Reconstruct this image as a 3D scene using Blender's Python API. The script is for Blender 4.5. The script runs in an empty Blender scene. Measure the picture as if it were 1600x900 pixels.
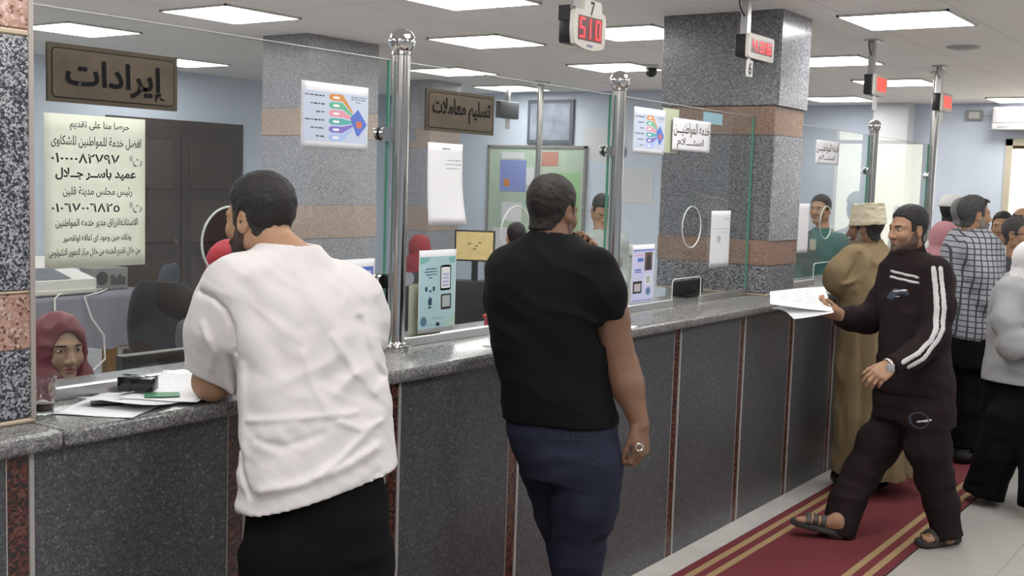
import bpy, bmesh, math, random, unicodedata
import numpy as np
from mathutils import Matrix, Vector

# ------------------------------------------------------------------ camera, world, exposure
SC = bpy.context.scene
COL = SC.collection
FPX = 1783.1                      # focal length in pixels of the 1600x900 frame
CAM = np.array([0.0, -2.3895, 1.75])
YAW, PITCH, ROLL = 0.61333, -0.094155, 0.031764


def cam_rows():
    f = np.array([math.cos(PITCH) * math.cos(YAW), math.cos(PITCH) * math.sin(YAW), math.sin(PITCH)])
    r = np.cross(f, [0, 0, 1]); r /= np.linalg.norm(r)
    u = np.cross(r, f)
    c, s = math.cos(ROLL), math.sin(ROLL)
    return np.array([c * r + s * u, -(-s * r + c * u), f])


RC = cam_rows()
cd = bpy.data.cameras.new('camera'); camo = bpy.data.objects.new('camera', cd); COL.objects.link(camo)
cd.sensor_width = 36; cd.lens = 36 * FPX / 1600; cd.clip_start = 0.05; cd.clip_end = 200
M4 = Matrix.Identity(4)
for i in range(3):
    M4[i][0] = RC[0][i]; M4[i][1] = -RC[1][i]; M4[i][2] = -RC[2][i]; M4[i][3] = CAM[i]
camo.matrix_world = M4
SC.camera = camo
SC.view_settings.view_transform = 'Standard'; SC.view_settings.look = 'None'
SC.view_settings.gamma = 1; SC.view_settings.use_curve_mapping = False
SC.view_settings.exposure = 0.0
PANEL_L = 15.0                     # radiance of the LED ceiling panels
SKY_L = 5.0                       # daylight outside the end window
W = bpy.data.worlds.new('daylight'); SC.world = W; W.use_nodes = True
W.node_tree.nodes['Background'].inputs[0].default_value = (1.0, 0.92, 0.74, 1)
W.node_tree.nodes['Background'].inputs[1].default_value = SKY_L

ZT = 1.137      # worktop height
ZC = 2.745      # ceiling height
GY = 0.28       # plane of the counter glass
XF = 13.2       # far wall
YB = 7.2        # rear wall of the staff room
XI = 10.8       # inner staff wall
YP = -6.2       # public side wall
XL = -3.2       # near end wall


def ray(px, py):
    return RC.T @ np.array([(px - 800) / FPX, (py - 450) / FPX, 1.0])


def at(px, py, axis, val):
    """Point of the place seen at a pixel of the photograph, on the plane axis = val."""
    d = ray(px, py); t = (val - CAM[axis]) / d[axis]
    return CAM + t * d


def P(px, py, D):
    return CAM + ray(px, py) * D


HR = np.array([math.sin(YAW), -math.cos(YAW), 0.0])   # horizontal right of the view
HF = np.array([math.cos(YAW), math.sin(YAW), 0.0])    # horizontal forward
UP = np.array([0.0, 0, 1.0])
rnd = random.Random(7)

# ------------------------------------------------------------------ materials
MATS = {}


def mat(name, col, rough=0.6, metal=0.0, spec=0.5, emit=0.0, bump=0.0, bscale=200.0, var=0.0, vscale=20.0, sheen=0.0, coat=0.0):
    if name in MATS: return MATS[name]
    m = bpy.data.materials.new(name); m.use_nodes = True
    nt = m.node_tree; b = nt.nodes['Principled BSDF']
    b.inputs['Base Color'].default_value = (*col, 1); b.inputs['Roughness'].default_value = rough
    b.inputs['Metallic'].default_value = metal; b.inputs['Specular IOR Level'].default_value = spec
    if sheen: b.inputs['Sheen Weight'].default_value = sheen
    if coat: b.inputs['Coat Weight'].default_value = coat; b.inputs['Coat Roughness'].default_value = 0.08
    if emit:
        b.inputs['Emission Color'].default_value = (*col, 1); b.inputs['Emission Strength'].default_value = emit
    tc = nt.nodes.new('ShaderNodeTexCoord')
    if bump:
        n = nt.nodes.new('ShaderNodeTexNoise'); n.inputs['Scale'].default_value = bscale; n.inputs['Detail'].default_value = 3
        nt.links.new(tc.outputs['Object'], n.inputs['Vector'])
        bp = nt.nodes.new('ShaderNodeBump'); bp.inputs['Strength'].default_value = bump; bp.inputs['Distance'].default_value = 0.002
        nt.links.new(n.outputs['Fac'], bp.inputs['Height']); nt.links.new(bp.outputs['Normal'], b.inputs['Normal'])
    if var:
        n = nt.nodes.new('ShaderNodeTexNoise'); n.inputs['Scale'].default_value = vscale; n.inputs['Detail'].default_value = 4
        nt.links.new(tc.outputs['Object'], n.inputs['Vector'])
        r = nt.nodes.new('ShaderNodeValToRGB')
        r.color_ramp.elements[0].position = 0.3; r.color_ramp.elements[1].position = 0.7
        r.color_ramp.elements[0].color = (*[c * (1 - var) for c in col], 1)
        r.color_ramp.elements[1].color = (*[min(1, c * (1 + var)) for c in col], 1)
        nt.links.new(n.outputs['Fac'], r.inputs['Fac']); nt.links.new(r.outputs['Color'], b.inputs['Base Color'])
    MATS[name] = m
    return m


def granite(name, stops, scale, rough=0.25, spec=0.5, mottle=0.0):
    """Speckled polished stone: crystal cells coloured through a stepped ramp."""
    if name in MATS: return MATS[name]
    m = bpy.data.materials.new(name); m.use_nodes = True
    nt = m.node_tree; b = nt.nodes['Principled BSDF']
    tc = nt.nodes.new('ShaderNodeTexCoord')
    nz = nt.nodes.new('ShaderNodeTexNoise'); nz.inputs['Scale'].default_value = scale * 0.7; nz.inputs['Detail'].default_value = 2
    mp = nt.nodes.new('ShaderNodeVectorMath'); mp.operation = 'MULTIPLY_ADD'
    mp.inputs[1].default_value = (0.6 / scale,) * 3
    nt.links.new(tc.outputs['Object'], nz.inputs['Vector'])
    nt.links.new(nz.outputs['Color'], mp.inputs[0]); nt.links.new(tc.outputs['Object'], mp.inputs[2])
    v = nt.nodes.new('ShaderNodeTexVoronoi'); v.inputs['Scale'].default_value = scale
    nt.links.new(mp.outputs[0], v.inputs['Vector'])
    sp = nt.nodes.new('ShaderNodeSeparateColor'); nt.links.new(v.outputs['Color'], sp.inputs[0])
    r = nt.nodes.new('ShaderNodeValToRGB'); r.color_ramp.interpolation = 'CONSTANT'
    while len(r.color_ramp.elements) < len(stops): r.color_ramp.elements.new(0.5)
    for e, (p_, c_) in zip(r.color_ramp.elements, stops):
        e.position = p_; e.color = (*c_, 1)
    nt.links.new(sp.outputs[0], r.inputs['Fac'])
    out = r.outputs['Color']
    if mottle:
        n2 = nt.nodes.new('ShaderNodeTexNoise'); n2.inputs['Scale'].default_value = 3.0; n2.inputs['Detail'].default_value = 5
        nt.links.new(tc.outputs['Object'], n2.inputs['Vector'])
        mr = nt.nodes.new('ShaderNodeMapRange'); mr.inputs['To Min'].default_value = 1 - mottle; mr.inputs['To Max'].default_value = 1 + mottle
        nt.links.new(n2.outputs['Fac'], mr.inputs['Value'])
        mx = nt.nodes.new('ShaderNodeVectorMath'); mx.operation = 'SCALE'
        nt.links.new(out, mx.inputs[0]); nt.links.new(mr.outputs[0], mx.inputs['Scale']); out = mx.outputs[0]
    nt.links.new(out, b.inputs['Base Color'])
    b.inputs['Roughness'].default_value = rough; b.inputs['Specular IOR Level'].default_value = spec
    MATS[name] = m
    return m


def glass_mat(name, tint, rough=0.0, film_amt=0.05):
    """Flat sheet glass: clear, with the mirror of both its faces on the outer side and a faint film of dust."""
    if name in MATS: return MATS[name]
    m = bpy.data.materials.new(name); m.use_nodes = True
    nt = m.node_tree; nt.nodes.clear(); L = nt.links.new

    def mth(op, a, b_=None):
        n = nt.nodes.new('ShaderNodeMath'); n.operation = op
        for i, q in enumerate((a, b_)):
            if q is None: continue
            if isinstance(q, (int, float)): n.inputs[i].default_value = q
            else: L(q, n.inputs[i])
        return n.outputs[0]
    o = nt.nodes.new('ShaderNodeOutputMaterial')
    t = nt.nodes.new('ShaderNodeBsdfTransparent'); t.inputs[0].default_value = (*tint, 1)
    g = nt.nodes.new('ShaderNodeBsdfGlossy'); g.inputs['Roughness'].default_value = rough
    geo = nt.nodes.new('ShaderNodeNewGeometry')
    dt = nt.nodes.new('ShaderNodeVectorMath'); dt.operation = 'DOT_PRODUCT'; L(geo.outputs['Incoming'], dt.inputs[0]); L(geo.outputs['Normal'], dt.inputs[1])
    c = mth('ABSOLUTE', dt.outputs['Value'])
    f = mth('ADD', mth('MULTIPLY', mth('POWER', mth('SUBTRACT', 1.0, c), 5.0), 0.93), 0.07)
    f = mth('MULTIPLY', f, mth('SUBTRACT', 1.0, geo.outputs['Backfacing']))
    mx = nt.nodes.new('ShaderNodeMixShader')
    L(f, mx.inputs[0]); L(t.outputs[0], mx.inputs[1]); L(g.outputs[0], mx.inputs[2])
    d = nt.nodes.new('ShaderNodeBsdfDiffuse'); d.inputs[0].default_value = (0.8, 0.8, 0.8, 1)
    tc = nt.nodes.new('ShaderNodeTexCoord'); n = nt.nodes.new('ShaderNodeTexNoise'); n.inputs['Scale'].default_value = 2.5; n.inputs['Detail'].default_value = 6
    L(tc.outputs['Object'], n.inputs['Vector'])
    mr = nt.nodes.new('ShaderNodeMapRange'); mr.inputs['From Min'].default_value = 0.35; mr.inputs['From Max'].default_value = 0.75
    mr.inputs['To Min'].default_value = film_amt * 0.6; mr.inputs['To Max'].default_value = film_amt * 1.7
    L(n.outputs['Fac'], mr.inputs['Value'])
    m2 = nt.nodes.new('ShaderNodeMixShader')
    L(mth('MULTIPLY', mr.outputs[0], mth('SUBTRACT', 1.0, geo.outputs['Backfacing'])), m2.inputs[0]); L(mx.outputs[0], m2.inputs[1]); L(d.outputs[0], m2.inputs[2])
    L(m2.outputs[0], o.inputs[0])
    MATS[name] = m
    return m


def solid_glass(name, col, ior=1.45):
    if name in MATS: return MATS[name]
    m = bpy.data.materials.new(name); m.use_nodes = True
    b = m.node_tree.nodes['Principled BSDF']
    b.inputs['Base Color'].default_value = (*col, 1); b.inputs['Roughness'].default_value = 0.02
    b.inputs['Transmission Weight'].default_value = 1.0; b.inputs['IOR'].default_value = ior
    MATS[name] = m
    return m


def grid_mat(name, col, line, sx, sy, lw, rough, var=0.06, ribs=None, plane='xy', off=(0, 0), bumpy=0.0):
    """Square tiles with thin joints in object coordinates; optional fine ribs along one axis."""
    if name in MATS: return MATS[name]
    m = bpy.data.materials.new(name); m.use_nodes = True
    nt = m.node_tree; b = nt.nodes['Principled BSDF']; L = nt.links.new
    tc = nt.nodes.new('ShaderNodeTexCoord'); sp = nt.nodes.new('ShaderNodeSeparateXYZ'); L(tc.outputs['Object'], sp.inputs[0])
    idx = {'x': 0, 'y': 1, 'z': 2}

    def mth(op, a, b_=None):
        n = nt.nodes.new('ShaderNodeMath'); n.operation = op
        for i, q in enumerate((a, b_)):
            if q is None: continue
            if isinstance(q, (int, float)): n.inputs[i].default_value = q
            else: L(q, n.inputs[i])
        return n.outputs[0]
    masks = []
    for ax, s, of in ((plane[0], sx, off[0]), (plane[1], sy, off[1])):
        q = mth('ADD', sp.outputs[idx[ax]], of)
        w = mth('MODULO', mth('ADD', q, 1000 * s), s)
        masks.append(mth('LESS_THAN', w, lw))
    mask = mth('MAXIMUM', *masks)
    n = nt.nodes.new('ShaderNodeTexNoise'); n.inputs['Scale'].default_value = 2.2; n.inputs['Detail'].default_value = 7; n.inputs['Distortion'].default_value = 0.8
    L(tc.outputs['Object'], n.inputs['Vector'])
    r = nt.nodes.new('ShaderNodeValToRGB'); r.color_ramp.elements[0].position = 0.3; r.color_ramp.elements[1].position = 0.7
    r.color_ramp.elements[0].color = (*[c * (1 - var) for c in col], 1); r.color_ramp.elements[1].color = (*[c * (1 + var) for c in col], 1)
    L(n.outputs['Fac'], r.inputs['Fac'])
    mx = nt.nodes.new('ShaderNodeMix'); mx.data_type = 'RGBA'
    L(mask, mx.inputs['Factor']); L(r.outputs['Color'], mx.inputs[6]); mx.inputs[7].default_value = (*line, 1)
    out = mx.outputs[2]
    if ribs:
        ax, s, dark = ribs
        w = mth('MODULO', mth('ADD', sp.outputs[idx[ax]], 1000 * s), s)
        k = mth('LESS_THAN', w, s * 0.25)
        mm = nt.nodes.new('ShaderNodeMix'); mm.data_type = 'RGBA'; mm.blend_type = 'MULTIPLY'
        L(k, mm.inputs['Factor']); L(out, mm.inputs[6]); mm.inputs[7].default_value = (dark,) * 3 + (1,)
        out = mm.outputs[2]
    L(out, b.inputs['Base Color'])
    b.inputs['Roughness'].default_value = rough
    MATS[name] = m
    return m


def carpet_mat():
    m = bpy.data.materials.new('red_runner_weave'); m.use_nodes = True
    nt = m.node_tree; b = nt.nodes['Principled BSDF']; L = nt.links.new
    tc = nt.nodes.new('ShaderNodeTexCoord'); sp = nt.nodes.new('ShaderNodeSeparateXYZ'); L(tc.outputs['Object'], sp.inputs[0])
    mr = nt.nodes.new('ShaderNodeMath'); mr.operation = 'ABSOLUTE'; L(sp.outputs[1], mr.inputs[0])
    dv = nt.nodes.new('ShaderNodeMath'); dv.operation = 'DIVIDE'; dv.inputs[1].default_value = 0.38; L(mr.outputs[0], dv.inputs[0])
    r = nt.nodes.new('ShaderNodeValToRGB'); r.color_ramp.interpolation = 'CONSTANT'
    red = (0.135, 0.017, 0.023, 1); gold = (0.32, 0.225, 0.11, 1)
    st = [(0, red), (0.585, gold), (0.675, red), (0.785, gold), (0.875, red), (0.985, (0.05, 0.02, 0.02, 1))]
    while len(r.color_ramp.elements) < len(st): r.color_ramp.elements.new(0.5)
    for e, (p_, c_) in zip(r.color_ramp.elements, st): e.position = p_; e.color = c_
    L(dv.outputs[0], r.inputs['Fac'])
    n = nt.nodes.new('ShaderNodeTexNoise'); n.inputs['Scale'].default_value = 260; L(tc.outputs['Object'], n.inputs['Vector'])
    mm = nt.nodes.new('ShaderNodeMapRange'); mm.inputs['To Min'].default_value = 0.75; mm.inputs['To Max'].default_value = 1.25
    L(n.outputs['Fac'], mm.inputs['Value'])
    sc = nt.nodes.new('ShaderNodeVectorMath'); sc.operation = 'SCALE'; L(r.outputs['Color'], sc.inputs[0]); L(mm.outputs[0], sc.inputs['Scale'])
    L(sc.outputs[0], b.inputs['Base Color']); b.inputs['Roughness'].default_value = 0.95
    return m


# ------------------------------------------------------------------ mesh helpers
def link_mesh(name, V, Fc, m, root=None, smooth=False, label=None, mats=None, fmat=None):
    V = np.asarray(V, float)
    base = np.zeros(3)
    if root is not None: base = np.array(root['_base'])
    elif len(V): base = np.array([(V[:, 0].min() + V[:, 0].max()) / 2, (V[:, 1].min() + V[:, 1].max()) / 2, V[:, 2].min()])
    me = bpy.data.meshes.new(name)
    if isinstance(Fc, np.ndarray) and Fc.ndim == 2:
        k = Fc.shape[1]
        me.vertices.add(len(V)); me.vertices.foreach_set('co', (V - base).astype(np.float32).ravel())
        me.loops.add(Fc.size); me.loops.foreach_set('vertex_index', Fc.astype(np.int32).ravel())
        me.polygons.add(len(Fc)); me.polygons.foreach_set('loop_start', np.arange(0, Fc.size, k, dtype=np.int32))
        me.update(calc_edges=True)
    else:
        me.from_pydata([tuple(v) for v in (V - base)], [], Fc); me.update()
    if smooth: me.polygons.foreach_set('use_smooth', np.ones(len(me.polygons), bool))
    for q in (mats or [m]): me.materials.append(q)
    if fmat is not None: me.polygons.foreach_set('material_index', np.asarray(fmat, np.int32))
    o = bpy.data.objects.new(name, me); COL.objects.link(o)
    o.location = (0, 0, 0) if root is not None else base
    if root is not None: o.parent = root
    else: o['_base'] = [float(q) for q in base]
    if label: o['label'] = label
    return o


def thing(name, label, cat, loc, group=None):
    o = bpy.data.objects.new(name, None); COL.objects.link(o)
    o.empty_display_size = 0.1
    o.location = tuple(float(q) for q in loc); o['_base'] = [float(q) for q in loc]
    return tag(o, label, cat, group)


def tag(o, label, cat, group=None):
    o['label'] = label; o['category'] = cat
    if group: o['group'] = group
    return o


def struct(o, label=None):
    o['kind'] = 'structure'
    if label: o['label'] = label
    return o


class MB:
    """Collects primitive shapes of ONE part."""
    def __init__(s): s.V = []; s.F = []

    def add(s, V, Fc):
        n = len(s.V); s.V += [tuple(v) for v in V]; s.F += [tuple(i + n for i in f) for f in Fc]; return s

    def bm(s, b):
        b.verts.index_update(); s.add([v.co[:] for v in b.verts], [[v.index for v in f.verts] for f in b.faces]); b.free(); return s

    def box(s, x0, x1, y0, y1, z0, z1, bev=0.0, seg=2):
        b = bmesh.new(); bmesh.ops.create_cube(b, size=1)
        for v in b.verts:
            v.co = ((x0 + x1) / 2 + v.co.x * (x1 - x0), (y0 + y1) / 2 + v.co.y * (y1 - y0), (z0 + z1) / 2 + v.co.z * (z1 - z0))
        if bev: bmesh.ops.bevel(b, geom=list(b.edges), offset=bev, segments=seg, affect='EDGES', profile=0.5)
        return s.bm(b)

    def obox(s, c, ax, ay, az, hx, hy, hz, bev=0.0):
        b = bmesh.new(); bmesh.ops.create_cube(b, size=2)
        for v in b.verts: v.co = (v.co.x * hx, v.co.y * hy, v.co.z * hz)
        if bev: bmesh.ops.bevel(b, geom=list(b.edges), offset=bev, segments=2, affect='EDGES', profile=0.5)
        for v in b.verts:
            q = np.array(c) + v.co.x * np.array(ax) + v.co.y * np.array(ay) + v.co.z * np.array(az); v.co = q
        return s.bm(b)

    def tube(s, pts, r, n=16, cap=True):
        pts = [np.array(p, float) for p in pts]
        rs = r if isinstance(r, (list, tuple)) else [r] * len(pts)
        V = []; Fc = []; prev = None
        for i, p in enumerate(pts):
            d = pts[min(i + 1, len(pts) - 1)] - pts[max(i - 1, 0)]; d /= np.linalg.norm(d) + 1e-12
            if prev is None:
                a = np.array([0, 0, 1.]) if abs(d[2]) < 0.9 else np.array([1., 0, 0])
                e = np.cross(d, a)
            else: e = prev - d * (prev @ d)
            e /= np.linalg.norm(e) + 1e-12; prev = e; g = np.cross(d, e)
            for k in range(n):
                t = 2 * math.pi * k / n; V.append(p + rs[i] * (math.cos(t) * e + math.sin(t) * g))
        for i in range(len(pts) - 1):
            for k in range(n):
                a = i * n + k; b_ = i * n + (k + 1) % n; Fc.append((a, b_, b_ + n, a + n))
        if cap: Fc.append(tuple(range(n))[::-1]); Fc.append(tuple(range((len(pts) - 1) * n, len(pts) * n)))
        return s.add(V, Fc)

    def lathe(s, c, prof, n=32, axis=2):
        V = []; Fc = []
        for (r, z) in prof:
            for k in range(n):
                t = 2 * math.pi * k / n; q = [r * math.cos(t), r * math.sin(t), z]
                if axis == 1: q = [q[0], q[2], q[1]]
                if axis == 0: q = [q[2], q[0], q[1]]
                V.append(np.array(c) + q)
        for i in range(len(prof) - 1):
            for k in range(n):
                a = i * n + k; b_ = i * n + (k + 1) % n; Fc.append((a, b_, b_ + n, a + n))
        if prof[0][0] > 1e-5: Fc.append(tuple(range(n))[::-1])
        if prof[-1][0] > 1e-5: Fc.append(tuple(range((len(prof) - 1) * n, len(prof) * n)))
        return s.add(V, Fc)

    def sphere(s, c, r, n=20):
        m = n // 2
        prof = [(max(1e-6, r * math.sin(math.pi * i / m)), -r * math.cos(math.pi * i / m)) for i in range(m + 1)]
        return s.lathe(c, prof, n)

    def prism_y(s, poly, y0, y1):
        """Polygon in x,z extruded from y0 to y1."""
        n = len(poly)
        V = [(x, y0, z) for x, z in poly] + [(x, y1, z) for x, z in poly]
        Fc = [tuple(range(n)), tuple(range(2 * n - 1, n - 1, -1))] + [(i, i + n, (i + 1) % n + n, (i + 1) % n) for i in range(n)]
        return s.add(V, Fc)

    def build(s, name, m, root=None, smooth=False, label=None):
        o = link_mesh(name, s.V, s.F, m, root, smooth, label)
        me = o.data
        b = bmesh.new(); b.from_mesh(me); bmesh.ops.recalc_face_normals(b, faces=b.faces); b.to_mesh(me); b.free()
        if smooth:
            try: me.set_sharp_from_angle(angle=math.radians(38))
            except Exception: pass
        return o


def rrect(x0, x1, z0, z1, r, n=6):
    out = []
    for cx, cz, a0 in ((x1 - r, z0 + r, -90), (x1 - r, z1 - r, 0), (x0 + r, z1 - r, 90), (x0 + r, z0 + r, 180)):
        for i in range(n + 1):
            a = math.radians(a0 + 90 * i / n); out.append((cx + r * math.cos(a), cz + r * math.sin(a)))
    return out


def flat_with_holes(outer, holes, y0, y1):
    """Plate in the x,z plane with holes, from y0 to y1, through a filled 2D curve."""
    cu = bpy.data.curves.new('outline', 'CURVE'); cu.dimensions = '2D'; cu.fill_mode = 'BOTH'; cu.extrude = abs(y1 - y0) / 2
    for poly in [outer] + holes:
        sp = cu.splines.new('POLY'); sp.points.add(len(poly) - 1); sp.use_cyclic_u = True
        for p_, (x, z) in zip(sp.points, poly): p_.co = (x, z, 0, 1)
    o = bpy.data.objects.new('outline', cu); COL.objects.link(o)
    dg = bpy.context.evaluated_depsgraph_get(); dg.update()
    me = bpy.data.meshes.new_from_object(o.evaluated_get(dg))
    V = [(v.co.x, (y0 + y1) / 2 + v.co.z, v.co.y) for v in me.vertices]; Fc = [tuple(p.vertices) for p in me.polygons]
    bpy.data.objects.remove(o); bpy.data.curves.remove(cu); bpy.data.meshes.remove(me)
    return V, Fc


# ------------------------------------------------------------------ writing (Arabic joined through presentation forms)
FORMS = {}; LIG = {}
for cp in range(0xFE80, 0xFEFD):
    dcm = unicodedata.decomposition(chr(cp)).split()
    if len(dcm) == 2: FORMS.setdefault(chr(int(dcm[1], 16)), {})[dcm[0].strip('<>')] = chr(cp)
    elif len(dcm) == 3: LIG.setdefault(chr(int(dcm[1], 16)) + chr(int(dcm[2], 16)), {})[dcm[0].strip('<>')] = chr(cp)


def shape_ar(t):
    units = []; i = 0
    while i < len(t):
        if t[i:i + 2] in LIG: units.append(t[i:i + 2]); i += 2
        else: units.append(t[i]); i += 1

    def fm(u): return LIG.get(u) or FORMS.get(u)

    def fwd(u):  # joins to the letter after it
        return u == '\u0640' or (u in FORMS and 'initial' in FORMS[u])

    def back(u):
        f = fm(u); return u == '\u0640' or (f is not None and 'final' in f)
    out = []
    for i, u in enumerate(units):
        f = fm(u)
        if f is None: out.append(u); continue
        a = i > 0 and fwd(units[i - 1]) and back(u)
        b = i + 1 < len(units) and fwd(u) and back(units[i + 1])
        k = 'medial' if a and b else 'final' if a else 'initial' if b else 'isolated'
        out.append(f.get(k) or f.get('isolated'))
    out = out[::-1]; res = []; run = []
    for c in out:
        if c in '٠١٢٣٤٥٦٧٨٩': run.append(c)
        else: res += run[::-1]; run = []; res.append(c)
    res += run[::-1]
    return ''.join(res)


def text_geo(s, x0, x1, z0, z1, y, bold=0.0, depth=0.0012, arabic=True):
    """Lettering filling the given x,z box, standing on the plane y and facing the public side."""
    cu = bpy.data.curves.new('lettering', 'FONT'); cu.body = shape_ar(s) if arabic else s
    cu.extrude = 0.0; cu.offset = bold; cu.resolution_u = 3
    o = bpy.data.objects.new('lettering', cu); COL.objects.link(o)
    dg = bpy.context.evaluated_depsgraph_get(); dg.update()
    me = bpy.data.meshes.new_from_object(o.evaluated_get(dg))
    co = np.array([v.co[:] for v in me.vertices]); Fc = [tuple(p.vertices) for p in me.polygons]
    bpy.data.objects.remove(o); bpy.data.curves.remove(cu); bpy.data.meshes.remove(me)
    lo = co.min(0); hi = co.max(0); sc = np.array([(x1 - x0), (z1 - z0)]) / np.maximum(hi[:2] - lo[:2], 1e-6)
    x = x0 + (co[:, 0] - lo[0]) * sc[0]; z = z0 + (co[:, 1] - lo[1]) * sc[1]
    n = len(co)
    V = [(a, y - depth, b) for a, b in zip(x, z)]
    return V, Fc


# ------------------------------------------------------------------ implicit bodies: fields, surface nets
def vnoise(p, seed=0):
    i = np.floor(p).astype(np.int64); f = (p - i).astype(np.float32); f = f * f * (3 - 2 * f)
    out = np.zeros(len(p), np.float32)
    for dx in (0, 1):
        for dy in (0, 1):
            for dz in (0, 1):
                h = (i[:, 0] + dx) * 374761393 + (i[:, 1] + dy) * 668265263 + (i[:, 2] + dz) * 1442695041 + seed * 97531
                h &= 0xffffffff; h = ((h ^ (h >> 13)) * 1274126177) & 0xffffffff; h ^= h >> 16
                w = (f[:, 0] if dx else 1 - f[:, 0]) * (f[:, 1] if dy else 1 - f[:, 1]) * (f[:, 2] if dz else 1 - f[:, 2])
                out += w * ((h & 0xffff) / 65535.0)
    return out


def smin(a, b, k):
    if k <= 0: return np.minimum(a, b)
    h = np.maximum(k - np.abs(a - b), 0) / k
    return np.minimum(a, b) - h * h * k * 0.25


def nrm(v): v = np.asarray(v, float); return v / (np.linalg.norm(v) + 1e-12)


class Fld:
    def __init__(s, lo, hi, h):
        s.ax = [np.arange(lo[i], hi[i] + h, h, dtype=np.float32) for i in range(3)]; s.h = h
        s.D = np.full([len(a) for a in s.ax], 1.0, np.float32)

    def copy(s):
        n = Fld.__new__(Fld); n.ax = s.ax; n.h = s.h; n.D = s.D.copy(); return n

    def sub(s, lo, hi):
        sl = tuple(slice(max(0, int(np.searchsorted(s.ax[i], lo[i])) - 1), int(np.searchsorted(s.ax[i], hi[i])) + 1) for i in range(3))
        X = s.ax[0][sl[0]][:, None, None]; Y = s.ax[1][sl[1]][None, :, None]; Z = s.ax[2][sl[2]][None, None, :]
        return sl, X, Y, Z

    def grid(s): return s.ax[0][:, None, None], s.ax[1][None, :, None], s.ax[2][None, None, :]

    def put(s, fn, lo, hi, k=0.0, mode='u', mg=0.07):
        sl, X, Y, Z = s.sub(np.asarray(lo) - mg, np.asarray(hi) + mg)
        if min(len(X), Y.shape[1], Z.shape[2]) == 0: return s
        d = fn(X, Y, Z).astype(np.float32)
        if mode == 'u': s.D[sl] = smin(s.D[sl], d, k)
        else: s.D[sl] = -smin(-s.D[sl], d, k)
        return s

    def cone(s, a, b, ra, rb, k=0.0, mode='u', flat=None):
        a = np.asarray(a, float); b = np.asarray(b, float); R_ = max(ra, rb)
        ba = b - a; l2 = float(ba @ ba) + 1e-12

        def fn(X, Y, Z):
            x = X - a[0]; y = Y - a[1]; z = Z - a[2]
            t0 = (x * ba[0] + y * ba[1] + z * ba[2]) / l2; t = np.clip(t0, 0, 1)
            d = np.sqrt((x - t * ba[0]) ** 2 + (y - t * ba[1]) ** 2 + (z - t * ba[2]) ** 2) - (ra + (rb - ra) * t)
            if flat: d = np.maximum(d, (t0 - 1) * math.sqrt(l2))
            return d
        return s.put(fn, np.minimum(a, b) - R_, np.maximum(a, b) + R_, k, mode)

    def chain(s, pts, rs, k=0.02, flat=False):
        n = len(pts) - 1
        for i in range(n): s.cone(pts[i], pts[i + 1], rs[i], rs[i + 1], k, flat=(flat and i == n - 1))
        return s

    def ell(s, c, B, r, k=0.0, mode='u'):
        c = np.asarray(c, float); r = np.asarray(r, float); m = r.max()

        def fn(X, Y, Z):
            x = X - c[0]; y = Y - c[1]; z = Z - c[2]
            q = [(x * b[0] + y * b[1] + z * b[2]) for b in B]
            k0 = np.sqrt(sum((q[i] / r[i]) ** 2 for i in range(3))); k1 = np.sqrt(sum((q[i] / r[i] ** 2) ** 2 for i in range(3))) + 1e-9
            return k0 * (k0 - 1) / k1
        return s.put(fn, c - m, c + m, k, mode)

    def loft(s, rows, k=0.0, n=2.3, mode='u'):
        """rows: (z, cx, cy, ru, rv, angle of the u axis), sorted by z."""
        rows = sorted(rows); A = np.array(rows); z0, z1 = A[0, 0], A[-1, 0]
        zz = np.linspace(z0, z1, 160); T = np.stack([np.interp(zz, A[:, 0], A[:, j]) for j in range(1, 6)], 1)
        ker = np.hanning(25); ker /= ker.sum(); pad = 12
        Tp = np.concatenate([2 * T[:1] - T[pad:0:-1], T, 2 * T[-1:] - T[-2:-pad - 2:-1]])
        T = np.stack([np.convolve(Tp[:, j], ker, 'valid') for j in range(5)], 1)
        R_ = A[:, 3:5].max()

        def fn(X, Y, Z):
            z = Z[0, 0]; g = [np.interp(z, zz, T[:, j])[None, None, :] for j in range(5)]
            x = X - g[0]; y = Y - g[1]; ca = np.cos(g[4]); sa = np.sin(g[4])
            u = np.abs(x * ca + y * sa) / g[2]; v = np.abs(-x * sa + y * ca) / g[3]
            q = (u ** n + v ** n + 1e-9) ** (1 / n)
            d = (q - 1) * np.minimum(g[2], g[3])
            return np.maximum(d, np.maximum(Z - z1, z0 - Z))
        lo = [A[:, 1].min() - R_, A[:, 2].min() - R_, z0]; hi = [A[:, 1].max() + R_, A[:, 2].max() + R_, z1]
        return s.put(fn, lo, hi, k, mode, 0.09)

    def cut(s, pt, nv, wall=0.0, deep=0.03):
        """Cut away the side nv points to; wall > 0 leaves a hem with a hollow behind it."""
        nv = nrm(nv); X, Y, Z = s.grid()
        pl = ((X - pt[0]) * nv[0] + (Y - pt[1]) * nv[1] + (Z - pt[2]) * nv[2]).astype(np.float32)
        if wall:
            hol = np.maximum(s.D + wall, -deep - pl); s.D = np.maximum(np.maximum(s.D, pl), -hol)
        else: s.D = np.maximum(s.D, pl)
        return s

    def wrinkle(s, amp, freq=(14, 14, 14), M=None, seed=0, band=0.03, ridge=True, pred=None):
        idx = np.nonzero(np.abs(s.D) < band)
        p = np.stack([s.ax[i][idx[i]] for i in range(3)], 1).astype(np.float64)
        q = p if M is None else p @ np.asarray(M).T
        q = q * np.array(freq)
        q = q + 0.9 * np.stack([vnoise(p * 7 + 31.7 * j, seed + j) for j in range(3)], 1)
        n = vnoise(q, seed)
        if ridge: n = np.abs(2 * n - 1)
        n2 = vnoise(q * 2.1 + 5.2, seed + 9)
        w = amp * ((n - 0.5) + 0.4 * (n2 - 0.5))
        if pred is not None: w = w * pred(p)
        s.D[idx] += w.astype(np.float32)
        return s

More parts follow.
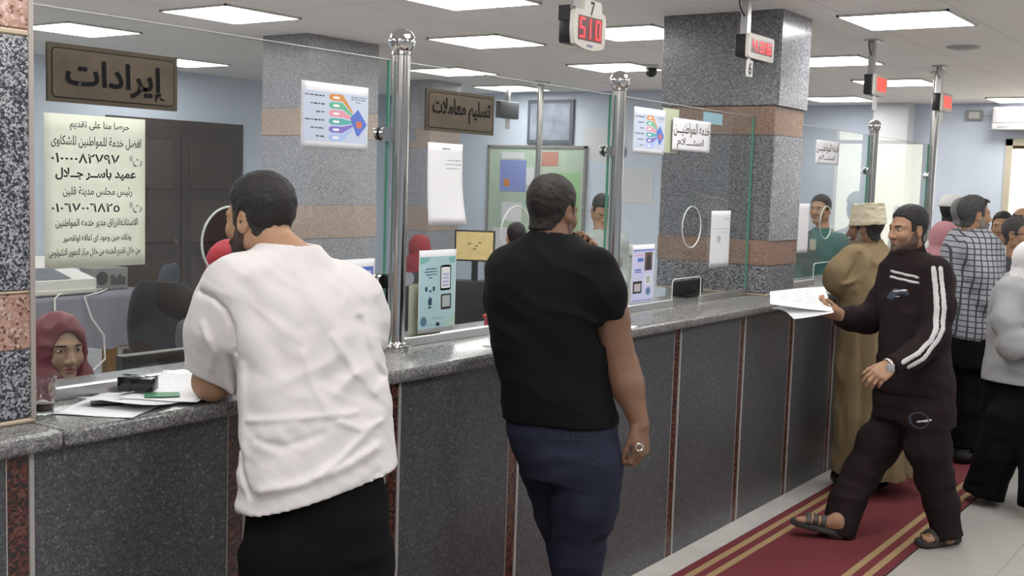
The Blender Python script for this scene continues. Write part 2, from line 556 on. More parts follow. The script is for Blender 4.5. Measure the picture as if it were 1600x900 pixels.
    def fold(s, pts, r, amp):
        """Raise (or press in) the cloth facing the room along a line."""
        idx = np.nonzero(np.abs(s.D) < 0.03)
        p = np.stack([s.ax[i][idx[i]] for i in range(3)], 1).astype(np.float64)
        u = p @ HR; v = p[:, 2]; best = np.full(len(p), 9.0)
        Q = [(float(np.dot(q, HR)), float(q[2])) for q in pts]
        for (a0, a1), (b0, b1) in zip(Q[:-1], Q[1:]):
            dx, dy = b0 - a0, b1 - a1; t = np.clip(((u - a0) * dx + (v - a1) * dy) / (dx * dx + dy * dy + 1e-9), 0, 1)
            tap = r * (1 + 0 * t); best = np.minimum(best, np.hypot(u - a0 - t * dx, v - a1 - t * dy) / tap)
        w = np.exp(-best ** 2 * 1.6) * amp
        s.D[idx] -= w.astype(np.float32)
        return s

    def mesh(s):
        D = s.D; S = D < 0
        nx, ny, nz = D.shape
        c = S[:-1, :-1, :-1].astype(np.int8)
        tot = np.zeros((nx - 1, ny - 1, nz - 1), np.int8)
        for dx in (0, 1):
            for dy in (0, 1):
                for dz in (0, 1): tot += S[dx:nx - 1 + dx, dy:ny - 1 + dy, dz:nz - 1 + dz]
        act = np.nonzero((tot > 0) & (tot < 8)); n = len(act[0])
        if n == 0: return np.zeros((0, 3)), np.zeros((0, 4), int)
        ids = np.full(tot.shape, -1, np.int64); ids[act] = np.arange(n)
        a = np.stack(act, 1)
        acc = np.zeros((n, 3)); cnt = np.zeros(n)
        cor = [(0, 0, 0), (1, 0, 0), (0, 1, 0), (1, 1, 0), (0, 0, 1), (1, 0, 1), (0, 1, 1), (1, 1, 1)]
        val = [D[a[:, 0] + q[0], a[:, 1] + q[1], a[:, 2] + q[2]].astype(np.float64) for q in cor]
        for i in range(8):
            for j in range(i + 1, 8):
                df = [cor[j][t] - cor[i][t] for t in range(3)]
                if sum(abs(q) for q in df) != 1: continue
                m = (val[i] < 0) != (val[j] < 0)
                t = val[i] / (val[i] - val[j] + (np.abs(val[i] - val[j]) < 1e-12)); t = np.where(m, t, 0)
                acc += np.where(m[:, None], np.array(cor[i]) + t[:, None] * np.array(df), 0); cnt += m
        acc /= np.maximum(cnt, 1)[:, None]
        o = np.array([s.ax[0][0], s.ax[1][0], s.ax[2][0]], float)
        V = o + (a + acc) * s.h
        Q = []
        for ax in range(3):
            sl0 = [slice(None)] * 3; sl1 = [slice(None)] * 3; sl0[ax] = slice(0, -1); sl1[ax] = slice(1, None)
            e = S[tuple(sl0)] != S[tuple(sl1)]
            g = list(np.nonzero(e)); b1, b2 = (ax + 1) % 3, (ax + 2) % 3
            lim = [nx, ny, nz]
            ok = (g[b1] > 0) & (g[b1] < lim[b1] - 1) & (g[b2] > 0) & (g[b2] < lim[b2] - 1)
            g = [q[ok] for q in g]
            inn = S[tuple(g)]

            def cell(o1, o2):
                q = [x.copy() for x in g]; q[b1] = q[b1] - o1; q[b2] = q[b2] - o2; return ids[tuple(q)]
            f = np.stack([cell(1, 1), cell(0, 1), cell(0, 0), cell(1, 0)], 1)
            f[~inn] = f[~inn][:, ::-1]
            Q.append(f)
        return V, np.concatenate(Q)


def merge(parts):
    V = []; Q = []; n = 0
    for v, q in parts: V.append(v); Q.append(q + n); n += len(v)
    return np.concatenate(V), np.concatenate(Q)


def basis(f, u=(0, 0, 1)):
    f = nrm(f); r = nrm(np.cross(f, u)); u = np.cross(r, f); return np.array([r, f, u])
# ------------------------------------------------------------------ shared finishes
M_STEEL = mat('brushed_steel', (0.62, 0.60, 0.57), 0.18, 1.0)
M_CHROME = mat('polished_steel', (0.75, 0.74, 0.72), 0.07, 1.0)
M_ALU = mat('aluminium', (0.62, 0.62, 0.62), 0.35, 1.0)
M_WALL = mat('pale_blue_paint', (0.66, 0.73, 0.84), 0.7, var=0.03, vscale=3)
M_WHITEP = mat('white_paint', (0.72, 0.73, 0.75), 0.6)
M_PAPER = mat('white_paper', (0.72, 0.72, 0.74), 0.8)
M_INK = mat('black_ink', (0.015, 0.014, 0.016), 0.7)
M_GINK = mat('grey_ink', (0.25, 0.25, 0.28), 0.8)
M_BLACK = mat('black_plastic', (0.012, 0.012, 0.014), 0.35)
M_WHITEPL = mat('white_plastic', (0.66, 0.65, 0.62), 0.4)
M_CREAM = mat('cream_plastic', (0.62, 0.59, 0.53), 0.45)
M_LED = mat('red_led_digits', (1.0, 0.035, 0.045), 0.5, emit=1.25)
M_LEDBG = mat('dim_red_led_panel', (0.10, 0.006, 0.008), 0.3, emit=0.12)
M_LEDFAR = mat('red_led_glow', (1.0, 0.09, 0.07), 0.5, emit=0.75)
GR_DARK = granite('dark_grey_granite', [(0, (0.062, 0.063, 0.067)), (0.35, (0.085, 0.087, 0.094)), (0.7, (0.112, 0.115, 0.124)), (0.95, (0.18, 0.18, 0.185))], 190, 0.3, 0.4, 0.12)
GR_TOP = granite('grey_granite_worktop', [(0, (0.10, 0.10, 0.102)), (0.3, (0.165, 0.163, 0.163)), (0.65, (0.225, 0.222, 0.22)), (0.92, (0.33, 0.32, 0.31))], 230, 0.2, 0.5, 0.1)
GR_SPK = granite('black_white_speckled_granite', [(0, (0.03, 0.032, 0.045)), (0.42, (0.14, 0.145, 0.16)), (0.62, (0.30, 0.30, 0.32)), (0.85, (0.42, 0.42, 0.43))], 215, 0.28, 0.4)
GR_GREY = granite('mid_grey_granite', [(0, (0.10, 0.10, 0.115)), (0.3, (0.17, 0.17, 0.185)), (0.7, (0.25, 0.25, 0.265)), (0.93, (0.36, 0.36, 0.37))], 150, 0.25, 0.5)
GR_PALE = granite('pale_grey_granite', [(0, (0.16, 0.16, 0.18)), (0.25, (0.27, 0.27, 0.30)), (0.7, (0.36, 0.36, 0.39)), (0.93, (0.46, 0.46, 0.48))], 150, 0.22, 0.5)
GR_PINK = granite('pink_granite', [(0, (0.12, 0.06, 0.045)), (0.12, (0.34, 0.20, 0.16)), (0.55, (0.43, 0.27, 0.22)), (0.9, (0.52, 0.40, 0.35))], 150, 0.3, 0.4, 0.1)
GR_MIX = granite('grey_black_granite', [(0, (0.06, 0.06, 0.07)), (0.25, (0.12, 0.12, 0.135)), (0.5, (0.19, 0.19, 0.205)), (0.85, (0.28, 0.28, 0.29))], 200, 0.28, 0.4)  # dark grains raised: paling by reflection in the glass is put into the colour
GR_BROWN = granite('brown_pink_granite', [(0, (0.13, 0.075, 0.055)), (0.15, (0.24, 0.155, 0.12)), (0.55, (0.30, 0.20, 0.155)), (0.9, (0.38, 0.28, 0.23))], 220, 0.3, 0.4, 0.1)
GR_LITE = granite('light_grey_granite', [(0, (0.19, 0.19, 0.21)), (0.25, (0.30, 0.30, 0.33)), (0.7, (0.38, 0.38, 0.415)), (0.93, (0.48, 0.48, 0.50))], 190, 0.3, 0.4)
GR_BEIGE = granite('pale_pink_granite', [(0, (0.30, 0.22, 0.18)), (0.3, (0.40, 0.31, 0.27)), (0.7, (0.46, 0.37, 0.33))], 190, 0.35, 0.4)  # pink washed out: the veil of the counter glass is put into the colour
GR_RED = granite('red_granite', [(0, (0.025, 0.018, 0.018)), (0.4, (0.10, 0.03, 0.022)), (0.8, (0.16, 0.06, 0.045))], 140, 0.25)
M_GROUT = mat('cream_grout', (0.42, 0.34, 0.25), 0.8)
M_TRIM = mat('pale_marble_trim', (0.42, 0.40, 0.38), 0.4)

# ------------------------------------------------------------------ the room
fl = link_mesh('floor', [(XL, YP, 0), (XF, YP, 0), (XF, YB, 0), (XL, YB, 0)], [(0, 1, 2, 3)],
               grid_mat('polished_floor_tiles', (0.43, 0.41, 0.39), (0.31, 0.29, 0.27), 0.6, 0.6, 0.005, 0.16, 0.07))
struct(fl)
ce = MB().box(XL, XF, YP, YB, ZC, ZC + 0.12).build('ceiling', grid_mat('ribbed_ceiling_panels', (0.90, 0.87, 0.85), (0.66, 0.63, 0.60), 1.2, 0.6, 0.007, 0.8, 0.02, ('x', 0.06, 0.965)))
struct(ce)
struct(MB().box(XL, XF + 0.2, YB, YB + 0.15, 0, ZC).build('wall_rear', M_WALL))
struct(MB().box(XL, XF + 0.2, YP - 0.15, YP, 0, ZC).build('wall_front', M_WALL))
struct(MB().box(XL - 0.15, XL, YP, YB, 0, ZC).build('wall_near', M_WALL))
# far wall with the bright window opening
WY0, WY1, WZ0, WZ1 = -0.42, 0.44, 0.9, 2.36
VY0, VY1, VZ0, VZ1 = -1.80, -0.62, 0.9, 2.56
wf = MB()
wf.box(XF, XF + 0.2, WY1, YB, 0, ZC).box(XF, XF + 0.2, VY1, WY0, 0, ZC).box(XF, XF + 0.2, WY0, WY1, 0, WZ0).box(XF, XF + 0.2, WY0, WY1, WZ1, ZC)
wf.box(XF, XF + 0.2, YP, VY0, 0, ZC).box(XF, XF + 0.2, VY0, VY1, 0, VZ0).box(XF, XF + 0.2, VY0, VY1, VZ1, ZC)
struct(wf.build('wall_far', M_WALL))
win = MB()
fr = 0.07
win.box(XF - 0.03, XF + 0.08, WY0, WY0 + fr, WZ0, WZ1).box(XF - 0.03, XF + 0.08, WY1 - fr, WY1, WZ0, WZ1)
win.box(XF - 0.03, XF + 0.08, WY0, WY1, WZ1 - fr, WZ1).box(XF - 0.03, XF + 0.08, WY0, WY1, WZ0, WZ0 + fr)
win.box(XF, XF + 0.05, (WY0 + WY1) / 2 - 0.02, (WY0 + WY1) / 2 + 0.02, WZ0, WZ1)
w1 = struct(win.build('window_1', mat('cream_window_frame', (0.62, 0.55, 0.42), 0.5)))
gp = MB().box(XF + 0.02, XF + 0.026, WY0 + fr, WY1 - fr, WZ0 + fr, WZ1 - fr).build('window_pane', glass_mat('window_glass', (0.96, 0.97, 0.96), 0, 0.02))
gp.parent = w1; gp.location = np.array(gp.location) - np.array(w1.location)
rb = MB().box(XF - 0.0, XF + 0.015, WY0 + fr, WY1 - fr, WZ1 - fr - 0.035, WZ1 - fr).build('blind_rail', mat('brown_rail', (0.10, 0.07, 0.04), 0.6))
rb.parent = w1; rb.location = np.array(rb.location) - np.array(w1.location)
win = MB(); fr = 0.06
win.box(XF - 0.03, XF + 0.08, VY0, VY0 + fr, VZ0, VZ1).box(XF - 0.03, XF + 0.08, VY1 - fr, VY1, VZ0, VZ1).box(XF - 0.03, XF + 0.08, VY0, VY1, VZ1 - fr, VZ1).box(XF - 0.03, XF + 0.08, VY0, VY1, VZ0, VZ0 + fr).box(XF, XF + 0.05, VY0, VY1, 2.30, 2.34)
w2 = struct(win.build('window_2', mat('cream_window_frame', (0, 0, 0))))
gp = MB().box(XF + 0.02, XF + 0.026, VY0 + fr, VY1 - fr, VZ0 + fr, VZ1 - fr).build('window_pane', glass_mat('window_glass', (0, 0, 0))); gp.parent = w2; gp.location = np.array(gp.location) - np.array(w2.location)
# inner staff-room wall, pale boxed pilaster on the far wall
struct(MB().box(XI, XI + 0.15, 3.3, YB, 0, ZC).build('wall_staff', M_WALL))
struct(MB().box(XF - 0.25, XF, 1.43, 1.82, 0, ZC).build('trim_1', M_WHITEP), None)
struct(MB().box(XF - 0.03, XF, WY1, 1.43, 0, 0.1).build('baseboard_far', M_TRIM))


def banded_column(x0, x1, y0, y1, zb, bands, label, grow=0.0):
    root = thing('column', label, 'column', ((x0 + x1) / 2, (y0 + y1) / 2, zb)); root['kind'] = 'structure'
    for z0, z1, m, nm, g in bands:
        MB().box(x0 - g, x1 + g, y0 - g, y1 + g, z0, z1, 0.004, 1).build(nm, m, root)
    return root


banded_column(0.75, 1.545, 0.085, 0.62, ZT, [
    (ZT, ZT + 0.012, M_GROUT, 'mortar_bed', 0.004), (ZT + 0.012, 1.315, GR_SPK, 'granite_band', 0.0), (1.315, 1.448, GR_PINK, 'pink_band', 0.0),
    (1.448, 1.455, M_GROUT, 'mortar_line', 0.001), (1.455, 2.045, GR_SPK, 'granite_band', 0.0), (2.045, 2.06, M_GROUT, 'mortar_line', 0.001), (2.06, 2.30, GR_PINK, 'pink_band', 0.0),
    (2.30, ZC, GR_SPK, 'granite_band', 0.0)], 'speckled granite pillar standing on the near end of the counter beside the tea glass')
# mitred pale corner of the near pillar
c0 = bpy.data.objects['column']
MB().box(1.537, 1.549, 0.081, 0.10, ZT + 0.012, ZC).build('corner_trim', mat('grey_mortar', (0.34, 0.30, 0.28), 0.7), c0)
cap = 2.215
banded_column(6.13, 6.56, 0.16, 0.86, ZT, [
    (ZT, ZT + 0.01, M_GROUT, 'mortar_bed', 0.004), (ZT + 0.01, 1.308, GR_SPK, 'granite_band', 0.0), (1.308, 1.452, GR_BROWN, 'pink_band', 0.003),
    (1.452, 2.05, GR_MIX, 'granite_band', 0.0), (2.05, cap, GR_BROWN, 'pink_band', 0.003), (cap, ZC, GR_GREY, 'capital', 0.016)],
    'granite column rising from the counter to the ceiling behind the hanging number six')
MB().box(6.135, 6.555, 0.150, 0.160, 1.452, 2.05).build('public_face', GR_PALE, bpy.data.objects['column.001'])
MB().box(6.13, 6.565, 0.138, 0.145, cap, ZC).build('public_face', GR_PALE, bpy.data.objects['column.001'])
banded_column(5.87, 6.62, 3.58, 4.05, 0, [
    (0, 1.28, GR_LITE, 'granite_band', 0.0), (1.28, 1.52, GR_BEIGE, 'pink_band', 0.003), (1.52, 2.02, GR_LITE, 'granite_band', 0.0),
    (2.02, 2.22, GR_BEIGE, 'pink_band', 0.003), (2.22, ZC, GR_LITE, 'granite_band', 0.0)], 'grey granite column with pink bands inside the staff room')
banded_column(9.1, 9.6, 5.1, 5.55, 0, [
    (0, 1.2, GR_LITE, 'granite_band', 0.0), (1.2, 1.45, GR_BEIGE, 'pink_band', 0.003), (1.45, 2.05, GR_LITE, 'granite_band', 0.0),
    (2.05, 2.25, GR_BEIGE, 'pink_band', 0.003), (2.25, ZC, GR_LITE, 'granite_band', 0.0)], 'far grey and pink column beside the staff notice board')

# ------------------------------------------------------------------ ceiling lights
def ceiling_light(x, y, label):
    t = thing('ceiling_light', label, 'ceiling light', (x, y, ZC - 0.02), 'square LED ceiling panels')
    fb = MB()
    h = 0.31
    fb.box(x - h, x + h, y - h, y - h + 0.012, ZC - 0.014, ZC - 0.0005).box(x - h, x + h, y + h - 0.012, y + h, ZC - 0.014, ZC - 0.0005)
    fb.box(x - h, x - h + 0.012, y - h, y + h, ZC - 0.014, ZC - 0.0005).box(x + h - 0.012, x + h, y - h, y + h, ZC - 0.014, ZC - 0.0005)
    fb.build('frame', M_WHITEPL, t)
    MB().box(x - h + 0.012, x + h - 0.012, y - h + 0.012, y + h - 0.012, ZC - 0.011, ZC - 0.002).build('diffuser', mat('led_diffuser', (1.0, 0.985, 0.96), 0.5, emit=PANEL_L), t)


for px, py, lb in ((125, 45, 'LED ceiling panel above the larger brass plate near the pillar'), (361, 21, 'LED ceiling panel left of the staff column, above the brass plate'),
                   (285, 97, 'far LED ceiling panel showing just past the larger brass plate edge'), (761, 63.5, 'LED ceiling panel above the smaller brass plate'),
                   (707, 111, 'LED ceiling panel partly behind the top of the smaller brass plate window'), (800, 137, 'farthest staff room LED panel, above the steel pole'),
                   (725, -4, 'LED ceiling panel cut by the top edge above the first steel post'), (990, 50, 'LED ceiling panel beside the display reading 510'),
                   (962, 104, 'LED ceiling panel above the second steel post, by the dome camera'), (1418, 30, 'large LED ceiling panel above the public walkway'),
                   (1300, 94, 'LED ceiling panel right of the counter column capital'), (1400, 128, 'LED ceiling panel behind the third hanging display'),
                   (1310, 154, 'farthest LED panel over the counter, low beside the column'), (1600, 155, 'LED ceiling panel in front of the air conditioner')):
    q = at(px, py, 2, ZC)
    ceiling_light(q[0], q[1], lb)
for x, y in [(x, -0.36) for x in (-0.44, 1.36, 3.16, 4.96)] + [(x, -2.1) for x in (-1.2, 0.9, 3.0, 5.1, 7.2, 9.3, 11.4)] + [(x, -3.2) for x in (0.0, 3.0, 6.0, 9.0)] + [(-0.4, 1.6), (1.4, 1.6), (3.2, 1.6), (1.4, 3.35), (3.2, 3.35), (3.2, 5.2)]:  # unseen panels continuing the ceiling rows, added to brighten the near hall
    ceiling_light(x, y, 'LED ceiling panel outside the picture, over the near part of the hall')


# ------------------------------------------------------------------ counter
XC0, XC1 = -0.6, 12.2
ct = thing('service_counter', 'long granite-clad service counter running along the hall', 'counter', (3.0, 0.3, 0))
MB().box(XC0, XC1, 0.02, 0.5, 0, ZT - 0.045).build('core', mat('counter_core', (0.2, 0.2, 0.2), 0.8), ct)
MB().box(XC0, 12.2, 0.012, 0.03, 0, ZT - 0.045).build('joint_backing', M_GROUT, ct)
strips = [at(30, 705 + 8, 1, 0)[0], 2.10, 2.752, 3.437, 4.038, 4.747, 5.48, 6.155, 6.84]
d_ = 0.685
while strips[-1] + d_ < 12: strips.append(strips[-1] + d_)
strips = [0.80] + strips
prev = XC0
for i, s_ in enumerate(strips):
    MB().box(prev, s_ - 0.034, 0.0, 0.02, 0.0, ZT - 0.045, 0.002, 1).build('granite_panel', GR_DARK, ct)
    MB().box(s_ - 0.03, s_ + 0.022, 0.002, 0.02, 0.0, ZT - 0.045).build('red_strip', GR_RED, ct)
    MB().box(s_ + 0.024, s_ + 0.036, -0.002, 0.02, 0.0, ZT - 0.045).build('marble_strip', M_TRIM, ct)
    MB().box(s_ - 0.0335, s_ - 0.0305, 0.0, 0.02, 0.0, ZT - 0.045).build('marble_strip', M_TRIM, ct)
    prev = s_ + 0.037
MB().box(prev, XC1, 0.0, 0.02, 0.0, ZT - 0.045).build('granite_panel', GR_DARK, ct)
for x0, x1, lb in ((XC0, 1.545, 'short grey granite worktop piece under the near pillar'), (1.549, XC1, 'long grey granite worktop running under the counter glass')):
    tag(MB().box(x0, x1, -0.04, 0.56, ZT - 0.045, ZT, 0.012, 3).build('worktop', GR_TOP, smooth=True), lb, 'worktop')
# staff-side desk behind the counter
tag(MB().box(1.6, 12.0, 0.562, 0.84, 0.72, 0.75, 0.004, 1).box(1.62, 1.66, 0.57, 0.82, 0, 0.72).box(4.4, 4.44, 0.57, 0.82, 0, 0.72).box(8.4, 8.44, 0.57, 0.82, 0, 0.72).box(11.94, 11.98, 0.57, 0.82, 0, 0.72)
    .build('staff_desk', mat('grey_laminate', (0.20, 0.19, 0.18), 0.5)), 'long staff desk behind the counter glass', 'desk')
# white tiled kerb at the foot of the counter and the runner
struct(MB().box(XC0, XC1, -0.135, -0.0005, 0.0, 0.004).build('trim_2', mat('white_marble_kerb', (0.56, 0.54, 0.51), 0.2, var=0.08, vscale=6)))
cy = -0.145 - 0.375
cm = carpet_mat()
tag(MB().box(0.2, XF - 0.4, cy - 0.378, cy + 0.378, 0.0005, 0.009).build('carpet_runner', cm), 'long red carpet runner with paired gold stripes along the counter', 'carpet')

# ------------------------------------------------------------------ counter glass
GL = glass_mat('counter_glass', (0.945, 0.965, 0.958), 0.0, 0.026)
GE = mat('green_glass_edge', (0.10, 0.28, 0.20), 0.2)
POSTS = [3.055, 4.565, 8.2]
GT = 2.15; SILL = 1.166


def circ(cx, cz, r, n=48): return [(cx + r * math.cos(2 * math.pi * i / n), cz + r * math.sin(2 * math.pi * i / n)) for i in range(n)]


def pane(x0, x1, hx, label, z1=GT, nx=None):
    nx0, nx1, nz = (hx - 0.16, hx + 0.16, 1.272) if nx is None else (nx[0], nx[1], 1.272)
    r = 0.02
    outer = [(x0, SILL)]
    outer += [(nx0, SILL)] + [(nx0, nz - r)] + [(nx0 + r - r * math.cos(a), nz - r + r * math.sin(a)) for a in (0.5, 1.0)] + [(nx0 + r, nz)]
    outer += [(nx1 - r, nz)] + [(nx1 - r + r * math.sin(a), nz - r + r * math.cos(a)) for a in (0.5, 1.0)] + [(nx1, nz - r), (nx1, SILL), (x1, SILL), (x1, z1), (x0, z1)]
    t = thing('glass_screen', label, 'glass screen', ((x0 + x1) / 2, GY, SILL))
    V, Fc = flat_with_holes(outer, [circ(hx, 1.537, 0.108)], GY - 0.005, GY + 0.005)
    link_mesh('pane', V, Fc, GL, t)
    # ground edges, visible as a bright rim
    rim = MB(); rim.tube([(x, GY, z) for x, z in circ(hx, 1.537, 0.107) + [(hx + 0.107, 1.537)]], 0.0034, 8, False)
    rim.build('speech_hole_rim', mat('ground_glass_edge', (0.62, 0.66, 0.64), 0.3), t, True)
    nn = MB(); nn.tube([(nx0, GY, SILL), (nx0, GY, nz - r), (nx0 + r * 0.3, GY, nz - r * 0.3), (nx0 + r, GY, nz), (nx1 - r, GY, nz), (nx1 - r * 0.3, GY, nz - r * 0.3), (nx1, GY, nz - r), (nx1, GY, SILL)], 0.0028, 8)
    nn.build('paper_slot_rim', mat('ground_glass_edge', (0, 0, 0)), t, True)
    for xs in (x0, x1): MB().box(xs - 0.0025, xs + 0.0025, GY - 0.0055, GY + 0.0055, SILL, z1).build('edge', GE, t)
    MB().box(x0, x1, GY - 0.0052, GY + 0.0052, z1, z1 + 0.002).build('top_edge', mat('ground_glass_edge', (0, 0, 0)), t)
    for a, b in ((x0, nx0), (nx1, x1)):
        MB().box(a, b, GY - 0.012, GY + 0.012, ZT, SILL + 0.004, 0.002, 1).build('channel', M_ALU, t)
    return t


pane(1.555, POSTS[0] - 0.045, 2.313, 'glass screen with round speech hole by the man in the white shirt', nx=(2.15, 2.47))
pane(POSTS[0] + 0.04, POSTS[1] - 0.045, 3.81, 'glass screen with round speech hole by the man in the black shirt')
pane(POSTS[1] + 0.04, 6.122, 5.40, 'glass screen between the second steel post and the granite column', nx=(5.212, 5.54))
pane(6.575, POSTS[2] - 0.045, 7.377, 'glass screen by the man in the cream cap', nx=(7.2, 7.52))
pane(POSTS[2] + 0.04, 9.66, 8.95, 'far glass screen reflecting the bright window')


def steel_post(x, label, ztop=2.17):
    t = thing('steel_post', label, 'post', (x, GY - 0.02, ZT))
    y = GY - 0.02; r = 0.031
    MB().lathe((x, y, ZT), [(0.058, 0), (0.06, 0.006), (0.06, 0.016), (0.052, 0.022), (0.035, 0.024), (0.033, 0.03)]).build('base_flange', M_CHROME, t, True)
    for k in range(3):
        a = 2.2 + k * 2.1
        MB().lathe((x + 0.047 * math.cos(a), y + 0.047 * math.sin(a), ZT + 0.02), [(0.008, 0), (0.008, 0.007), (0.004, 0.01), (1e-6, 0.0105)], 12).build('bolt', M_CHROME, t, True)
    MB().lathe((x, y, ZT + 0.02), [(r, 0), (r, ztop - ZT - 0.02)], 32).build('tube', M_STEEL, t, True)
    MB().lathe((x, y, ztop - 0.002), [(r, 0), (r + 0.003, 0.002), (r + 0.003, 0.014), (0.02, 0.02)]).sphere((x, y, ztop + 0.045), 0.047, 32).build('ball_finial', M_CHROME, t, True)
    for z in (1.895, 1.385):
        c = MB()
        c.prism_y(rrect(x - 0.095, x + 0.095, z - 0.024, z + 0.024, 0.0235), GY - 0.019, GY - 0.0058)
        c.prism_y(rrect(x - 0.095, x + 0.095, z - 0.024, z + 0.024, 0.0235), GY + 0.0058, GY + 0.017)
        c.build('glass_clamp', M_CHROME, t, True)
    return t


steel_post(POSTS[0], 'nearest steel glass post with a ball finial, between the two shirted men')
steel_post(POSTS[1], 'second steel glass post with ball finial, right of the man in black')
steel_post(POSTS[2], 'third steel glass post with ball finial, behind the cream cap')
t = thing('steel_post', 'steel glass post running up to the ceiling behind the man in the tracksuit', 'post', (9.72, GY - 0.02, ZT))
MB().lathe((9.72, GY - 0.02, ZT), [(0.06, 0), (0.06, 0.02), (0.03, 0.024), (0.03, ZC - ZT - 0.02), (0.06, ZC - ZT - 0.018), (0.06, ZC - ZT)]).build('tube', M_STEEL, t, True)
for z in (1.895, 1.385): MB().prism_y(rrect(9.63, 9.81, z - 0.024, z + 0.024, 0.0235), GY - 0.019, GY + 0.017).build('glass_clamp', M_CHROME, t, True)
t = thing('steel_pole', 'slim steel pole from floor to ceiling inside the staff room', 'pole', (9.66, 4.13, 0))
MB().lathe((9.66, 4.13, 0), [(0.06, 0), (0.06, 0.015), (0.032, 0.02), (0.032, ZC - 0.03)]).build('tube', M_STEEL, t, True)
MB().lathe((9.66, 4.13, ZC - 0.03), [(0.032, 0), (0.09, 0.01), (0.09, 0.03)]).build('ceiling_flange', M_STEEL, t, True)
# ------------------------------------------------------------------ queue displays hanging from the ceiling
SEG = {'0': 'abcdef', '1': 'bc', '3': 'abcdg', '4': 'bcfg', '5': 'acdfg', '6': 'acdefg'}


def digit_geo(mb, ch, x, z, w, h, y, th):
    s = {'a': (x, x + w, z + h - th, z + h), 'g': (x, x + w, z + h / 2 - th / 2, z + h / 2 + th / 2), 'd': (x, x + w, z, z + th),
         'f': (x, x + th, z + h / 2, z + h), 'b': (x + w - th, x + w, z + h / 2, z + h), 'e': (x, x + th, z, z + h / 2), 'c': (x + w - th, x + w, z, z + h / 2)}
    for k in SEG[ch]:
        a = s[k]; e = th * 0.08; mb.box(a[0] + e, a[1] - e, y - 0.0015, y, a[2] + e, a[3] - e)


def queue_display(xc, y, z0, z1, w, num, label, far=False, pole=True, tagnum=None, style=0):
    t = thing('queue_display', label, 'queue display', (xc, y, z0), None)
    d = 0.075
    if style == 0:
        MB().box(xc - w / 2, xc + w / 2, y + 0.012, y + d, z0 + 0.004, z1 - 0.004, 0.008).build('back_case', M_BLACK, t, True)
        MB().prism_y(rrect(xc - w / 2, xc + w / 2, z0, z1, 0.012), y - 0.006, y + 0.014).build('front_bezel', M_CREAM, t)
        fx0, fx1, fz0, fz1 = xc - w / 2 + 0.03, xc + w / 2 - 0.03, z0 + 0.028, z1 - 0.022
    else:
        MB().box(xc - w / 2 + 0.01, xc + w / 2 - 0.01, y + 0.012, y + d, z0 + 0.02, z1 - 0.04, 0.01).build('back_case', M_BLACK, t, True)
        zs = z1 - 0.048
        n = 8
        poly = [(xc - w / 2 * (1 - 0.10 * (1 - abs(2 * i / n - 1))), 0) for i in range(1)]
        poly = []
        for i in range(n + 1):   # bulging lower edge
            u = -1 + 2 * i / n; poly.append((xc + u * w / 2 * 0.90, z0 + 0.018 * (u * u)))
        poly += [(xc + w / 2 * 0.97, z0 + 0.05), (xc + w / 2, (z0 + zs) / 2), (xc + w / 2 * 0.97, zs - 0.01), (xc + w / 2 * 0.9, zs)]
        poly += [(xc + w * 0.36, zs + 0.006), (xc + w * 0.34, z1 - 0.012), (xc + w * 0.30, z1), (xc - w * 0.16, z1), (xc - w * 0.19, z1 - 0.012), (xc - w * 0.21, zs + 0.006)]
        poly += [(xc - w / 2 * 0.9, zs), (xc - w / 2 * 0.97, zs - 0.01), (xc - w / 2, (z0 + zs) / 2), (xc - w / 2 * 0.97, z0 + 0.05)]
        MB().prism_y(poly, y - 0.008, y + 0.014).build('front_bezel', M_CREAM, t)
        fx0, fx1, fz0, fz1 = xc - w * 0.375, xc + w * 0.36, z0 + 0.036, z0 + 0.134
        V, Fc = text_geo('7', xc - 0.005, xc + 0.028, zs - 0.014, z1 - 0.006, y - 0.008, 0.012, arabic=False)
        link_mesh('counter_number', V, Fc, M_INK, t)
        MB().box(xc - 0.025, xc + 0.02, y - 0.0095, y - 0.008, z0 + 0.012, z0 + 0.022).build('maker_plate', mat('violet_grey_print', (0.25, 0.23, 0.33), 0.6), t)
    ff = y - (0.008 if style else 0.006)
    MB().box(fx0, fx1, ff - 0.0012, ff + 0.001, fz0, fz1).build('screen', M_LEDFAR if far else M_LEDBG, t)
    if num:
        n = len(num); cw = (fx1 - fx0) / n
        for i, c in enumerate(num):
            mb = MB(); x_ = fx0 + cw * i + cw * 0.16 - (0.25 * cw if c == '1' else 0); digit_geo(mb, c, x_, fz0 + 0.008, cw * 0.66, fz1 - fz0 - 0.016, ff - 0.0012, cw * 0.16)
            mb.build('digit', M_LED, t)
    if pole:
        px_ = xc - w / 2 + 0.045
        MB().box(px_ - 0.022, px_ + 0.022, y + 0.02, y + 0.06, z1 - 0.005, ZC - 0.006).build('drop_pole', M_ALU, t)
        MB().box(px_ - 0.06, px_ + 0.06, y - 0.01, y + 0.09, ZC - 0.01, ZC - 0.001).build('ceiling_plate', M_ALU, t)
        MB().tube([(px_ - 0.02, y + 0.04, ZC - 0.1), (px_ - 0.08, y + 0.04, ZC - 0.06), (px_ - 0.09, y + 0.04, ZC - 0.03), (px_ - 0.07, y + 0.04, ZC - 0.012)], 0.004, 8).build('cable', M_BLACK, t, True)
    if tagnum is not None:
        MB().box(xc - w / 2 + 0.012, xc - w / 2 + 0.085, y + 0.005, y + 0.011, z0 - 0.098, z0 - 0.012).build('number_tag', mat('white_card', (0.72, 0.72, 0.70), 0.6), t)
        MB().box(xc - w / 2 + 0.03, xc - w / 2 + 0.06, y + 0.008, y + 0.014, z0 - 0.02, z0 + 0.01).build('tag_hanger', M_ALU, t)
        if tagnum:
            V, Fc = text_geo(tagnum, xc - w / 2 + 0.03, xc - w / 2 + 0.067, z0 - 0.088, z0 - 0.022, y + 0.005, 0.03, arabic=False)
            link_mesh('counter_number', V, Fc, M_INK, t)
    return t


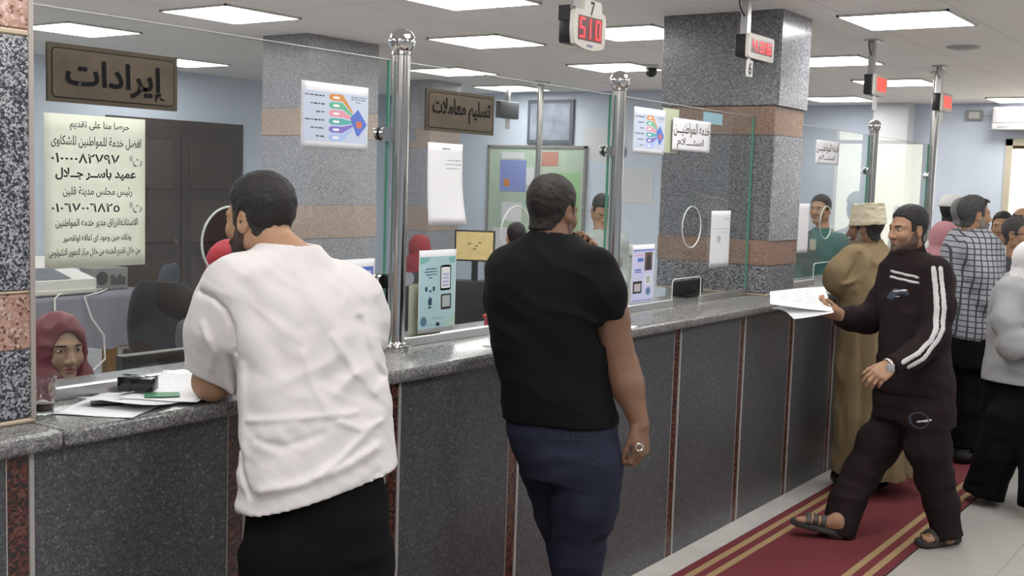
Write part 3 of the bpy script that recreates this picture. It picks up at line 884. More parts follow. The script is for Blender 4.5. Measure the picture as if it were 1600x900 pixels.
queue_display(4.053, 0.12, 2.29, 2.492, 0.25, '510', 'white number display with a red 510 under a printed 7', style=1, pole=False)
t7 = [o for o in bpy.data.objects if o.name == 'queue_display'][0]
MB().box(4.03, 4.075, 0.145, 0.185, 2.44, ZC - 0.006).build('drop_pole', M_ALU, t7)
MB().box(3.93, 3.97, 0.135, 0.19, 2.40, 2.46).build('side_bracket', M_BLACK, t7)
queue_display(5.80, 0.12, 2.43, 2.556, 0.33, '436', 'square display with a red 436 hanging in front of the column', tagnum='6')
queue_display(7.68, 0.07, 2.385, 2.525, 0.25, '', 'third hanging display with a glowing red face, behind the column', far=True, tagnum='')
queue_display(9.40, 0.09, 2.395, 2.537, 0.28, '', 'farthest hanging display with a glowing red face on a tall pole', far=True, tagnum='')
# reflection of a dark display, built as a solid object inside the staff room
t = thing('hanging_screen', 'small dark screen hanging from the ceiling inside the staff room', 'screen', (9.95, 4.75, 2.3))
MB().box(9.79, 10.13, 4.72, 4.79, 2.40, 2.58, 0.01).build('case', mat('dark_grey_plastic', (0.07, 0.07, 0.075), 0.5), t, True)
MB().box(9.94, 9.98, 4.73, 4.77, 2.58, ZC - 0.004).build('drop_pole', M_ALU, t)
MB().box(9.92, 9.99, 4.74, 4.75, 2.29, 2.40).build('number_tag', M_WHITEPL, t)
# dome camera, smoke detector, AC, wall box
q = at(1018, 101, 2, ZC)
t = thing('dome_camera', 'tiny black dome camera on the ceiling beside the column', 'camera', (q[0], q[1], ZC - 0.1))
MB().lathe((q[0], q[1], ZC - 0.03), [(0.06, 0), (0.06, 0.029)]).build('mount', M_WHITEPL, t, True)
MB().sphere((q[0], q[1], ZC - 0.055), 0.05).build('dome', M_BLACK, t, True)
q = at(1505, 73, 2, ZC)
tag(MB().lathe((q[0], q[1], ZC - 0.02), [(0.05, 0), (0.1, 0.01), (0.11, 0.0195)]).build('ceiling_vent', mat('vent_grey', (0.40, 0.39, 0.38), 0.6), None, True), 'small round vent in the ceiling above the walkway', 'ceiling vent')
t = thing('air_conditioner', 'white wall-mounted air conditioner above the bright window', 'air conditioner', (XF - 0.12, 0.1, 2.44))
MB().box(XF - 0.21, XF - 0.002, -0.30, 0.565, 2.45, 2.69, 0.025, 3).build('body', M_WHITEPL, t, True)
MB().box(XF - 0.217, XF - 0.20, -0.28, 0.55, 2.52, 2.67, 0.004, 1).build('intake_grille', mat('grille_grey', (0.33, 0.32, 0.33), 0.6), t)
MB().box(XF - 0.215, XF - 0.20, 0.38, 0.50, 2.475, 2.49).build('maker_badge', M_GINK, t)
MB().box(XF - 0.214, XF - 0.19, -0.28, 0.58, 2.452, 2.462).build('louvre', M_ALU, t)
t = thing('wall_box', 'small grey switch box on the wall beside the air conditioner', 'switch box', (XF - 0.03, 0.79, 2.58))
MB().box(XF - 0.04, XF - 0.001, 0.70, 0.87, 2.56, 2.67, 0.006).build('frame', mat('switch_grey', (0.34, 0.34, 0.33), 0.5), t)
MB().box(XF - 0.046, XF - 0.035, 0.73, 0.84, 2.58, 2.65, 0.003).build('face', M_WHITEPL, t)
MB().tube([(XF - 0.01, 0.70, 2.61), (XF - 0.01, 0.6, 2.60)], 0.006, 8).build('cable', M_WHITEPL, t, True)

# ------------------------------------------------------------------ plates and papers on the glass
YG = GY - 0.0056
M_BRASS = mat('aged_brass', (0.098, 0.075, 0.050), 0.45, 0.4, var=0.3, vscale=7)
M_BRASSE = mat('brass_border', (0.075, 0.060, 0.040), 0.45, 0.4)
M_ENG = mat('blackened_engraving', (0.005, 0.005, 0.006), 0.7, spec=0.15)


def brass(x0, x1, z0, z1, txt, box, label):
    t = thing('brass_plate', label, 'sign', ((x0 + x1) / 2, YG, z0))
    MB().prism_y(rrect(x0, x1, z0, z1, 0.003), YG - 0.008, YG).build('border', M_BRASSE, t)
    m = 0.011
    MB().prism_y(rrect(x0 + m, x1 - m, z0 + m, z1 - m, 0.013), YG - 0.0086, YG - 0.007).build('engraved_line', M_ENG, t)
    m = 0.0135
    MB().prism_y(rrect(x0 + m, x1 - m, z0 + m, z1 - m, 0.011), YG - 0.0092, YG - 0.007).build('field', M_BRASS, t)
    V, Fc = text_geo(txt, *box, YG - 0.0092, 0.024)
    link_mesh('lettering', V, Fc, M_ENG, t)


brass(1.703, 2.105, 1.913, 2.062, 'إيرادات', (1.752, 2.067, 1.932, 2.028), 'large brass plate with black Arabic lettering beside the pillar')
brass(3.203, 3.615, 1.92, 2.071, 'تسليم معاملات', (3.235, 3.588, 1.955, 2.043), 'brass plate with two Arabic words, right of the nearest steel post')


def sheet(name, x0, x1, z0, z1, label, m=None, th=0.0008, y=None, cat='poster', curl=0.0):
    y = YG if y is None else y
    t = thing(name, label, cat, ((x0 + x1) / 2, y, z0))
    n = 10
    V = []; Fc = []
    for j in range(n + 1):
        for i in range(n + 1):
            u = i / n; w = j / n
            off = curl * ((1 - w) ** 3) * (0.4 + 0.6 * u) if curl else 0
            V.append((x0 + (x1 - x0) * u, y - th - off, z0 + (z1 - z0) * w))
    N = len(V); V += [(a, b + th, c) for a, b, c in V]
    for j in range(n):
        for i in range(n):
            a = j * (n + 1) + i; q_ = (a, a + 1, a + n + 2, a + n + 1); Fc.append(q_); Fc.append(tuple(k + N for k in q_[::-1]))
    for k in range(n):
        for a, b in ((k, k + 1), (n * (n + 1) + k + 1, n * (n + 1) + k), ((k + 1) * (n + 1), k * (n + 1)), (k * (n + 1) + n, (k + 1) * (n + 1) + n)):
            Fc.append((b, a, a + N, b + N))
    link_mesh('sheet', V, Fc, m or M_PAPER, t, True)
    return t, y - th - 0.0001


class Pr:
    """Prints on a sheet in its own 0..1 coordinates."""
    def __init__(s, t, y, x0, x1, z0, z1): s.t, s.y, s.b = t, y, (x0, x1, z0, z1); s.k = 0

    def X(s, u): return s.b[0] + u * (s.b[1] - s.b[0])
    def Z(s, v): return s.b[3] - v * (s.b[3] - s.b[2])

    def rect(s, u0, u1, v0, v1, m, name='print', r=0.0, lift=0):
        x0, x1, z0, z1 = s.X(u0), s.X(u1), s.Z(v1), s.Z(v0)
        poly = rrect(x0, x1, z0, z1, r) if r else [(x0, z0), (x1, z0), (x1, z1), (x0, z1)]
        MB().prism_y(poly, s.y - 0.0002 * (1 + lift), s.y + 0.0001).build(name, m, s.t); return s

    def poly(s, pts, m, name='print', lift=1):
        MB().prism_y([(s.X(u), s.Z(v)) for u, v in pts], s.y - 0.0002 * (1 + lift), s.y + 0.0001).build(name, m, s.t); return s

    def lines(s, rows, m, name='text_lines', h=0.012, lift=1):
        """Illegible small print: rows of short word strokes."""
        mb = MB()
        for u0, u1, v in rows:
            u = u0
            while u < u1 - 0.005:
                w = min(rnd.uniform(0.03, 0.08), u1 - u); hh = h * rnd.uniform(0.6, 1.0)
                mb.prism_y([(s.X(u), s.Z(v + hh)), (s.X(u + w), s.Z(v + hh)), (s.X(u + w), s.Z(v)), (s.X(u), s.Z(v))], s.y - 0.0002 * (1 + lift), s.y + 0.0001); u += w + 0.012
        mb.build(name, m, s.t); return s

    def text(s, txt, u0, u1, v0, v1, m, bold=0.0, name='lettering'):
        V, Fc = text_geo(txt, s.X(u0), s.X(u1), s.Z(v1), s.Z(v0), s.y, bold, 0.0004)
        link_mesh(name, V, Fc, m, s.t); return s


# complaints notice
x0, x1, z0, z1 = 1.697, 2.003, 1.484, 1.884
t, yy = sheet('notice', x0, x1, z0, z1, 'pale green Arabic notice with telephone numbers under the large brass plate', mat('pale_green_paper', (0.68, 0.72, 0.60), 0.8, var=0.05, vscale=14))
p = Pr(t, yy, x0, x1, z0, z1)
for txt, u0, u1, v0, v1, bd in (
        ('حرصا منا على تقديم', 0.24, 0.83, 0.035, 0.105, 0.008), ('افضل خدمة للمواطنين للشكاوى', 0.06, 0.955, 0.135, 0.215, 0.008),
        ('٠١٠٠٠٠٨٢٧٩٧', 0.06, 0.73, 0.25, 0.315, 0.015), ('ت*', 0.83, 0.96, 0.25, 0.325, 0.0),
        ('عميد ياســر جــلال', 0.10, 0.90, 0.345, 0.425, 0.03), ('رئيس مجلس مدينة قلين', 0.17, 0.86, 0.465, 0.535, 0.008),
        ('٠١٠٦٧٠٠٦٨٢٥', 0.06, 0.73, 0.575, 0.635, 0.015), ('ت*', 0.83, 0.96, 0.565, 0.64, 0.0),
        ('الاستاذه/ارزاق مدير خدمه المواطنين', 0.10, 0.92, 0.675, 0.74, 0.010), ('وذلك حين وجود اى اعاقه اوتقصير', 0.17, 0.85, 0.78, 0.835, 0.012),
        ('من خلال تقديم الخدمه من خلال مركز التطوير التكنولوجى', 0.035, 0.945, 0.87, 0.94, 0.014)):
    p.text(txt, u0, u1, v0, v1, M_INK, bd)

PAL = [('orange_ink', (0.62, 0.25, 0.06)), ('green_ink', (0.13, 0.42, 0.27)), ('pink_ink', (0.70, 0.30, 0.36)), ('teal_ink', (0.10, 0.38, 0.36)), ('violet_ink', (0.20, 0.16, 0.50)), ('sky_ink', (0.36, 0.47, 0.76))]
M_BLUE = mat('royal_blue_ink', (0.09, 0.16, 0.52), 0.6)


def infographic(x0, x1, z0, z1, label):
    t, yy = sheet('infographic_poster', x0, x1, z0, z1, label, mat('glossy_white_paper', (0.72, 0.72, 0.76), 0.4))
    p = Pr(t, yy, x0, x1, z0, z1)
    p.rect(0.03, 0.985, 0.13, 0.89, mat('pale_blue_print', (0.50, 0.56, 0.68), 0.5), 'blue_field')
    for i, (nm, c) in enumerate(PAL):
        m = mat(nm, c, 0.6); v = 0.155 + i * 0.122; ty = 0.40 + 0.05 * i
        p.poly([(0.44, v), (0.60, v), (0.76, ty), (0.76, ty + 0.035), (0.60, v + 0.1), (0.44, v + 0.1), (0.40, v + 0.075), (0.40, v + 0.025)], m, 'coloured_tab')
        p.rect(0.46, 0.55, v + 0.035, v + 0.07, mat('white_print', (0.8, 0.8, 0.82), 0.6), 'tab_number', 0, 3)
        p.lines([(0.05 + 0.08 * (i % 3), 0.33, v + 0.035)], M_INK, 'caption', 0.022)
    p.poly([(0.72, 0.50), (0.84, 0.36), (0.98, 0.58), (0.96, 0.62), (0.85, 0.78), (0.82, 0.76)], M_BLUE, 'blue_card', 4)
    p.rect(0.81, 0.90, 0.54, 0.65, mat('red_orange_ink', (0.55, 0.16, 0.10), 0.6), 'card_emblem', 0.008, 6)
    p.lines([(0.73, 0.97, 0.17), (0.73, 0.97, 0.205), (0.80, 0.88, 0.25)], M_INK, 'heading', 0.012)
    return t


infographic(2.592, 2.903, 1.832, 2.045, 'white poster with a fan of coloured tabs behind the white-shirted man')
infographic(4.732, 5.044, 1.895, 2.113, 'poster with a fan of coloured tabs right of the second steel post')
# hanging A4 page (its two printed squares left blank)
x0, x1, z0, z1 = 3.226, 3.432, 1.575, 1.878
t, yy = sheet('printed_page', x0, x1, z0, z1, 'tall white printed page hanging under the two-word brass plate', None, curl=0.03)
yy = YG - 0.0012
p = Pr(t, yy, x0, x1, z0, z1)
p.lines([(0.40, 0.62, 0.06)], M_INK, 'heading', 0.016)
p.lines([(0.55, 0.95, 0.2), (0.5, 0.97, 0.25), (0.52, 0.97, 0.3), (0.74, 0.97, 0.345)], M_GINK, 'text_lines', 0.012)
p.lines([(0.2, 0.95, 0.515)], M_GINK, 'boxed_line', 0.014)
mb = MB()
for a in ((0.18, 0.97, 0.49, 0.494), (0.18, 0.97, 0.548, 0.552)): mb.prism_y([(p.X(a[0]), p.Z(a[3])), (p.X(a[1]), p.Z(a[3])), (p.X(a[1]), p.Z(a[2])), (p.X(a[0]), p.Z(a[2]))], yy - 0.0002, yy)
mb.build('box_rule', M_GINK, t)
# teal poster
x0, x1, z0, z1 = 3.192, 3.41, 1.178, 1.484
tag(MB().box(3.17, 3.36, GY + 0.02, GY + 0.0212, 1.15, 1.36).build('backing_sheet', mat('cream_paper', (0.62, 0.62, 0.45), 0.8)), 'plain cream sheet showing behind the lower edge of the teal poster', 'paper')
t, yy = sheet('teal_poster', x0, x1, z0, z1, 'pale teal poster with a phone drawing at the foot of the glass beside the post')
p = Pr(t, yy, x0, x1, z0, z1)
p.rect(0.02, 0.98, 0.08, 0.95, mat('pale_teal_print', (0.42, 0.62, 0.66), 0.6), 'teal_field')
TL = mat('deep_teal_print', (0.20, 0.47, 0.45), 0.6)
p.poly([(0.02, 0.08), (0.30, 0.08), (0.22, 0.14), (0.02, 0.17)], TL, 'corner_leaf'); p.poly([(0.78, 0.10), (0.98, 0.08), (0.98, 0.16), (0.84, 0.17)], TL, 'corner_leaf')
p.poly([(0.72, 0.90), (0.98, 0.78), (0.98, 0.95), (0.80, 0.95)], mat('mint_print', (0.40, 0.60, 0.52), 0.6), 'corner_leaf')
p.lines([(0.18, 0.48, 0.22), (0.15, 0.50, 0.255), (0.20, 0.48, 0.29), (0.26, 0.36, 0.33)], mat('navy_ink', (0.02, 0.05, 0.12), 0.7), 'slogan', 0.016)
p.rect(0.57, 0.86, 0.19, 0.50, mat('lilac_ink', (0.30, 0.34, 0.62), 0.6), 'phone_drawing', 0.01)
p.rect(0.595, 0.835, 0.215, 0.475, mat('white_print', (0.8, 0.8, 0.82)), 'phone_screen', 0.004, 3)
for k in range(4): p.rect(0.63, 0.80, 0.29 + 0.045 * k, 0.315 + 0.045 * k, mat('lilac_print', (0.45, 0.48, 0.75), 0.6), 'phone_row', 0, 5)
for u, v in ((0.20, 0.47), (0.40, 0.47)): p.rect(u - 0.03, u + 0.03, v - 0.03, v + 0.03, mat('navy_ink', (0, 0, 0)), 'app_icon', 0.006, 2)
p.poly([(0.27, 0.50), (0.31, 0.48), (0.35, 0.50), (0.31, 0.515)], mat('navy_ink', (0, 0, 0)), 'small_mark')
p.poly([(0.25, 0.62), (0.30, 0.56), (0.36, 0.60), (0.35, 0.67), (0.27, 0.67)], mat('navy_ink', (0, 0, 0)), 'app_icon'); p.rect(0.26, 0.34, 0.685, 0.705, M_INK, 'app_caption')
p.rect(0.60, 0.88, 0.545, 0.735, M_INK, 'black_frame', 0.006, 2); p.rect(0.635, 0.845, 0.565, 0.705, mat('grey_print', (0.42, 0.47, 0.48), 0.6), 'blank_square', 0, 4)
p.poly([(0.145 + 0.085 * math.cos(a), 0.86 + 0.06 * math.sin(a)) for a in np.linspace(0, 2 * math.pi, 24, False)], mat('slate_blue_ink', (0.10, 0.20, 0.32), 0.6), 'round_seal')
p.lines([(0.36, 0.72, 0.825), (0.42, 0.68, 0.845)], M_GINK, 'address', 0.008)
p.poly([(0.47, 0.93), (0.50, 0.88), (0.56, 0.89), (0.59, 0.93)], M_INK, 'emblem')
p.rect(0.05, 0.95, 0.905, 0.91, TL, 'rule', 0, 0)
# blue-framed poster behind the white shirt
x0, x1, z0, z1 = 2.745, 2.953, 1.19, 1.466
t, yy = sheet('blue_framed_poster', x0, x1, z0, z1, 'blue-bordered poster half hidden by the white-shirted man, left of the post')
p = Pr(t, yy, x0, x1, z0, z1)
p.rect(0.04, 0.96, 0.10, 0.97, M_BLUE, 'border'); p.rect(0.09, 0.91, 0.15, 0.92, mat('pale_violet_print', (0.55, 0.56, 0.72), 0.6), 'field', 0, 2)
p.rect(0.52, 0.88, 0.20, 0.52, mat('brown_photo_print', (0.16, 0.10, 0.08), 0.6), 'photo', 0, 4); p.lines([(0.12, 0.45, 0.25), (0.12, 0.45, 0.3), (0.12, 0.45, 0.6)], M_BLUE, 'text_lines', 0.02, 4)
# lilac poster at the foot of the third screen
x0, x1, z0, z1 = 4.771, 4.995, 1.166, 1.46
t, yy = sheet('lilac_poster', x0, x1, z0, z1, 'small lilac poster with a photo at the foot of the glass by the second post')
p = Pr(t, yy, x0, x1, z0, z1)
p.rect(0.03, 0.97, 0.07, 0.95, mat('lilac_field_print', (0.56, 0.57, 0.78), 0.6), 'field'); p.rect(0.05, 0.97, 0.085, 0.105, M_BLUE, 'top_band', 0, 2); p.rect(0.05, 0.95, 0.915, 0.935, mat('mid_blue_print', (0.25, 0.30, 0.62), 0.6), 'bottom_band', 0, 2)
p.rect(0.56, 0.90, 0.13, 0.43, mat('brown_photo_print', (0, 0, 0)), 'photo', 0, 3); p.poly([(0.62, 0.43), (0.65, 0.20), (0.74, 0.15), (0.82, 0.22), (0.86, 0.43)], mat('dark_figure_print', (0.03, 0.025, 0.03), 0.6), 'photo_figure', 5)
p.rect(0.24, 0.50, 0.22, 0.28, M_BLUE, 'blue_box', 0, 3); p.lines([(0.12, 0.45, 0.17)], mat('pink_ink', (0, 0, 0)), 'heading', 0.015, 3); p.lines([(0.14, 0.42, 0.40), (0.14, 0.42, 0.44)], M_BLUE, 'slogan', 0.03, 3)
p.rect(0.08, 0.46, 0.60, 0.80, M_INK, 'black_frame', 0, 3); p.rect(0.13, 0.41, 0.64, 0.77, mat('grey_rose_print', (0.5, 0.45, 0.48), 0.6), 'blank_square', 0, 5)
p.rect(0.58, 0.88, 0.50, 0.67, mat('white_print', (0, 0, 0)), 'white_square', 0, 3); p.rect(0.63, 0.83, 0.52, 0.65, mat('grey_print', (0, 0, 0)), 'blank_square', 0, 5)
p.poly([(0.76 + 0.10 * math.cos(a), 0.78 + 0.065 * math.sin(a)) for a in np.linspace(0, 2 * math.pi, 24, False)], mat('slate_blue_ink', (0, 0, 0)), 'round_seal', 3)
# service signs
M_BROWN = mat('dark_brown_ink', (0.06, 0.03, 0.025), 0.7)
for (x0, x1, z0, z1), lb in (((5.128, 5.557, 1.925, 2.086), 'white two-line Arabic sign on the glass left of the column'), ((7.105, 7.532, 1.918, 2.07), 'white two-line Arabic sign on the glass right of the column')):
    t, yy = sheet('service_sign', x0, x1, z0, z1, lb, cat='sign')
    p = Pr(t, yy, x0, x1, z0, z1)
    p.text('خدمه المواطنيـــن', 0.03, 0.97, 0.10, 0.56, M_BROWN, 0.012); p.text('استـــلام', 0.12, 0.82, 0.58, 0.93, M_BROWN, 0.012)
x0, x1, z0, z1 = 5.619, 5.863, 1.314, 1.62
t, yy = sheet('printed_page', x0, x1, z0, z1, 'white printed page with a small round stamp on the glass before the column')
p = Pr(t, yy, x0, x1, z0, z1)
p.lines([(0.68, 0.92, 0.12), (0.70, 0.92, 0.15), (0.1, 0.95, 0.315), (0.45, 0.9, 0.38), (0.72, 0.9, 0.955)], M_GINK, 'text_lines', 0.008)
p.poly([(0.43 + 0.10 * math.cos(a), 0.50 + 0.07 * math.sin(a)) for a in np.linspace(0, 2 * math.pi, 20, False)], mat('grey_print', (0, 0, 0)), 'round_stamp')
a, b = at(1101, 174, 1, GY), at(1130, 196, 1, GY)
tag(MB().box(a[0], b[0], GY + 0.006, GY + 0.0068, b[2], a[2]).build('blue_card', mat('pale_cyan_card', (0.36, 0.58, 0.68), 0.6)), 'small pale blue card on the glass above the white sign by the column', 'card')
a, b = at(1038, 168, 1, GY), at(1060, 240, 1, GY)
tag(MB().box(a[0], b[0], GY + 0.006, GY + 0.0068, b[2], a[2]).build('cream_sheet', mat('cream_paper', (0, 0, 0))), 'narrow cream sheet behind the glass right of the second coloured tab poster', 'paper')
sheet('printed_page', 6.87, 7.05, 1.35, 1.662, 'blank white page on the glass just right of the column')
# ------------------------------------------------------------------ staff room furniture
M_WOOD = mat('dark_wood', (0.032, 0.018, 0.016), 0.45, var=0.25, vscale=9)
M_WOODL = mat('dark_wood_edge', (0.045, 0.026, 0.022), 0.45)
d1 = thing('door_1', 'dark wooden double door on the pale rear wall behind the notice', 'door', (7.65, YB - 0.03, 0)); d1['kind'] = 'structure'
MB().box(6.75, 8.44, YB - 0.05, YB - 0.001, 0, 2.25, 0.006, 1).build('door_frame', M_WOODL, d1)
for x0, x1 in ((6.83, 7.58), (7.61, 8.36)):
    b = MB().box(x0, x1, YB - 0.075, YB - 0.04, 0.02, 2.17, 0.004, 1)
    lf = b.build('leaf', M_WOOD, d1)
    for z0, z1 in ((0.15, 0.85), (1.0, 1.45), (1.55, 2.05)):
        MB().box(x0 + 0.1, x1 - 0.1, YB - 0.088, YB - 0.07, z0, z1, 0.012, 1).build('raised_panel', M_WOODL, d1)
MB().sphere((7.50, YB - 0.10, 1.02), 0.03).build('door_knob', M_BRASS, d1, True)

# cloth-covered desk
t = thing('cloth_covered_desk', 'desk under a grey-blue cloth with an orange wooden leg, behind the woman in crimson', 'desk', (5.2, 5.45, 0))
MB().box(4.52, 5.80, 5.16, 5.74, 0.74, 0.772, 0.004, 1).build('desk_top', mat('orange_wood', (0.42, 0.22, 0.05), 0.5), t)
for x in (4.58, 5.73):
    for y in (5.21, 5.69): MB().box(x - 0.05, x + 0.05, y - 0.035, y + 0.035, 0, 0.74).build('leg', mat('orange_wood', (0, 0, 0)), t)
V = []; Fc = []
per = []
x0, x1, y0, y1 = 4.505, 5.815, 5.145, 5.755
for k in range(60): per.append((x0 + (x1 - x0) * k / 60, y0))
for k in range(28): per.append((x1, y0 + (y1 - y0) * k / 28))
for k in range(60): per.append((x1 - (x1 - x0) * k / 60, y1))
for k in range(28): per.append((x0, y1 - (y1 - y0) * k / 28))
N = len(per); cx_, cy_ = (x0 + x1) / 2, (y0 + y1) / 2
for j in range(13):
    w = j / 12
    for k, (x, y) in enumerate(per):
        nx, ny = (x - cx_), (y - cy_)
        o = 0.03 * w * (math.sin(k * 0.55) * 0.6 + math.sin(k * 0.23 + 1) * 0.6 + 0.6)
        V.append((x + o * (0.8 if abs(nx) > 0.64 else 0.1) * np.sign(nx), y + o * (1 if abs(ny) > 0.29 else 0.1) * np.sign(ny), 0.781 - w * (0.40 + 0.02 * math.sin(k * 0.2))))
V.append((cx_, cy_, 0.783))
for j in range(12):
    for k in range(N): a = j * N + k; b = j * N + (k + 1) % N; Fc.append((a, b, b + N, a + N))
for k in range(N): Fc.append((len(V) - 1, (k + 1) % N, k))
tag(link_mesh('tablecloth', V, Fc, mat('grey_blue_cloth', (0.20, 0.20, 0.245), 0.9), None, True), 'grey-blue cloth draped over the printer desk', 'tablecloth')
t = thing('printer', 'white office printer on the cloth-covered desk', 'printer', (5.07, 5.45, 0.785))
b = MB(); V = [(4.72, 5.22, 0.79), (5.28, 5.22, 0.79), (5.28, 5.68, 0.79), (4.72, 5.68, 0.79), (4.72, 5.22, 0.90), (5.28, 5.22, 0.90), (5.16, 5.68, 1.05), (4.72, 5.68, 1.05)]
b.add(V, [(0, 3, 2, 1), (0, 1, 5, 4), (1, 2, 6, 5), (2, 3, 7, 6), (3, 0, 4, 7), (4, 5, 6, 7)]); b.build('body', M_WHITEPL, t)
MB().add([(4.73, 5.235, 0.9105), (5.08, 5.235, 0.9105), (5.05, 5.45, 0.978), (4.73, 5.45, 0.978)], [(0, 1, 2, 3)]).build('paper_window', mat('smoked_plastic', (0.13, 0.14, 0.17), 0.3), t)
MB().box(4.74, 5.26, 5.20, 5.225, 0.80, 0.83, 0.004).build('paper_tray', M_CREAM, t)
t = thing('power_supply_box', 'grey box with a round fan grille on the desk beside the printer', 'box', (5.55, 5.5, 0.785))
MB().box(5.39, 5.71, 5.42, 5.60, 0.786, 0.955, 0.004).build('case', mat('warm_grey_metal', (0.27, 0.26, 0.25), 0.5), t)
MB().lathe((5.47, 5.418, 0.875), [(0.055, 0), (0.055, 0.004)], 24, 1).build('fan_grille', mat('dark_grey_plastic', (0, 0, 0)), t)
for k in range(4): MB().box(5.55 + 0.035 * k, 5.575 + 0.035 * k, 5.412, 5.422, 0.82, 0.90 - 0.02 * (k % 2)).build('socket', mat('dark_grey_plastic', (0, 0, 0)), t)
tag(MB().tube([(5.45, 5.40, 0.795), (5.2, 5.25, 0.795), (4.95, 5.2, 0.80), (4.86, 5.12, 0.78), (4.84, 5.08, 0.6), (4.80, 5.07, 0.42), (4.83, 5.08, 0.25)], 0.007, 8).build('cable', M_WHITEPL, None, True), 'thin white cable hanging down the front of the grey-blue cloth', 'cable')
tag(MB().tube([(5.5, 5.40, 0.793), (5.30, 5.2, 0.795), (5.10, 5.11, 0.782), (5.14, 5.08, 0.62), (5.24, 5.07, 0.48), (5.25, 5.07, 0.30), (5.12, 5.06, 0.21), (5.0, 5.06, 0.25)], 0.007, 8).build('cable', M_WHITEPL, None, True), 'second white cable looping below the grey-blue cloth', 'cable')


def office_chair(x, y, ang, m, label, hb=1.12, w=0.27, group=None, sz=0.47):
    t = thing('office_chair', label, 'chair', (x, y, 0), group)
    c, s = math.cos(ang), math.sin(ang); F_ = np.array([c, s, 0]); L_ = np.array([-s, c, 0]); o = np.array([x, y, 0.])
    MB().obox(o + UP * sz, F_, L_, UP, 0.25, 0.25, 0.045, 0.035).build('seat', m, t, True)
    b = MB(); n = 9; zz = np.linspace(sz + 0.08, hb, n); V = []; Fc = []
    ring = 20
    for i, z in enumerate(zz):
        q = (i / (n - 1)); ww = w * (1 - 0.35 * q ** 3) * (0.82 + 0.18 * math.sin(math.pi * min(1, q * 1.6) / 2)); th = 0.05 * math.sqrt(max(0.04, 1 - q ** 6))
        if i == n - 1: ww *= 0.86
        cc = o - F_ * (0.24 + 0.06 * q) + UP * z
        for k in range(ring):
            a = 2 * math.pi * k / ring; ca, sa = math.cos(a), math.sin(a)
            V.append(cc + L_ * ww * math.copysign(abs(ca) ** 0.6, ca) + F_ * (th * math.copysign(abs(sa) ** 0.8, sa) + 0.05 * ca * ca))
    for i in range(n - 1):
        for k in range(ring): a = i * ring + k; c_ = i * ring + (k + 1) % ring; Fc.append((a, c_, c_ + ring, a + ring))
    Fc.append(tuple(range(ring))[::-1]); Fc.append(tuple(range((n - 1) * ring, n * ring)))
    b.add(V, Fc); b.build('backrest', m, t, True)
    MB().tube([o + UP * 0.06, o + UP * (sz - 0.04)], 0.03).build('gas_column', M_BLACK, t, True)
    for k in range(5):
        a = ang + k * 2 * math.pi / 5
        e = o + 0.29 * np.array([math.cos(a), math.sin(a), 0])
        MB().tube([o + UP * 0.10, e + UP * 0.075], [0.025, 0.016]).build('base_arm', M_BLACK, t, True)
        MB().sphere(e + UP * 0.028, 0.028, 12).build('caster', M_BLACK, t, True)
    for sg in (1, -1):
        MB().tube([o + L_ * sg * 0.27 - F_ * 0.2 + UP * 0.66, o + L_ * sg * 0.28 + F_ * 0.12 + UP * 0.68, o + L_ * sg * 0.27 + F_ * 0.14 + UP * (sz - 0.02)], 0.022).build('armrest', M_BLACK, t, True)
    return t


M_LEATH = mat('black_leather', (0.008, 0.008, 0.010), 0.6, spec=0.2)
q = P(288, 470, 6.9); office_chair(q[0], q[1], 0.4, M_LEATH, 'large black leather chair before the dark door', 1.10, 0.26)
q = P(748, 450, 8.0); office_chair(q[0], q[1], 0.7, M_LEATH, 'black leather chair behind the teal poster', 1.06, 0.29)
q = P(218, 442, 10.0); office_chair(q[0], q[1], 2.2, mat('slate_fabric', (0.045, 0.055, 0.075), 0.8), 'slate blue chair behind the cloth-covered desk', 0.93, 0.25)

# screens on the staff desk
def monitor(c, f, w, h, label, screen, desk_z, back=M_BLACK):
    f = nrm([f[0], f[1], 0]); r = np.cross(UP, f); c = np.asarray(c, float)
    t = thing('monitor', label, 'monitor', (c[0], c[1], desk_z))
    MB().obox(c, r, f, UP, w / 2, 0.022, h / 2, 0.006).build('case', back, t)
    MB().obox(c + f * 0.0225, r, f, UP, w / 2 - 0.016, 0.001, h / 2 - 0.016).build('screen', screen, t)
    MB().obox(c - f * 0.04 - UP * (h / 2 - 0.02 + (c[2] - h / 2 - desk_z) / 2), r, f, UP, 0.03, 0.015, 0.03 + (c[2] - h / 2 - desk_z) / 2).build('stand', back, t)
    MB().obox(np.array([c[0], c[1], desk_z + 0.008]) - f * 0.03, r, f, UP, 0.11, 0.085, 0.008, 0.004).build('foot', back, t)
    return t


M_SCR = mat('dark_screen', (0.01, 0.01, 0.012), 0.15)
monitor((2.44, 0.74, 1.01), (0.05, 1.0), 0.36, 0.27, 'black monitor behind the glass beside the woman in crimson', M_SCR, 0.752)
a, b = at(1055, 440, 1, 0.45), at(1097, 466, 1, 0.45)
t = thing('monitor', 'small black screen standing on the worktop behind the paper slot before the column', 'monitor', ((a[0] + b[0]) / 2, 0.46, ZT))
MB().box(a[0], b[0], 0.445, 0.47, ZT + 0.012, a[2], 0.005).build('case', M_BLACK, t, True); MB().box((a[0] + b[0]) / 2 - 0.08, (a[0] + b[0]) / 2 + 0.08, 0.42, 0.52, ZT + 0.0005, ZT + 0.014, 0.004).build('foot', M_BLACK, t, True)
MB().box(a[0] + 0.012, b[0] - 0.012, 0.469, 0.472, ZT + 0.03, a[2] - 0.012).build('screen', M_SCR, t)
q = P(742, 384, 11.0)
rd = thing('rear_desk', 'dark desk carrying the yellow monitor in the staff room', 'desk', (q[0], q[1], 0))
MB().obox((q[0], q[1], 0.735), HR, HF, UP, 0.6, 0.33, 0.02, 0.005).build('desk_top', M_WOODL, rd)
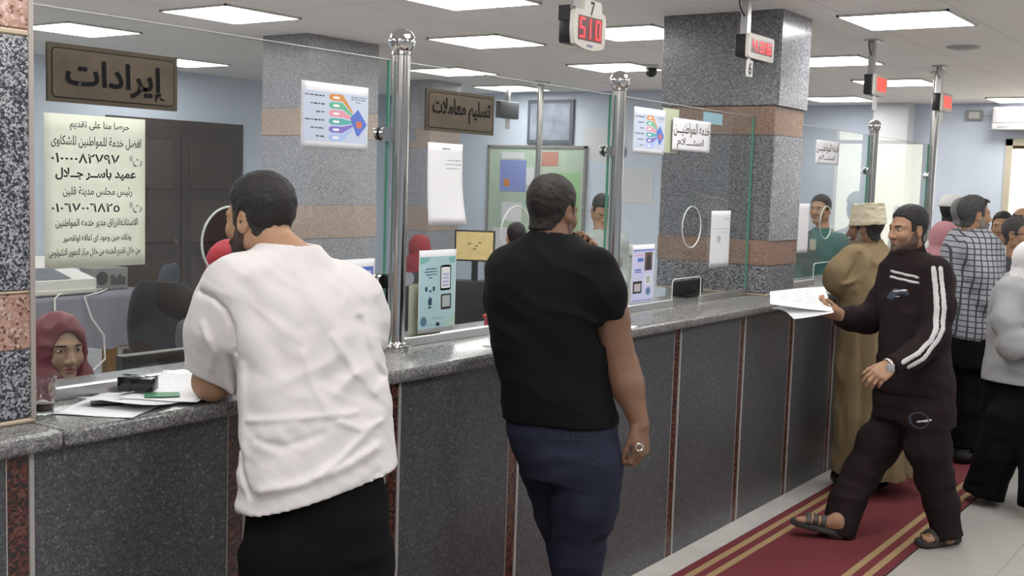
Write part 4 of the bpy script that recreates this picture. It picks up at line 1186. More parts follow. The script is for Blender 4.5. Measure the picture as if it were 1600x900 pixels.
for sx in (-1, 1): MB().obox(np.array([q[0], q[1], 0.3575]) + HR * sx * 0.56, HR, HF, UP, 0.02, 0.33, 0.3575).build('side_panel', M_WOODL, rd)
MB().obox(np.array([q[0], q[1], 0.42]) + HF * 0.2, HR, HF, UP, 0.54, 0.01, 0.29).build('modesty_panel', M_WOODL, rd)
ms = mat('yellow_desktop_screen', (0.62, 0.47, 0.20), 0.4, emit=0.35, var=0.15, vscale=14)
tm = monitor(q, -HF - 0.1 * HR, 0.39, 0.30, 'dark-framed monitor with a yellow desktop picture on the rear desk', ms, 0.756)
fm = nrm(-HF - 0.1 * HR); rm = np.cross(UP, fm)
for a, b in ((-0.05, 0.02), (0.02, 0.0), (0.05, 0.03), (0.0, -0.03)): MB().obox(q + fm * 0.0245 + rm * a + UP * b, rm, fm, UP, 0.016, 0.0005, 0.007).build('desktop_icon', mat('olive_icon', (0.25, 0.2, 0.08), 0.6), tm)
# photocopier and rear counter
q = P(925, 380, 10.0)
t = thing('photocopier', 'grey and white photocopier behind the head of the man in black', 'photocopier', (q[0], q[1], 0))
MB().box(q[0] - 0.3, q[0] + 0.3, q[1] - 0.32, q[1] + 0.32, 0, 0.95, 0.02).build('body', M_WHITEPL, t, True)
MB().box(q[0] - 0.31, q[0] + 0.31, q[1] - 0.33, q[1] + 0.33, 0.96, 1.12, 0.02).build('scanner', mat('warm_grey_metal', (0, 0, 0)), t, True)
MB().box(q[0] - 0.30, q[0] + 0.25, q[1] - 0.32, q[1] + 0.32, 1.125, 1.22, 0.02).build('lid', M_WHITEPL, t, True)
MB().box(q[0] - 0.33, q[0] - 0.29, q[1] - 0.25, q[1] + 0.1, 1.05, 1.10).build('control_panel', M_BLACK, t)
t = thing('rear_cabinet', 'low pale cabinet behind the glass right of the column', 'cabinet', (8.9, 1.65, 0))
MB().box(8.2, 9.6, 1.42, 1.85, 0, 1.08).build('body', mat('grey_laminate', (0, 0, 0)), t); MB().box(8.17, 9.63, 1.39, 1.88, 1.08, 1.13, 0.006).build('top', mat('pale_laminate', (0.46, 0.44, 0.41), 0.4), t)
t = thing('water_bottle', 'white plastic bottle behind the woman in crimson', 'bottle', (*P(150, 585, 4.4)[:2], 0.752))
q = P(150, 550, 4.4)
q = np.array([2.40, 0.98, 0.752]); q[:2] = P(149, 560, 3.85)[:2]; q[1] = min(q[1], 1.0)
MB().lathe(q, [(0.03, 0), (0.032, 0.01), (0.032, 0.15), (0.012, 0.19), (0.012, 0.20)]).build('bottle_body', M_WHITEPL, t, True); MB().lathe(q + UP * 0.2, [(0.014, 0), (0.014, 0.02)]).build('cap', mat('grey_ink', (0, 0, 0)), t, True)
t['_base'] = t['_base']
# notice board and frames on the inner wall
nb = thing('notice_board', 'green notice board with pinned papers on the inner wall', 'notice board', (XI - 0.02, 4.9, 0.72))
MB().box(XI - 0.02, XI - 0.001, 4.28, 5.57, 0.72, 2.12).build('board', mat('mint_board', (0.47, 0.57, 0.46), 0.8, var=0.1, vscale=5), nb)
fb = MB(); fb.box(XI - 0.035, XI - 0.001, 4.25, 4.28, 0.69, 2.15).box(XI - 0.035, XI - 0.001, 5.57, 5.60, 0.69, 2.15).box(XI - 0.035, XI - 0.001, 4.25, 5.60, 2.12, 2.15).box(XI - 0.035, XI - 0.001, 4.25, 5.60, 0.69, 0.72)
fb.build('frame', mat('warm_grey_metal', (0, 0, 0)), nb)
for y0, y1, z0, z1, m, nm in ((5.05, 5.42, 1.62, 1.98, mat('mid_blue_print', (0, 0, 0)), 'blue_notice'), (5.08, 5.40, 2.0, 2.07, M_PAPER, 'white_heading'), (5.10, 5.38, 1.28, 1.50, M_PAPER, 'white_notice'), (4.62, 4.90, 1.92, 2.08, mat('coral_paper', (0.52, 0.25, 0.20), 0.8), 'coral_notice'),
                              (4.32, 4.70, 1.2, 1.85, mat('green_paper', (0.34, 0.55, 0.30), 0.8), 'green_notice'), (5.1, 5.5, 0.85, 1.2, M_PAPER, 'white_notice'), (4.95, 5.05, 1.7, 1.9, M_PAPER, 'small_notice')):
    MB().box(XI - 0.0225, XI - 0.019, y0, y1, z0, z1).build(nm, m, nb)
MB().box(XI - 0.024, XI - 0.0222, 5.28, 5.36, 1.68, 1.76).build('orange_badge', mat('orange_ink', (0, 0, 0)), nb)
pf = thing('picture_frame', 'grey framed picture hanging above the green notice board', 'picture', (XI - 0.02, 4.75, 2.2))
MB().box(XI - 0.03, XI - 0.001, 4.44, 5.05, 2.17, 2.66).build('frame', mat('slate_frame', (0.12, 0.13, 0.16), 0.5), pf)
MB().box(XI - 0.034, XI - 0.029, 4.48, 5.01, 2.21, 2.62).build('picture', mat('grey_blue_print', (0.30, 0.33, 0.40), 0.5, var=0.3, vscale=6), pf)
for y0, z0, lb in ((3.95, 1.98, 'white paper taped high on the inner wall right of the framed picture'), (3.42, 1.55, 'white paper on the inner wall behind the second steel post')):
    tag(MB().box(XI - 0.004, XI - 0.001, y0, y0 + 0.36, z0, z0 + 0.36).build('wall_paper_sheet', M_PAPER), lb, 'paper')

# ------------------------------------------------------------------ things on the worktop
t = thing('tea_glass', 'clear glass tumbler with dark tea dregs beside the pillar', 'glass', (1.615, 0.16, ZT))
MB().lathe((1.615, 0.16, ZT), [(0.024, 0.0005), (0.027, 0.004), (0.0335, 0.092), (0.0325, 0.0925), (0.0258, 0.008), (1e-6, 0.006)], 40).build('tumbler', solid_glass('tumbler_glass', (0.97, 0.98, 0.98)), t, True)
MB().lathe((1.615, 0.16, ZT), [(1e-6, 0.0065), (0.0256, 0.0085), (0.0275, 0.028), (1e-6, 0.028)], 40).build('tea', mat('dark_tea', (0.035, 0.010, 0.004), 0.1), t, True)


def paper(cx, cy, z, ang, label, w=0.21, h=0.297, lift=0.0, name='paper_sheet', curl_x=1, group=None):
    n = 10; c, s = math.cos(ang), math.sin(ang); V = []; Fc = []
    for j in range(n + 1):
        for i in range(n + 1):
            u = (i / n - 0.5) * w; v = (j / n - 0.5) * h
            zz = z + lift * max(0, (j / n if curl_x > 0 else 1 - j / n) - 0.45) ** 2 * 3 + 0.0008 * math.sin(i * 0.7 + j)
            V.append((cx + u * c - v * s, cy + u * s + v * c, zz))
    N = len(V); V += [(a, b, q - 0.0006) for a, b, q in V]
    for j in range(n):
        for i in range(n):
            a = j * (n + 1) + i; q = (a, a + 1, a + n + 2, a + n + 1); Fc.append(q); Fc.append(tuple(k + N for k in q[::-1]))
    for k in range(n):
        for a, b in ((k, k + 1), (n * (n + 1) + k + 1, n * (n + 1) + k), ((k + 1) * (n + 1), k * (n + 1)), (k * (n + 1) + n, (k + 1) * (n + 1) + n)): Fc.append((b, a, a + N, b + N))
    t = thing(name, label, 'paper', (cx, cy, z), group)
    link_mesh('sheet', V, Fc, M_PAPER, t, True)
    # rows of print lying on the sheet
    b = MB()
    for k in range(9):
        v = (0.40 - 0.085 * k) * h; uu = -0.40 * w
        while uu < 0.36 * w:
            L = rnd.uniform(0.012, 0.035)
            e = []
            for du, dv in ((0, 0), (L, 0), (L, 0.0016), (0, 0.0016)):
                u = uu + du; vv = v + dv; jj = vv / h + 0.5
                zz = z + lift * max(0, (jj if curl_x > 0 else 1 - jj) - 0.45) ** 2 * 3 + 0.0016
                e.append((cx + u * c - vv * s, cy + u * s + vv * c, zz))
            b.add(e, [(0, 1, 2, 3)]); uu += L + 0.008
    b.build('print_lines', mat('pale_print', (0.45, 0.45, 0.52), 0.8), t)
    return t


paper(1.80, 0.115, ZT + 0.003, -1.05, 'lowest white sheet of the pile, poking out towards the tea glass', group=None)
paper(1.885, 0.11, ZT + 0.008, -1.30, 'large white sheet lying under the black stamp', lift=0.02, curl_x=-1)
paper(2.00, 0.12, ZT + 0.013, -1.05, 'top white sheet by the elbow of the man in white', lift=0.03)
t = thing('card', 'small green card under the black stamp', 'card', (1.90, 0.07, ZT + 0.012))
MB().obox((1.915, 0.085, ZT + 0.0165), (0.8, -0.6, 0), (0.6, 0.8, 0), UP, 0.045, 0.03, 0.0006).build('card_face', mat('green_card', (0.06, 0.22, 0.12), 0.5), t)
t = thing('ink_stamp', 'glossy black plastic box stamp lying on the papers', 'stamp', (1.90, 0.16, ZT + 0.018))
cst = np.array([1.905, 0.165, ZT + 0.037]); a1 = nrm([0.55, -0.83, 0]); a2 = np.cross(UP, a1); GB = mat('glossy_black', (0.010, 0.010, 0.011), 0.12)
MB().obox(cst + a1 * 0.012, a1, a2, UP, 0.032, 0.024, 0.018, 0.005).build('body', GB, t, True)
b = MB()
for sg in (-1, 1): b.obox(cst - a1 * 0.034 + a2 * sg * 0.022, a1, a2, UP, 0.018, 0.0025, 0.019, 0.001)
b.obox(cst - a1 * 0.034 + UP * 0.018, a1, a2, UP, 0.018, 0.024, 0.0025, 0.001); b.obox(cst - a1 * 0.034 - UP * 0.017, a1, a2, UP, 0.018, 0.024, 0.002, 0.001)
b.build('open_frame', GB, t, True)
MB().obox(cst - a1 * 0.004 + UP * 0.0195, a1, a2, UP, 0.02, 0.009, 0.0015, 0.001).build('chrome_clip', M_CHROME, t)
t = thing('black_phone', 'black-rimmed phone corner showing under the white sheets', 'phone', (1.752, 0.15, ZT + 0.004))
MB().obox((1.775, 0.125, ZT + 0.0095), nrm([0.85, -0.5, 0]), np.cross(UP, nrm([0.85, -0.5, 0])), UP, 0.04, 0.02, 0.003, 0.002).build('case', GB, t, True)
MB().obox((1.775, 0.125, ZT + 0.0126), nrm([0.85, -0.5, 0]), np.cross(UP, nrm([0.85, -0.5, 0])), UP, 0.035, 0.0165, 0.0004).build('screen', mat('pale_screen', (0.35, 0.35, 0.37), 0.2), t)
q = at(755, 540, 2, ZT)
t = thing('folded_form', 'white folded form on the worktop left of the man in black', 'paper', (q[0], 0.03, ZT))
MB().obox((3.50, 0.045, ZT + 0.002), nrm([1, 0.02, 0]), nrm([-0.02, 1, 0]), UP, 0.15, 0.05, 0.0015).build('sheet', M_PAPER, t)
MB().obox((3.50, 0.075, ZT + 0.0038), nrm([1, 0.02, 0]), nrm([-0.02, 1, 0]), UP, 0.14, 0.004, 0.0003).build('fold_line', mat('grey_print', (0, 0, 0)), t)
t = thing('red_box', 'small red box on the worktop behind the glass beside the man in black', 'box', (3.84, 0.38, ZT))
MB().box(3.78, 3.90, 0.35, 0.41, ZT + 0.0005, ZT + 0.05, 0.006).build('box_body', mat('red_plastic', (0.45, 0.03, 0.04), 0.4), t, True); MB().box(3.775, 3.905, 0.345, 0.415, ZT + 0.04, ZT + 0.055, 0.004).build('lid', mat('red_plastic', (0, 0, 0)), t, True)
t = thing('paper_slip', 'tiny white slip at the right hand edge of the man in black, on the worktop', 'paper', (4.28, 0.0, ZT))
MB().obox((4.27, 0.0, ZT + 0.001), nrm([1, 0.3, 0]), nrm([-0.3, 1, 0]), UP, 0.05, 0.03, 0.0008).build('sheet', M_PAPER, t)
q = at(1283, 452, 2, ZT)
t = thing('paper_slip', 'small white slip on the worktop by the sleeve of the robed man', 'paper', (q[0], q[1], ZT))
MB().obox((q[0], q[1], ZT + 0.002), nrm([1, 0.1, 0]), nrm([-0.1, 1, 0]), UP, 0.09, 0.06, 0.0012).build('sheet', M_PAPER, t)
# ------------------------------------------------------------------ people
def skin(name, col): return mat(name, col, 0.5, spec=0.35, var=0.06, vscale=25)


SK_TAN = skin('tan_skin', (0.36, 0.205, 0.125))
SK_BROWN = skin('brown_skin', (0.19, 0.102, 0.064))
SK_LIGHT = skin('light_skin', (0.50, 0.31, 0.22))
SK_DARK = skin('dark_brown_skin', (0.15, 0.08, 0.05))
HAIR = mat('black_hair', (0.012, 0.010, 0.010), 0.7, bump=0.6, bscale=320)
HAIRB = mat('dark_brown_hair', (0.013, 0.0095, 0.008), 0.75, bump=0.6, bscale=320)
HAIRG = mat('grey_black_hair', (0.05, 0.048, 0.048), 0.75, bump=0.6, bscale=320, var=0.5, vscale=120)
STUB = mat('black_beard', (0.045, 0.029, 0.021), 0.8, bump=0.5, bscale=400)
STUBG = mat('grey_beard', (0.24, 0.20, 0.18), 0.85, bump=0.5, bscale=400)
EYEW = mat('eye_white', (0.62, 0.58, 0.55), 0.25)
EYEB = mat('dark_iris', (0.015, 0.009, 0.006), 0.15)
LIPS = mat('lip_rose', (0.26, 0.12, 0.09), 0.5)


def rows_loft(rows, w, P=None):
    P = P or globals()['P']
    return _rows_loft(rows, w, P)


def _rows_loft(rows, w, P):
    """Rows (py, left px, right px, D, front-back radius) and the side axis w = (right, forward) into loft sections."""
    wr, wf = w; n = math.hypot(wr, wf); wr, wf = wr / n, wf / n
    wv = HR * wr + HF * wf; ang = math.atan2(wv[1], wv[0]); out = []
    for py, xl, xr, D, rv in rows:
        c = P((xl + xr) / 2, py, D); half = (xr - xl) / 2 * D / FPX
        ru2 = half ** 2 - (rv * wf) ** 2
        if ru2 < (half * 0.45 * abs(wr)) ** 2:
            rv = half * 0.85; ru2 = half ** 2 - (rv * wf) ** 2
        ru = math.sqrt(max(ru2, 1e-4)) / max(abs(wr), 0.2)
        if ru > 0.235 and abs(wf) > 0.3:
            ru = 0.235; rv = math.sqrt(max(half ** 2 - (ru * wr) ** 2, 0.0025)) / abs(wf)
        out.append((c[2], c[0], c[1], ru, rv, ang))
    return out


class Head:
    """Head of height 0.23 s built at C, looking along f."""
    def __init__(s, C, f, up=(0, 0, 1), sc=1.0, h=0.003, neck=None, nr=0.056, female=False, big=0.0):
        s.C = np.asarray(C, float); s.B = basis(f, up); s.s = sc
        L = s.L; S = sc
        pts = [s.C - 0.17 * S, s.C + 0.17 * S]
        if neck is not None: pts += [np.asarray(neck) - nr * 1.2, np.asarray(neck) + nr * 1.2]
        lo = np.min(pts, 0); hi = np.max(pts, 0)
        F_ = Fld(lo, hi, h); s.F = F_
        B = s.B

        def E(c, r, k=0.015, mode='u', Bx=None): F_.ell(L(*c), B if Bx is None else Bx, np.array(r) * S, k * S, mode)

        def Cn(a, b, ra, rb, k=0.015, mode='u'): F_.cone(L(*a), L(*b), ra * S, rb * S, k * S, mode)
        E((0, -0.014, 0.030), (0.074, 0.094, 0.086), 0)
        E((0, 0.032, -0.022), (0.058, 0.060, 0.080), 0.03)
        jw = 0.044 if female else 0.050
        for g in (-1, 1):
            Cn((0.012 * g, 0.070, -0.098), (jw * g, 0.004, -0.062), 0.018, 0.018, 0.03)
            Cn((jw * g, 0.004, -0.062), (0.058 * g, -0.005, -0.01), 0.018, 0.016, 0.03)
            E((0.036 * g, 0.064, -0.030), (0.024, 0.022, 0.024), 0.025)
        E((0, 0.076, -0.099), (0.020, 0.017, 0.017), 0.02)
        for g in (-1, 1):
            E((0.031 * g, 0.096, 0.003), (0.019, 0.016, 0.013), 0.012, 's')
            Cn((0.012 * g, 0.090, 0.020), (0.048 * g, 0.068, 0.017), 0.008, 0.007, 0.018)
        Cn((0, 0.088, 0.008), (0, 0.112, -0.034), 0.0075, 0.0115, 0.016)
        for g in (-1, 1):
            E((0.012 * g, 0.101, -0.039), (0.009, 0.011, 0.008), 0.01)
            E((0.031 * g, 0.076, 0.003), (0.015, 0.013, 0.012), 0.004)
        E((0, 0.090, -0.062), (0.023, 0.012, 0.0055), 0.008); E((0, 0.088, -0.073), (0.019, 0.012, 0.0065), 0.008)
        E((0, 0.104, -0.0672), (0.020, 0.010, 0.0012), 0.004, 's')
        s.skull = F_.copy(); s.skull.cone(L(0, -0.022, -0.05), L(0, -0.034, -0.11), 0.055 * S, 0.054 * S, 0.02)
        if neck is not None:
            F_.cone(L(0, -0.022, -0.055), np.asarray(neck, float), 0.054 * S, nr, 0.03)
        s.bare = F_.copy()
        for g in (-1, 1):
            Be = basis(nrm(B[0] * g * 0.35 + B[1] * 0.3 + 0 * B[2]), B[2])
            e1 = nrm(B[0] * g * 0.92 - B[1] * 0.38); e2 = nrm(B[1] + B[0] * g * 0.4); e3 = nrm(B[2] - B[1] * 0.18); e2 = np.cross(e3, e1); e3 = np.cross(e1, e2)
            Be = np.array([e1, e2, e3])
            F_.ell(L(0.079 * g, -0.010, -0.010), Be, np.array([0.0075, 0.018, 0.032]) * S, 0.006 * S)
            F_.ell(L(0.088 * g, -0.004, -0.006), Be, np.array([0.006, 0.010, 0.020]) * S, 0.004 * S, 's')

    def L(s, x, y, z): return s.C + s.s * (x * s.B[0] + y * s.B[1] + z * s.B[2])

    def loc(s, Fd):
        X, Y, Z = Fd.grid(); q = [(X - s.C[0]) * b[0] + (Y - s.C[1]) * b[1] + (Z - s.C[2]) * b[2] for b in s.B]
        return [a / s.s for a in q]

    def hair(s, side=0.004, top=0.013, line=None, bald=False, seed=3, amp=0.004):
        F_ = s.skull.copy(); x, y, z = s.loc(F_)
        line = line or [(-0.13, -0.080), (-0.05, -0.078), (-0.030, -0.050), (-0.022, 0.010), (0.006, 0.026), (0.014, -0.012), (0.032, -0.012), (0.036, 0.045), (0.060, 0.066), (0.10, 0.074), (0.13, 0.08)]
        lz = np.interp(y, [p[0] for p in line], [p[1] for p in line])
        tt = side + (top - side) * np.clip((z - 0.02) / 0.08, 0, 1)
        D = F_.D - (tt * s.s).astype(np.float32)
        reg = (lz - z) * s.s * 0.75
        if bald: reg = np.maximum(reg, (z - 0.05 - np.clip(-y - 0.03, 0, 1) * 0.4) * s.s)
        F_.D = -smin(-D, -reg.astype(np.float32), 0.006)
        F_.wrinkle(amp, (90, 90, 90), seed=seed, band=0.012, ridge=False)
        return F_.mesh()

    def beard(s, t=0.003, top=-0.028, front=0.0, back=-0.005, low=-0.13, mous=True):
        F_ = s.bare.copy(); x, y, z = s.loc(F_)
        tz = np.interp(y, [-0.02, 0.02, 0.045, 0.07, 0.12], [0.0, -0.01, top - 0.022, top - 0.030, top - 0.024])
        reg = np.maximum(np.maximum(z - tz, back - y - np.clip((z + 0.06) * 0.2, -0.02, 0.05)), low - z)
        lip = 1.0 - np.sqrt((x / 0.024) ** 2 + ((z + 0.068) / 0.011) ** 2)
        reg = np.maximum(reg, lip * 0.01)
        if not mous: pass
        F_.D = np.maximum(F_.D - t * s.s, (reg * s.s * 0.8).astype(np.float32))
        F_.wrinkle(0.0015, (150, 150, 150), seed=5, band=0.01, ridge=False)
        return F_.mesh()

    def patch(s, c, r, t=0.0016, src=None):
        F_ = (src or s.bare).copy(); x, y, z = s.loc(F_)
        reg = (np.sqrt(((x - c[0]) / r[0]) ** 2 + ((y - c[1]) / r[1]) ** 2 + ((z - c[2]) / r[2]) ** 2) - 1) * min(r)
        F_.D = np.maximum(F_.D - t, (reg * s.s).astype(np.float32)); return F_.mesh()

    def features(s, root, brow=HAIR, lips=LIPS):
        for g in (-1, 1):
            V, Q = s.patch((0.030 * g, 0.085, 0.0195), (0.021, 0.03, 0.0042), 0.0022)
            if len(V): link_mesh('eyebrow', V, Q, brow, root, True)
            e = s.L(0.031 * g, 0.0825, 0.0025); r = 0.0082 * s.s
            ball = MB().sphere((0, 0, 0), 1, 16); V = np.array(ball.V) * [0.0125 * s.s, 0.0075 * s.s, 0.0052 * s.s]
            V = np.array([e + v[0] * s.B[0] + v[1] * s.B[1] + v[2] * s.B[2] for v in V])
            eo = link_mesh('eye', V, ball.F, EYEW, root, True)
            V = np.array(ball.V) * [0.0055 * s.s, 0.003 * s.s, 0.0050 * s.s]
            ee = e + s.B[1] * 0.0058 * s.s
            V = np.array([ee + v[0] * s.B[0] + v[1] * s.B[1] + v[2] * s.B[2] for v in V])
            link_mesh('iris', V, ball.F, EYEB, root, True)
            V, Q = s.patch((0.031 * g, 0.09, 0.0085), (0.016, 0.03, 0.0022), 0.001)
            if len(V): link_mesh('eyelashes', V, Q, EYEB, root, True)
        for c, r in (((0, 0.096, -0.0615), (0.021, 0.02, 0.0052)), ((0, 0.094, -0.073), (0.018, 0.02, 0.006))):
            V, Q = s.patch(c, r, 0.0009)
            if len(V): link_mesh('lip', V, Q, lips, root, True)


def hand(F_, w, dY, nZ, thumb, curls=(20, 30, 25), spread=0.06, sc=1.0, th=(35, 20), k=0.004, per=None):
    """Palm, four fingers of different length and a thumb; w wrist, dY towards the fingertips, nZ out of the back, thumb the side the thumb is on."""
    dY = nrm(dY); nZ = nrm(nZ - dY * (np.dot(nZ, dY))); dX = nrm(thumb - dY * np.dot(thumb, dY) - nZ * np.dot(thumb, nZ))
    S = sc * 0.95

    def L(x, y, z): return w + S * (x * dX + y * dY + z * nZ)
    kn = [(0.030, 0.086), (0.010, 0.092), (-0.010, 0.089), (-0.029, 0.080)]
    ln = [(0.040, 0.024, 0.020), (0.044, 0.028, 0.021), (0.041, 0.026, 0.021), (0.032, 0.020, 0.018)]
    rr = [0.0098, 0.0100, 0.0094, 0.0083]
    F_.ell(L(0, 0.045, -0.003), np.array([dX, dY, nZ]), np.array([0.040, 0.052, 0.0155]) * S, 0.01 * S)
    for i in range(4):
        F_.cone(L(kn[i][0] * 0.55, 0.008, 0.0), L(kn[i][0], kn[i][1], 0.0), 0.0155 * S, 0.0125 * S, 0.012 * S)
    tips = []
    for i in range(4):
        p = np.array(L(kn[i][0], kn[i][1], 0)); a = 0; r = rr[i]
        cu = per[i] if per else curls
        sp = spread * (1.5 - i)
        base = nrm(dY + dX * sp)
        for j in range(3):
            a += math.radians(cu[j]); d = base * math.cos(a) - nZ * math.sin(a)
            q = p + d * ln[i][j] * S
            F_.cone(p, q, r * S, r * 0.90 * S, k * S if j else 0.007 * S); p = q; r *= 0.90
        tips.append(p)
    a, b = th
    p0 = L(0.020, 0.018, -0.006); ca = math.radians(a); cb = math.radians(b)
    d1 = nrm(dX * math.sin(ca) + dY * math.cos(ca) - nZ * 0.35); p1 = p0 + d1 * 0.044 * S
    d2 = nrm(d1 * math.cos(cb) - (dX * 0.7 + nZ * 0.7) * math.sin(cb) * 0.6 + dY * 0.1); p2 = p1 + d2 * 0.032 * S
    d3 = nrm(d2 - dX * math.sin(cb) * 0.5 - nZ * 0.1); p3 = p2 + d3 * 0.026 * S
    F_.cone(p0, p1, 0.0165 * S, 0.0125 * S, 0.012 * S); F_.cone(p1, p2, 0.0115 * S, 0.0105 * S, 0.004 * S); F_.cone(p2, p3, 0.0105 * S, 0.0085 * S, 0.004 * S)
    return F_


def box_of(pts, m):
    pts = np.array(pts); return pts.min(0) - m, pts.max(0) + m


def arm_piece(pts, rs, h, handargs=None):
    pts = [np.asarray(p, float) for p in pts]
    allp = list(pts)
    if handargs: allp.append(pts[-1] + nrm(handargs['dY']) * 0.2)
    lo, hi = box_of(allp, 0.12); F_ = Fld(lo, hi, h)
    F_.chain(pts, rs, 0.03)
    if handargs: hand(F_, pts[-1], **handargs)
    return F_.mesh()


def limb_pts(a, b, c):
    """Arm axis with the swell of the forearm and the upper arm."""
    a, b, c = [np.asarray(q, float) for q in (a, b, c)]
    return [a, a + (b - a) * 0.45, b, b + (c - b) * 0.3, c]


def person(label, base, group=None):
    return thing('person', label, 'person', base, group)


def add(root, name, VQ, m, label=None):
    V, Q = VQ
    if len(V) == 0: return None
    return link_mesh(name, V, Q, m, root, True, label)


def garment(rows, w, h, extra=(), wr=0.008, freq=(9, 9, 16), seed=1, n=2.4, k=0.05, pad=0.14, more=()):
    lf = rows_loft(rows, w)
    pts = [(r[1], r[2], r[0]) for r in lf]
    R_ = max(max(r[3], r[4]) for r in lf)
    lo, hi = box_of(pts, [R_ + 0.05, R_ + 0.05, 0.05])
    for p_, _ in extra: lo = np.minimum(lo, np.min(p_, 0) - pad); hi = np.maximum(hi, np.max(p_, 0) + pad)
    for p_ in more: lo = np.minimum(lo, np.asarray(p_) - 0.1); hi = np.maximum(hi, np.asarray(p_) + 0.1)
    F_ = Fld(lo, hi, h); F_.loft(lf, 0, n)
    F_.lf = lf
    for p_, r_ in extra: F_.chain(p_, r_, k, flat=True)
    return F_


def shell(F_, reg, t):
    G = F_.copy(); G.D = np.maximum(G.D - t, reg.astype(np.float32)); return G.mesh()


def lower_body(rows, w, h):
    """Coarse body core that stays under the clothes."""
    rr = [(py, xl + 0.14 * (xr - xl), xr - 0.14 * (xr - xl), D, rv * 0.72) for py, xl, xr, D, rv in rows]
    F_ = garment(rr, w, h); return F_.mesh()


def trousers(pel_rows, w, legs, h, wr=0.006, seed=4, cutpt=None, n=2.3, k=0.05, top=None):
    lf = rows_loft(pel_rows, w); pts = [(r[1], r[2], r[0]) for r in lf]; R_ = max(max(r[3], r[4]) for r in lf)
    lo, hi = box_of(pts, [R_ + 0.06, R_ + 0.06, 0.05])
    for p_, r_ in legs: lo = np.minimum(lo, np.min(p_, 0) - max(r_) - 0.04); hi = np.maximum(hi, np.max(p_, 0) + max(r_) + 0.04)
    F_ = Fld(lo, hi, h); F_.loft(lf, 0, n)
    for p_, r_ in legs:
        G = Fld(lo, hi, h) if False else None
        F_.chain(p_, r_, k, flat=True)
    if wr: F_.wrinkle(wr, (8, 8, 15), seed=seed)
    for p_, r_ in legs:   # hollow hems
        d = nrm(np.asarray(p_[-1]) - np.asarray(p_[-2])); F_.cone(np.asarray(p_[-1]) - d * 0.03, np.asarray(p_[-1]) + d * 0.05, r_[-1] - 0.012, r_[-1] - 0.012, 0, 's')
    return F_


def leg_core(pts, rs, h):
    lo, hi = box_of(pts, 0.12); F_ = Fld(lo, hi, h); F_.chain(pts, rs, 0.02); return F_.mesh()


def shoe(heel, toe, h=0.006, w=0.046, hgt=0.075):
    """Closed leather shoe from heel to toe on the ground."""
    heel = np.asarray(heel, float); toe = np.asarray(toe, float); d = nrm(toe - heel); lo, hi = box_of([heel, toe], 0.13); F_ = Fld(lo, hi, h)
    F_.cone(heel + d * 0.045 + UP * 0.048, toe - d * 0.05 + UP * 0.040, 0.044, w, 0)
    F_.cone(heel + d * 0.05 + UP * 0.05, heel + d * 0.06 + UP * (hgt + 0.03), 0.044, 0.045, 0.02); F_.cone(toe - d * 0.05 + UP * 0.04, toe - d * 0.03 + UP * 0.03, w, 0.028, 0.02)
    F_.cut(heel + UP * 0.001, -UP); F_.cut(heel + UP * (hgt + 0.03), UP)
    return F_.mesh()


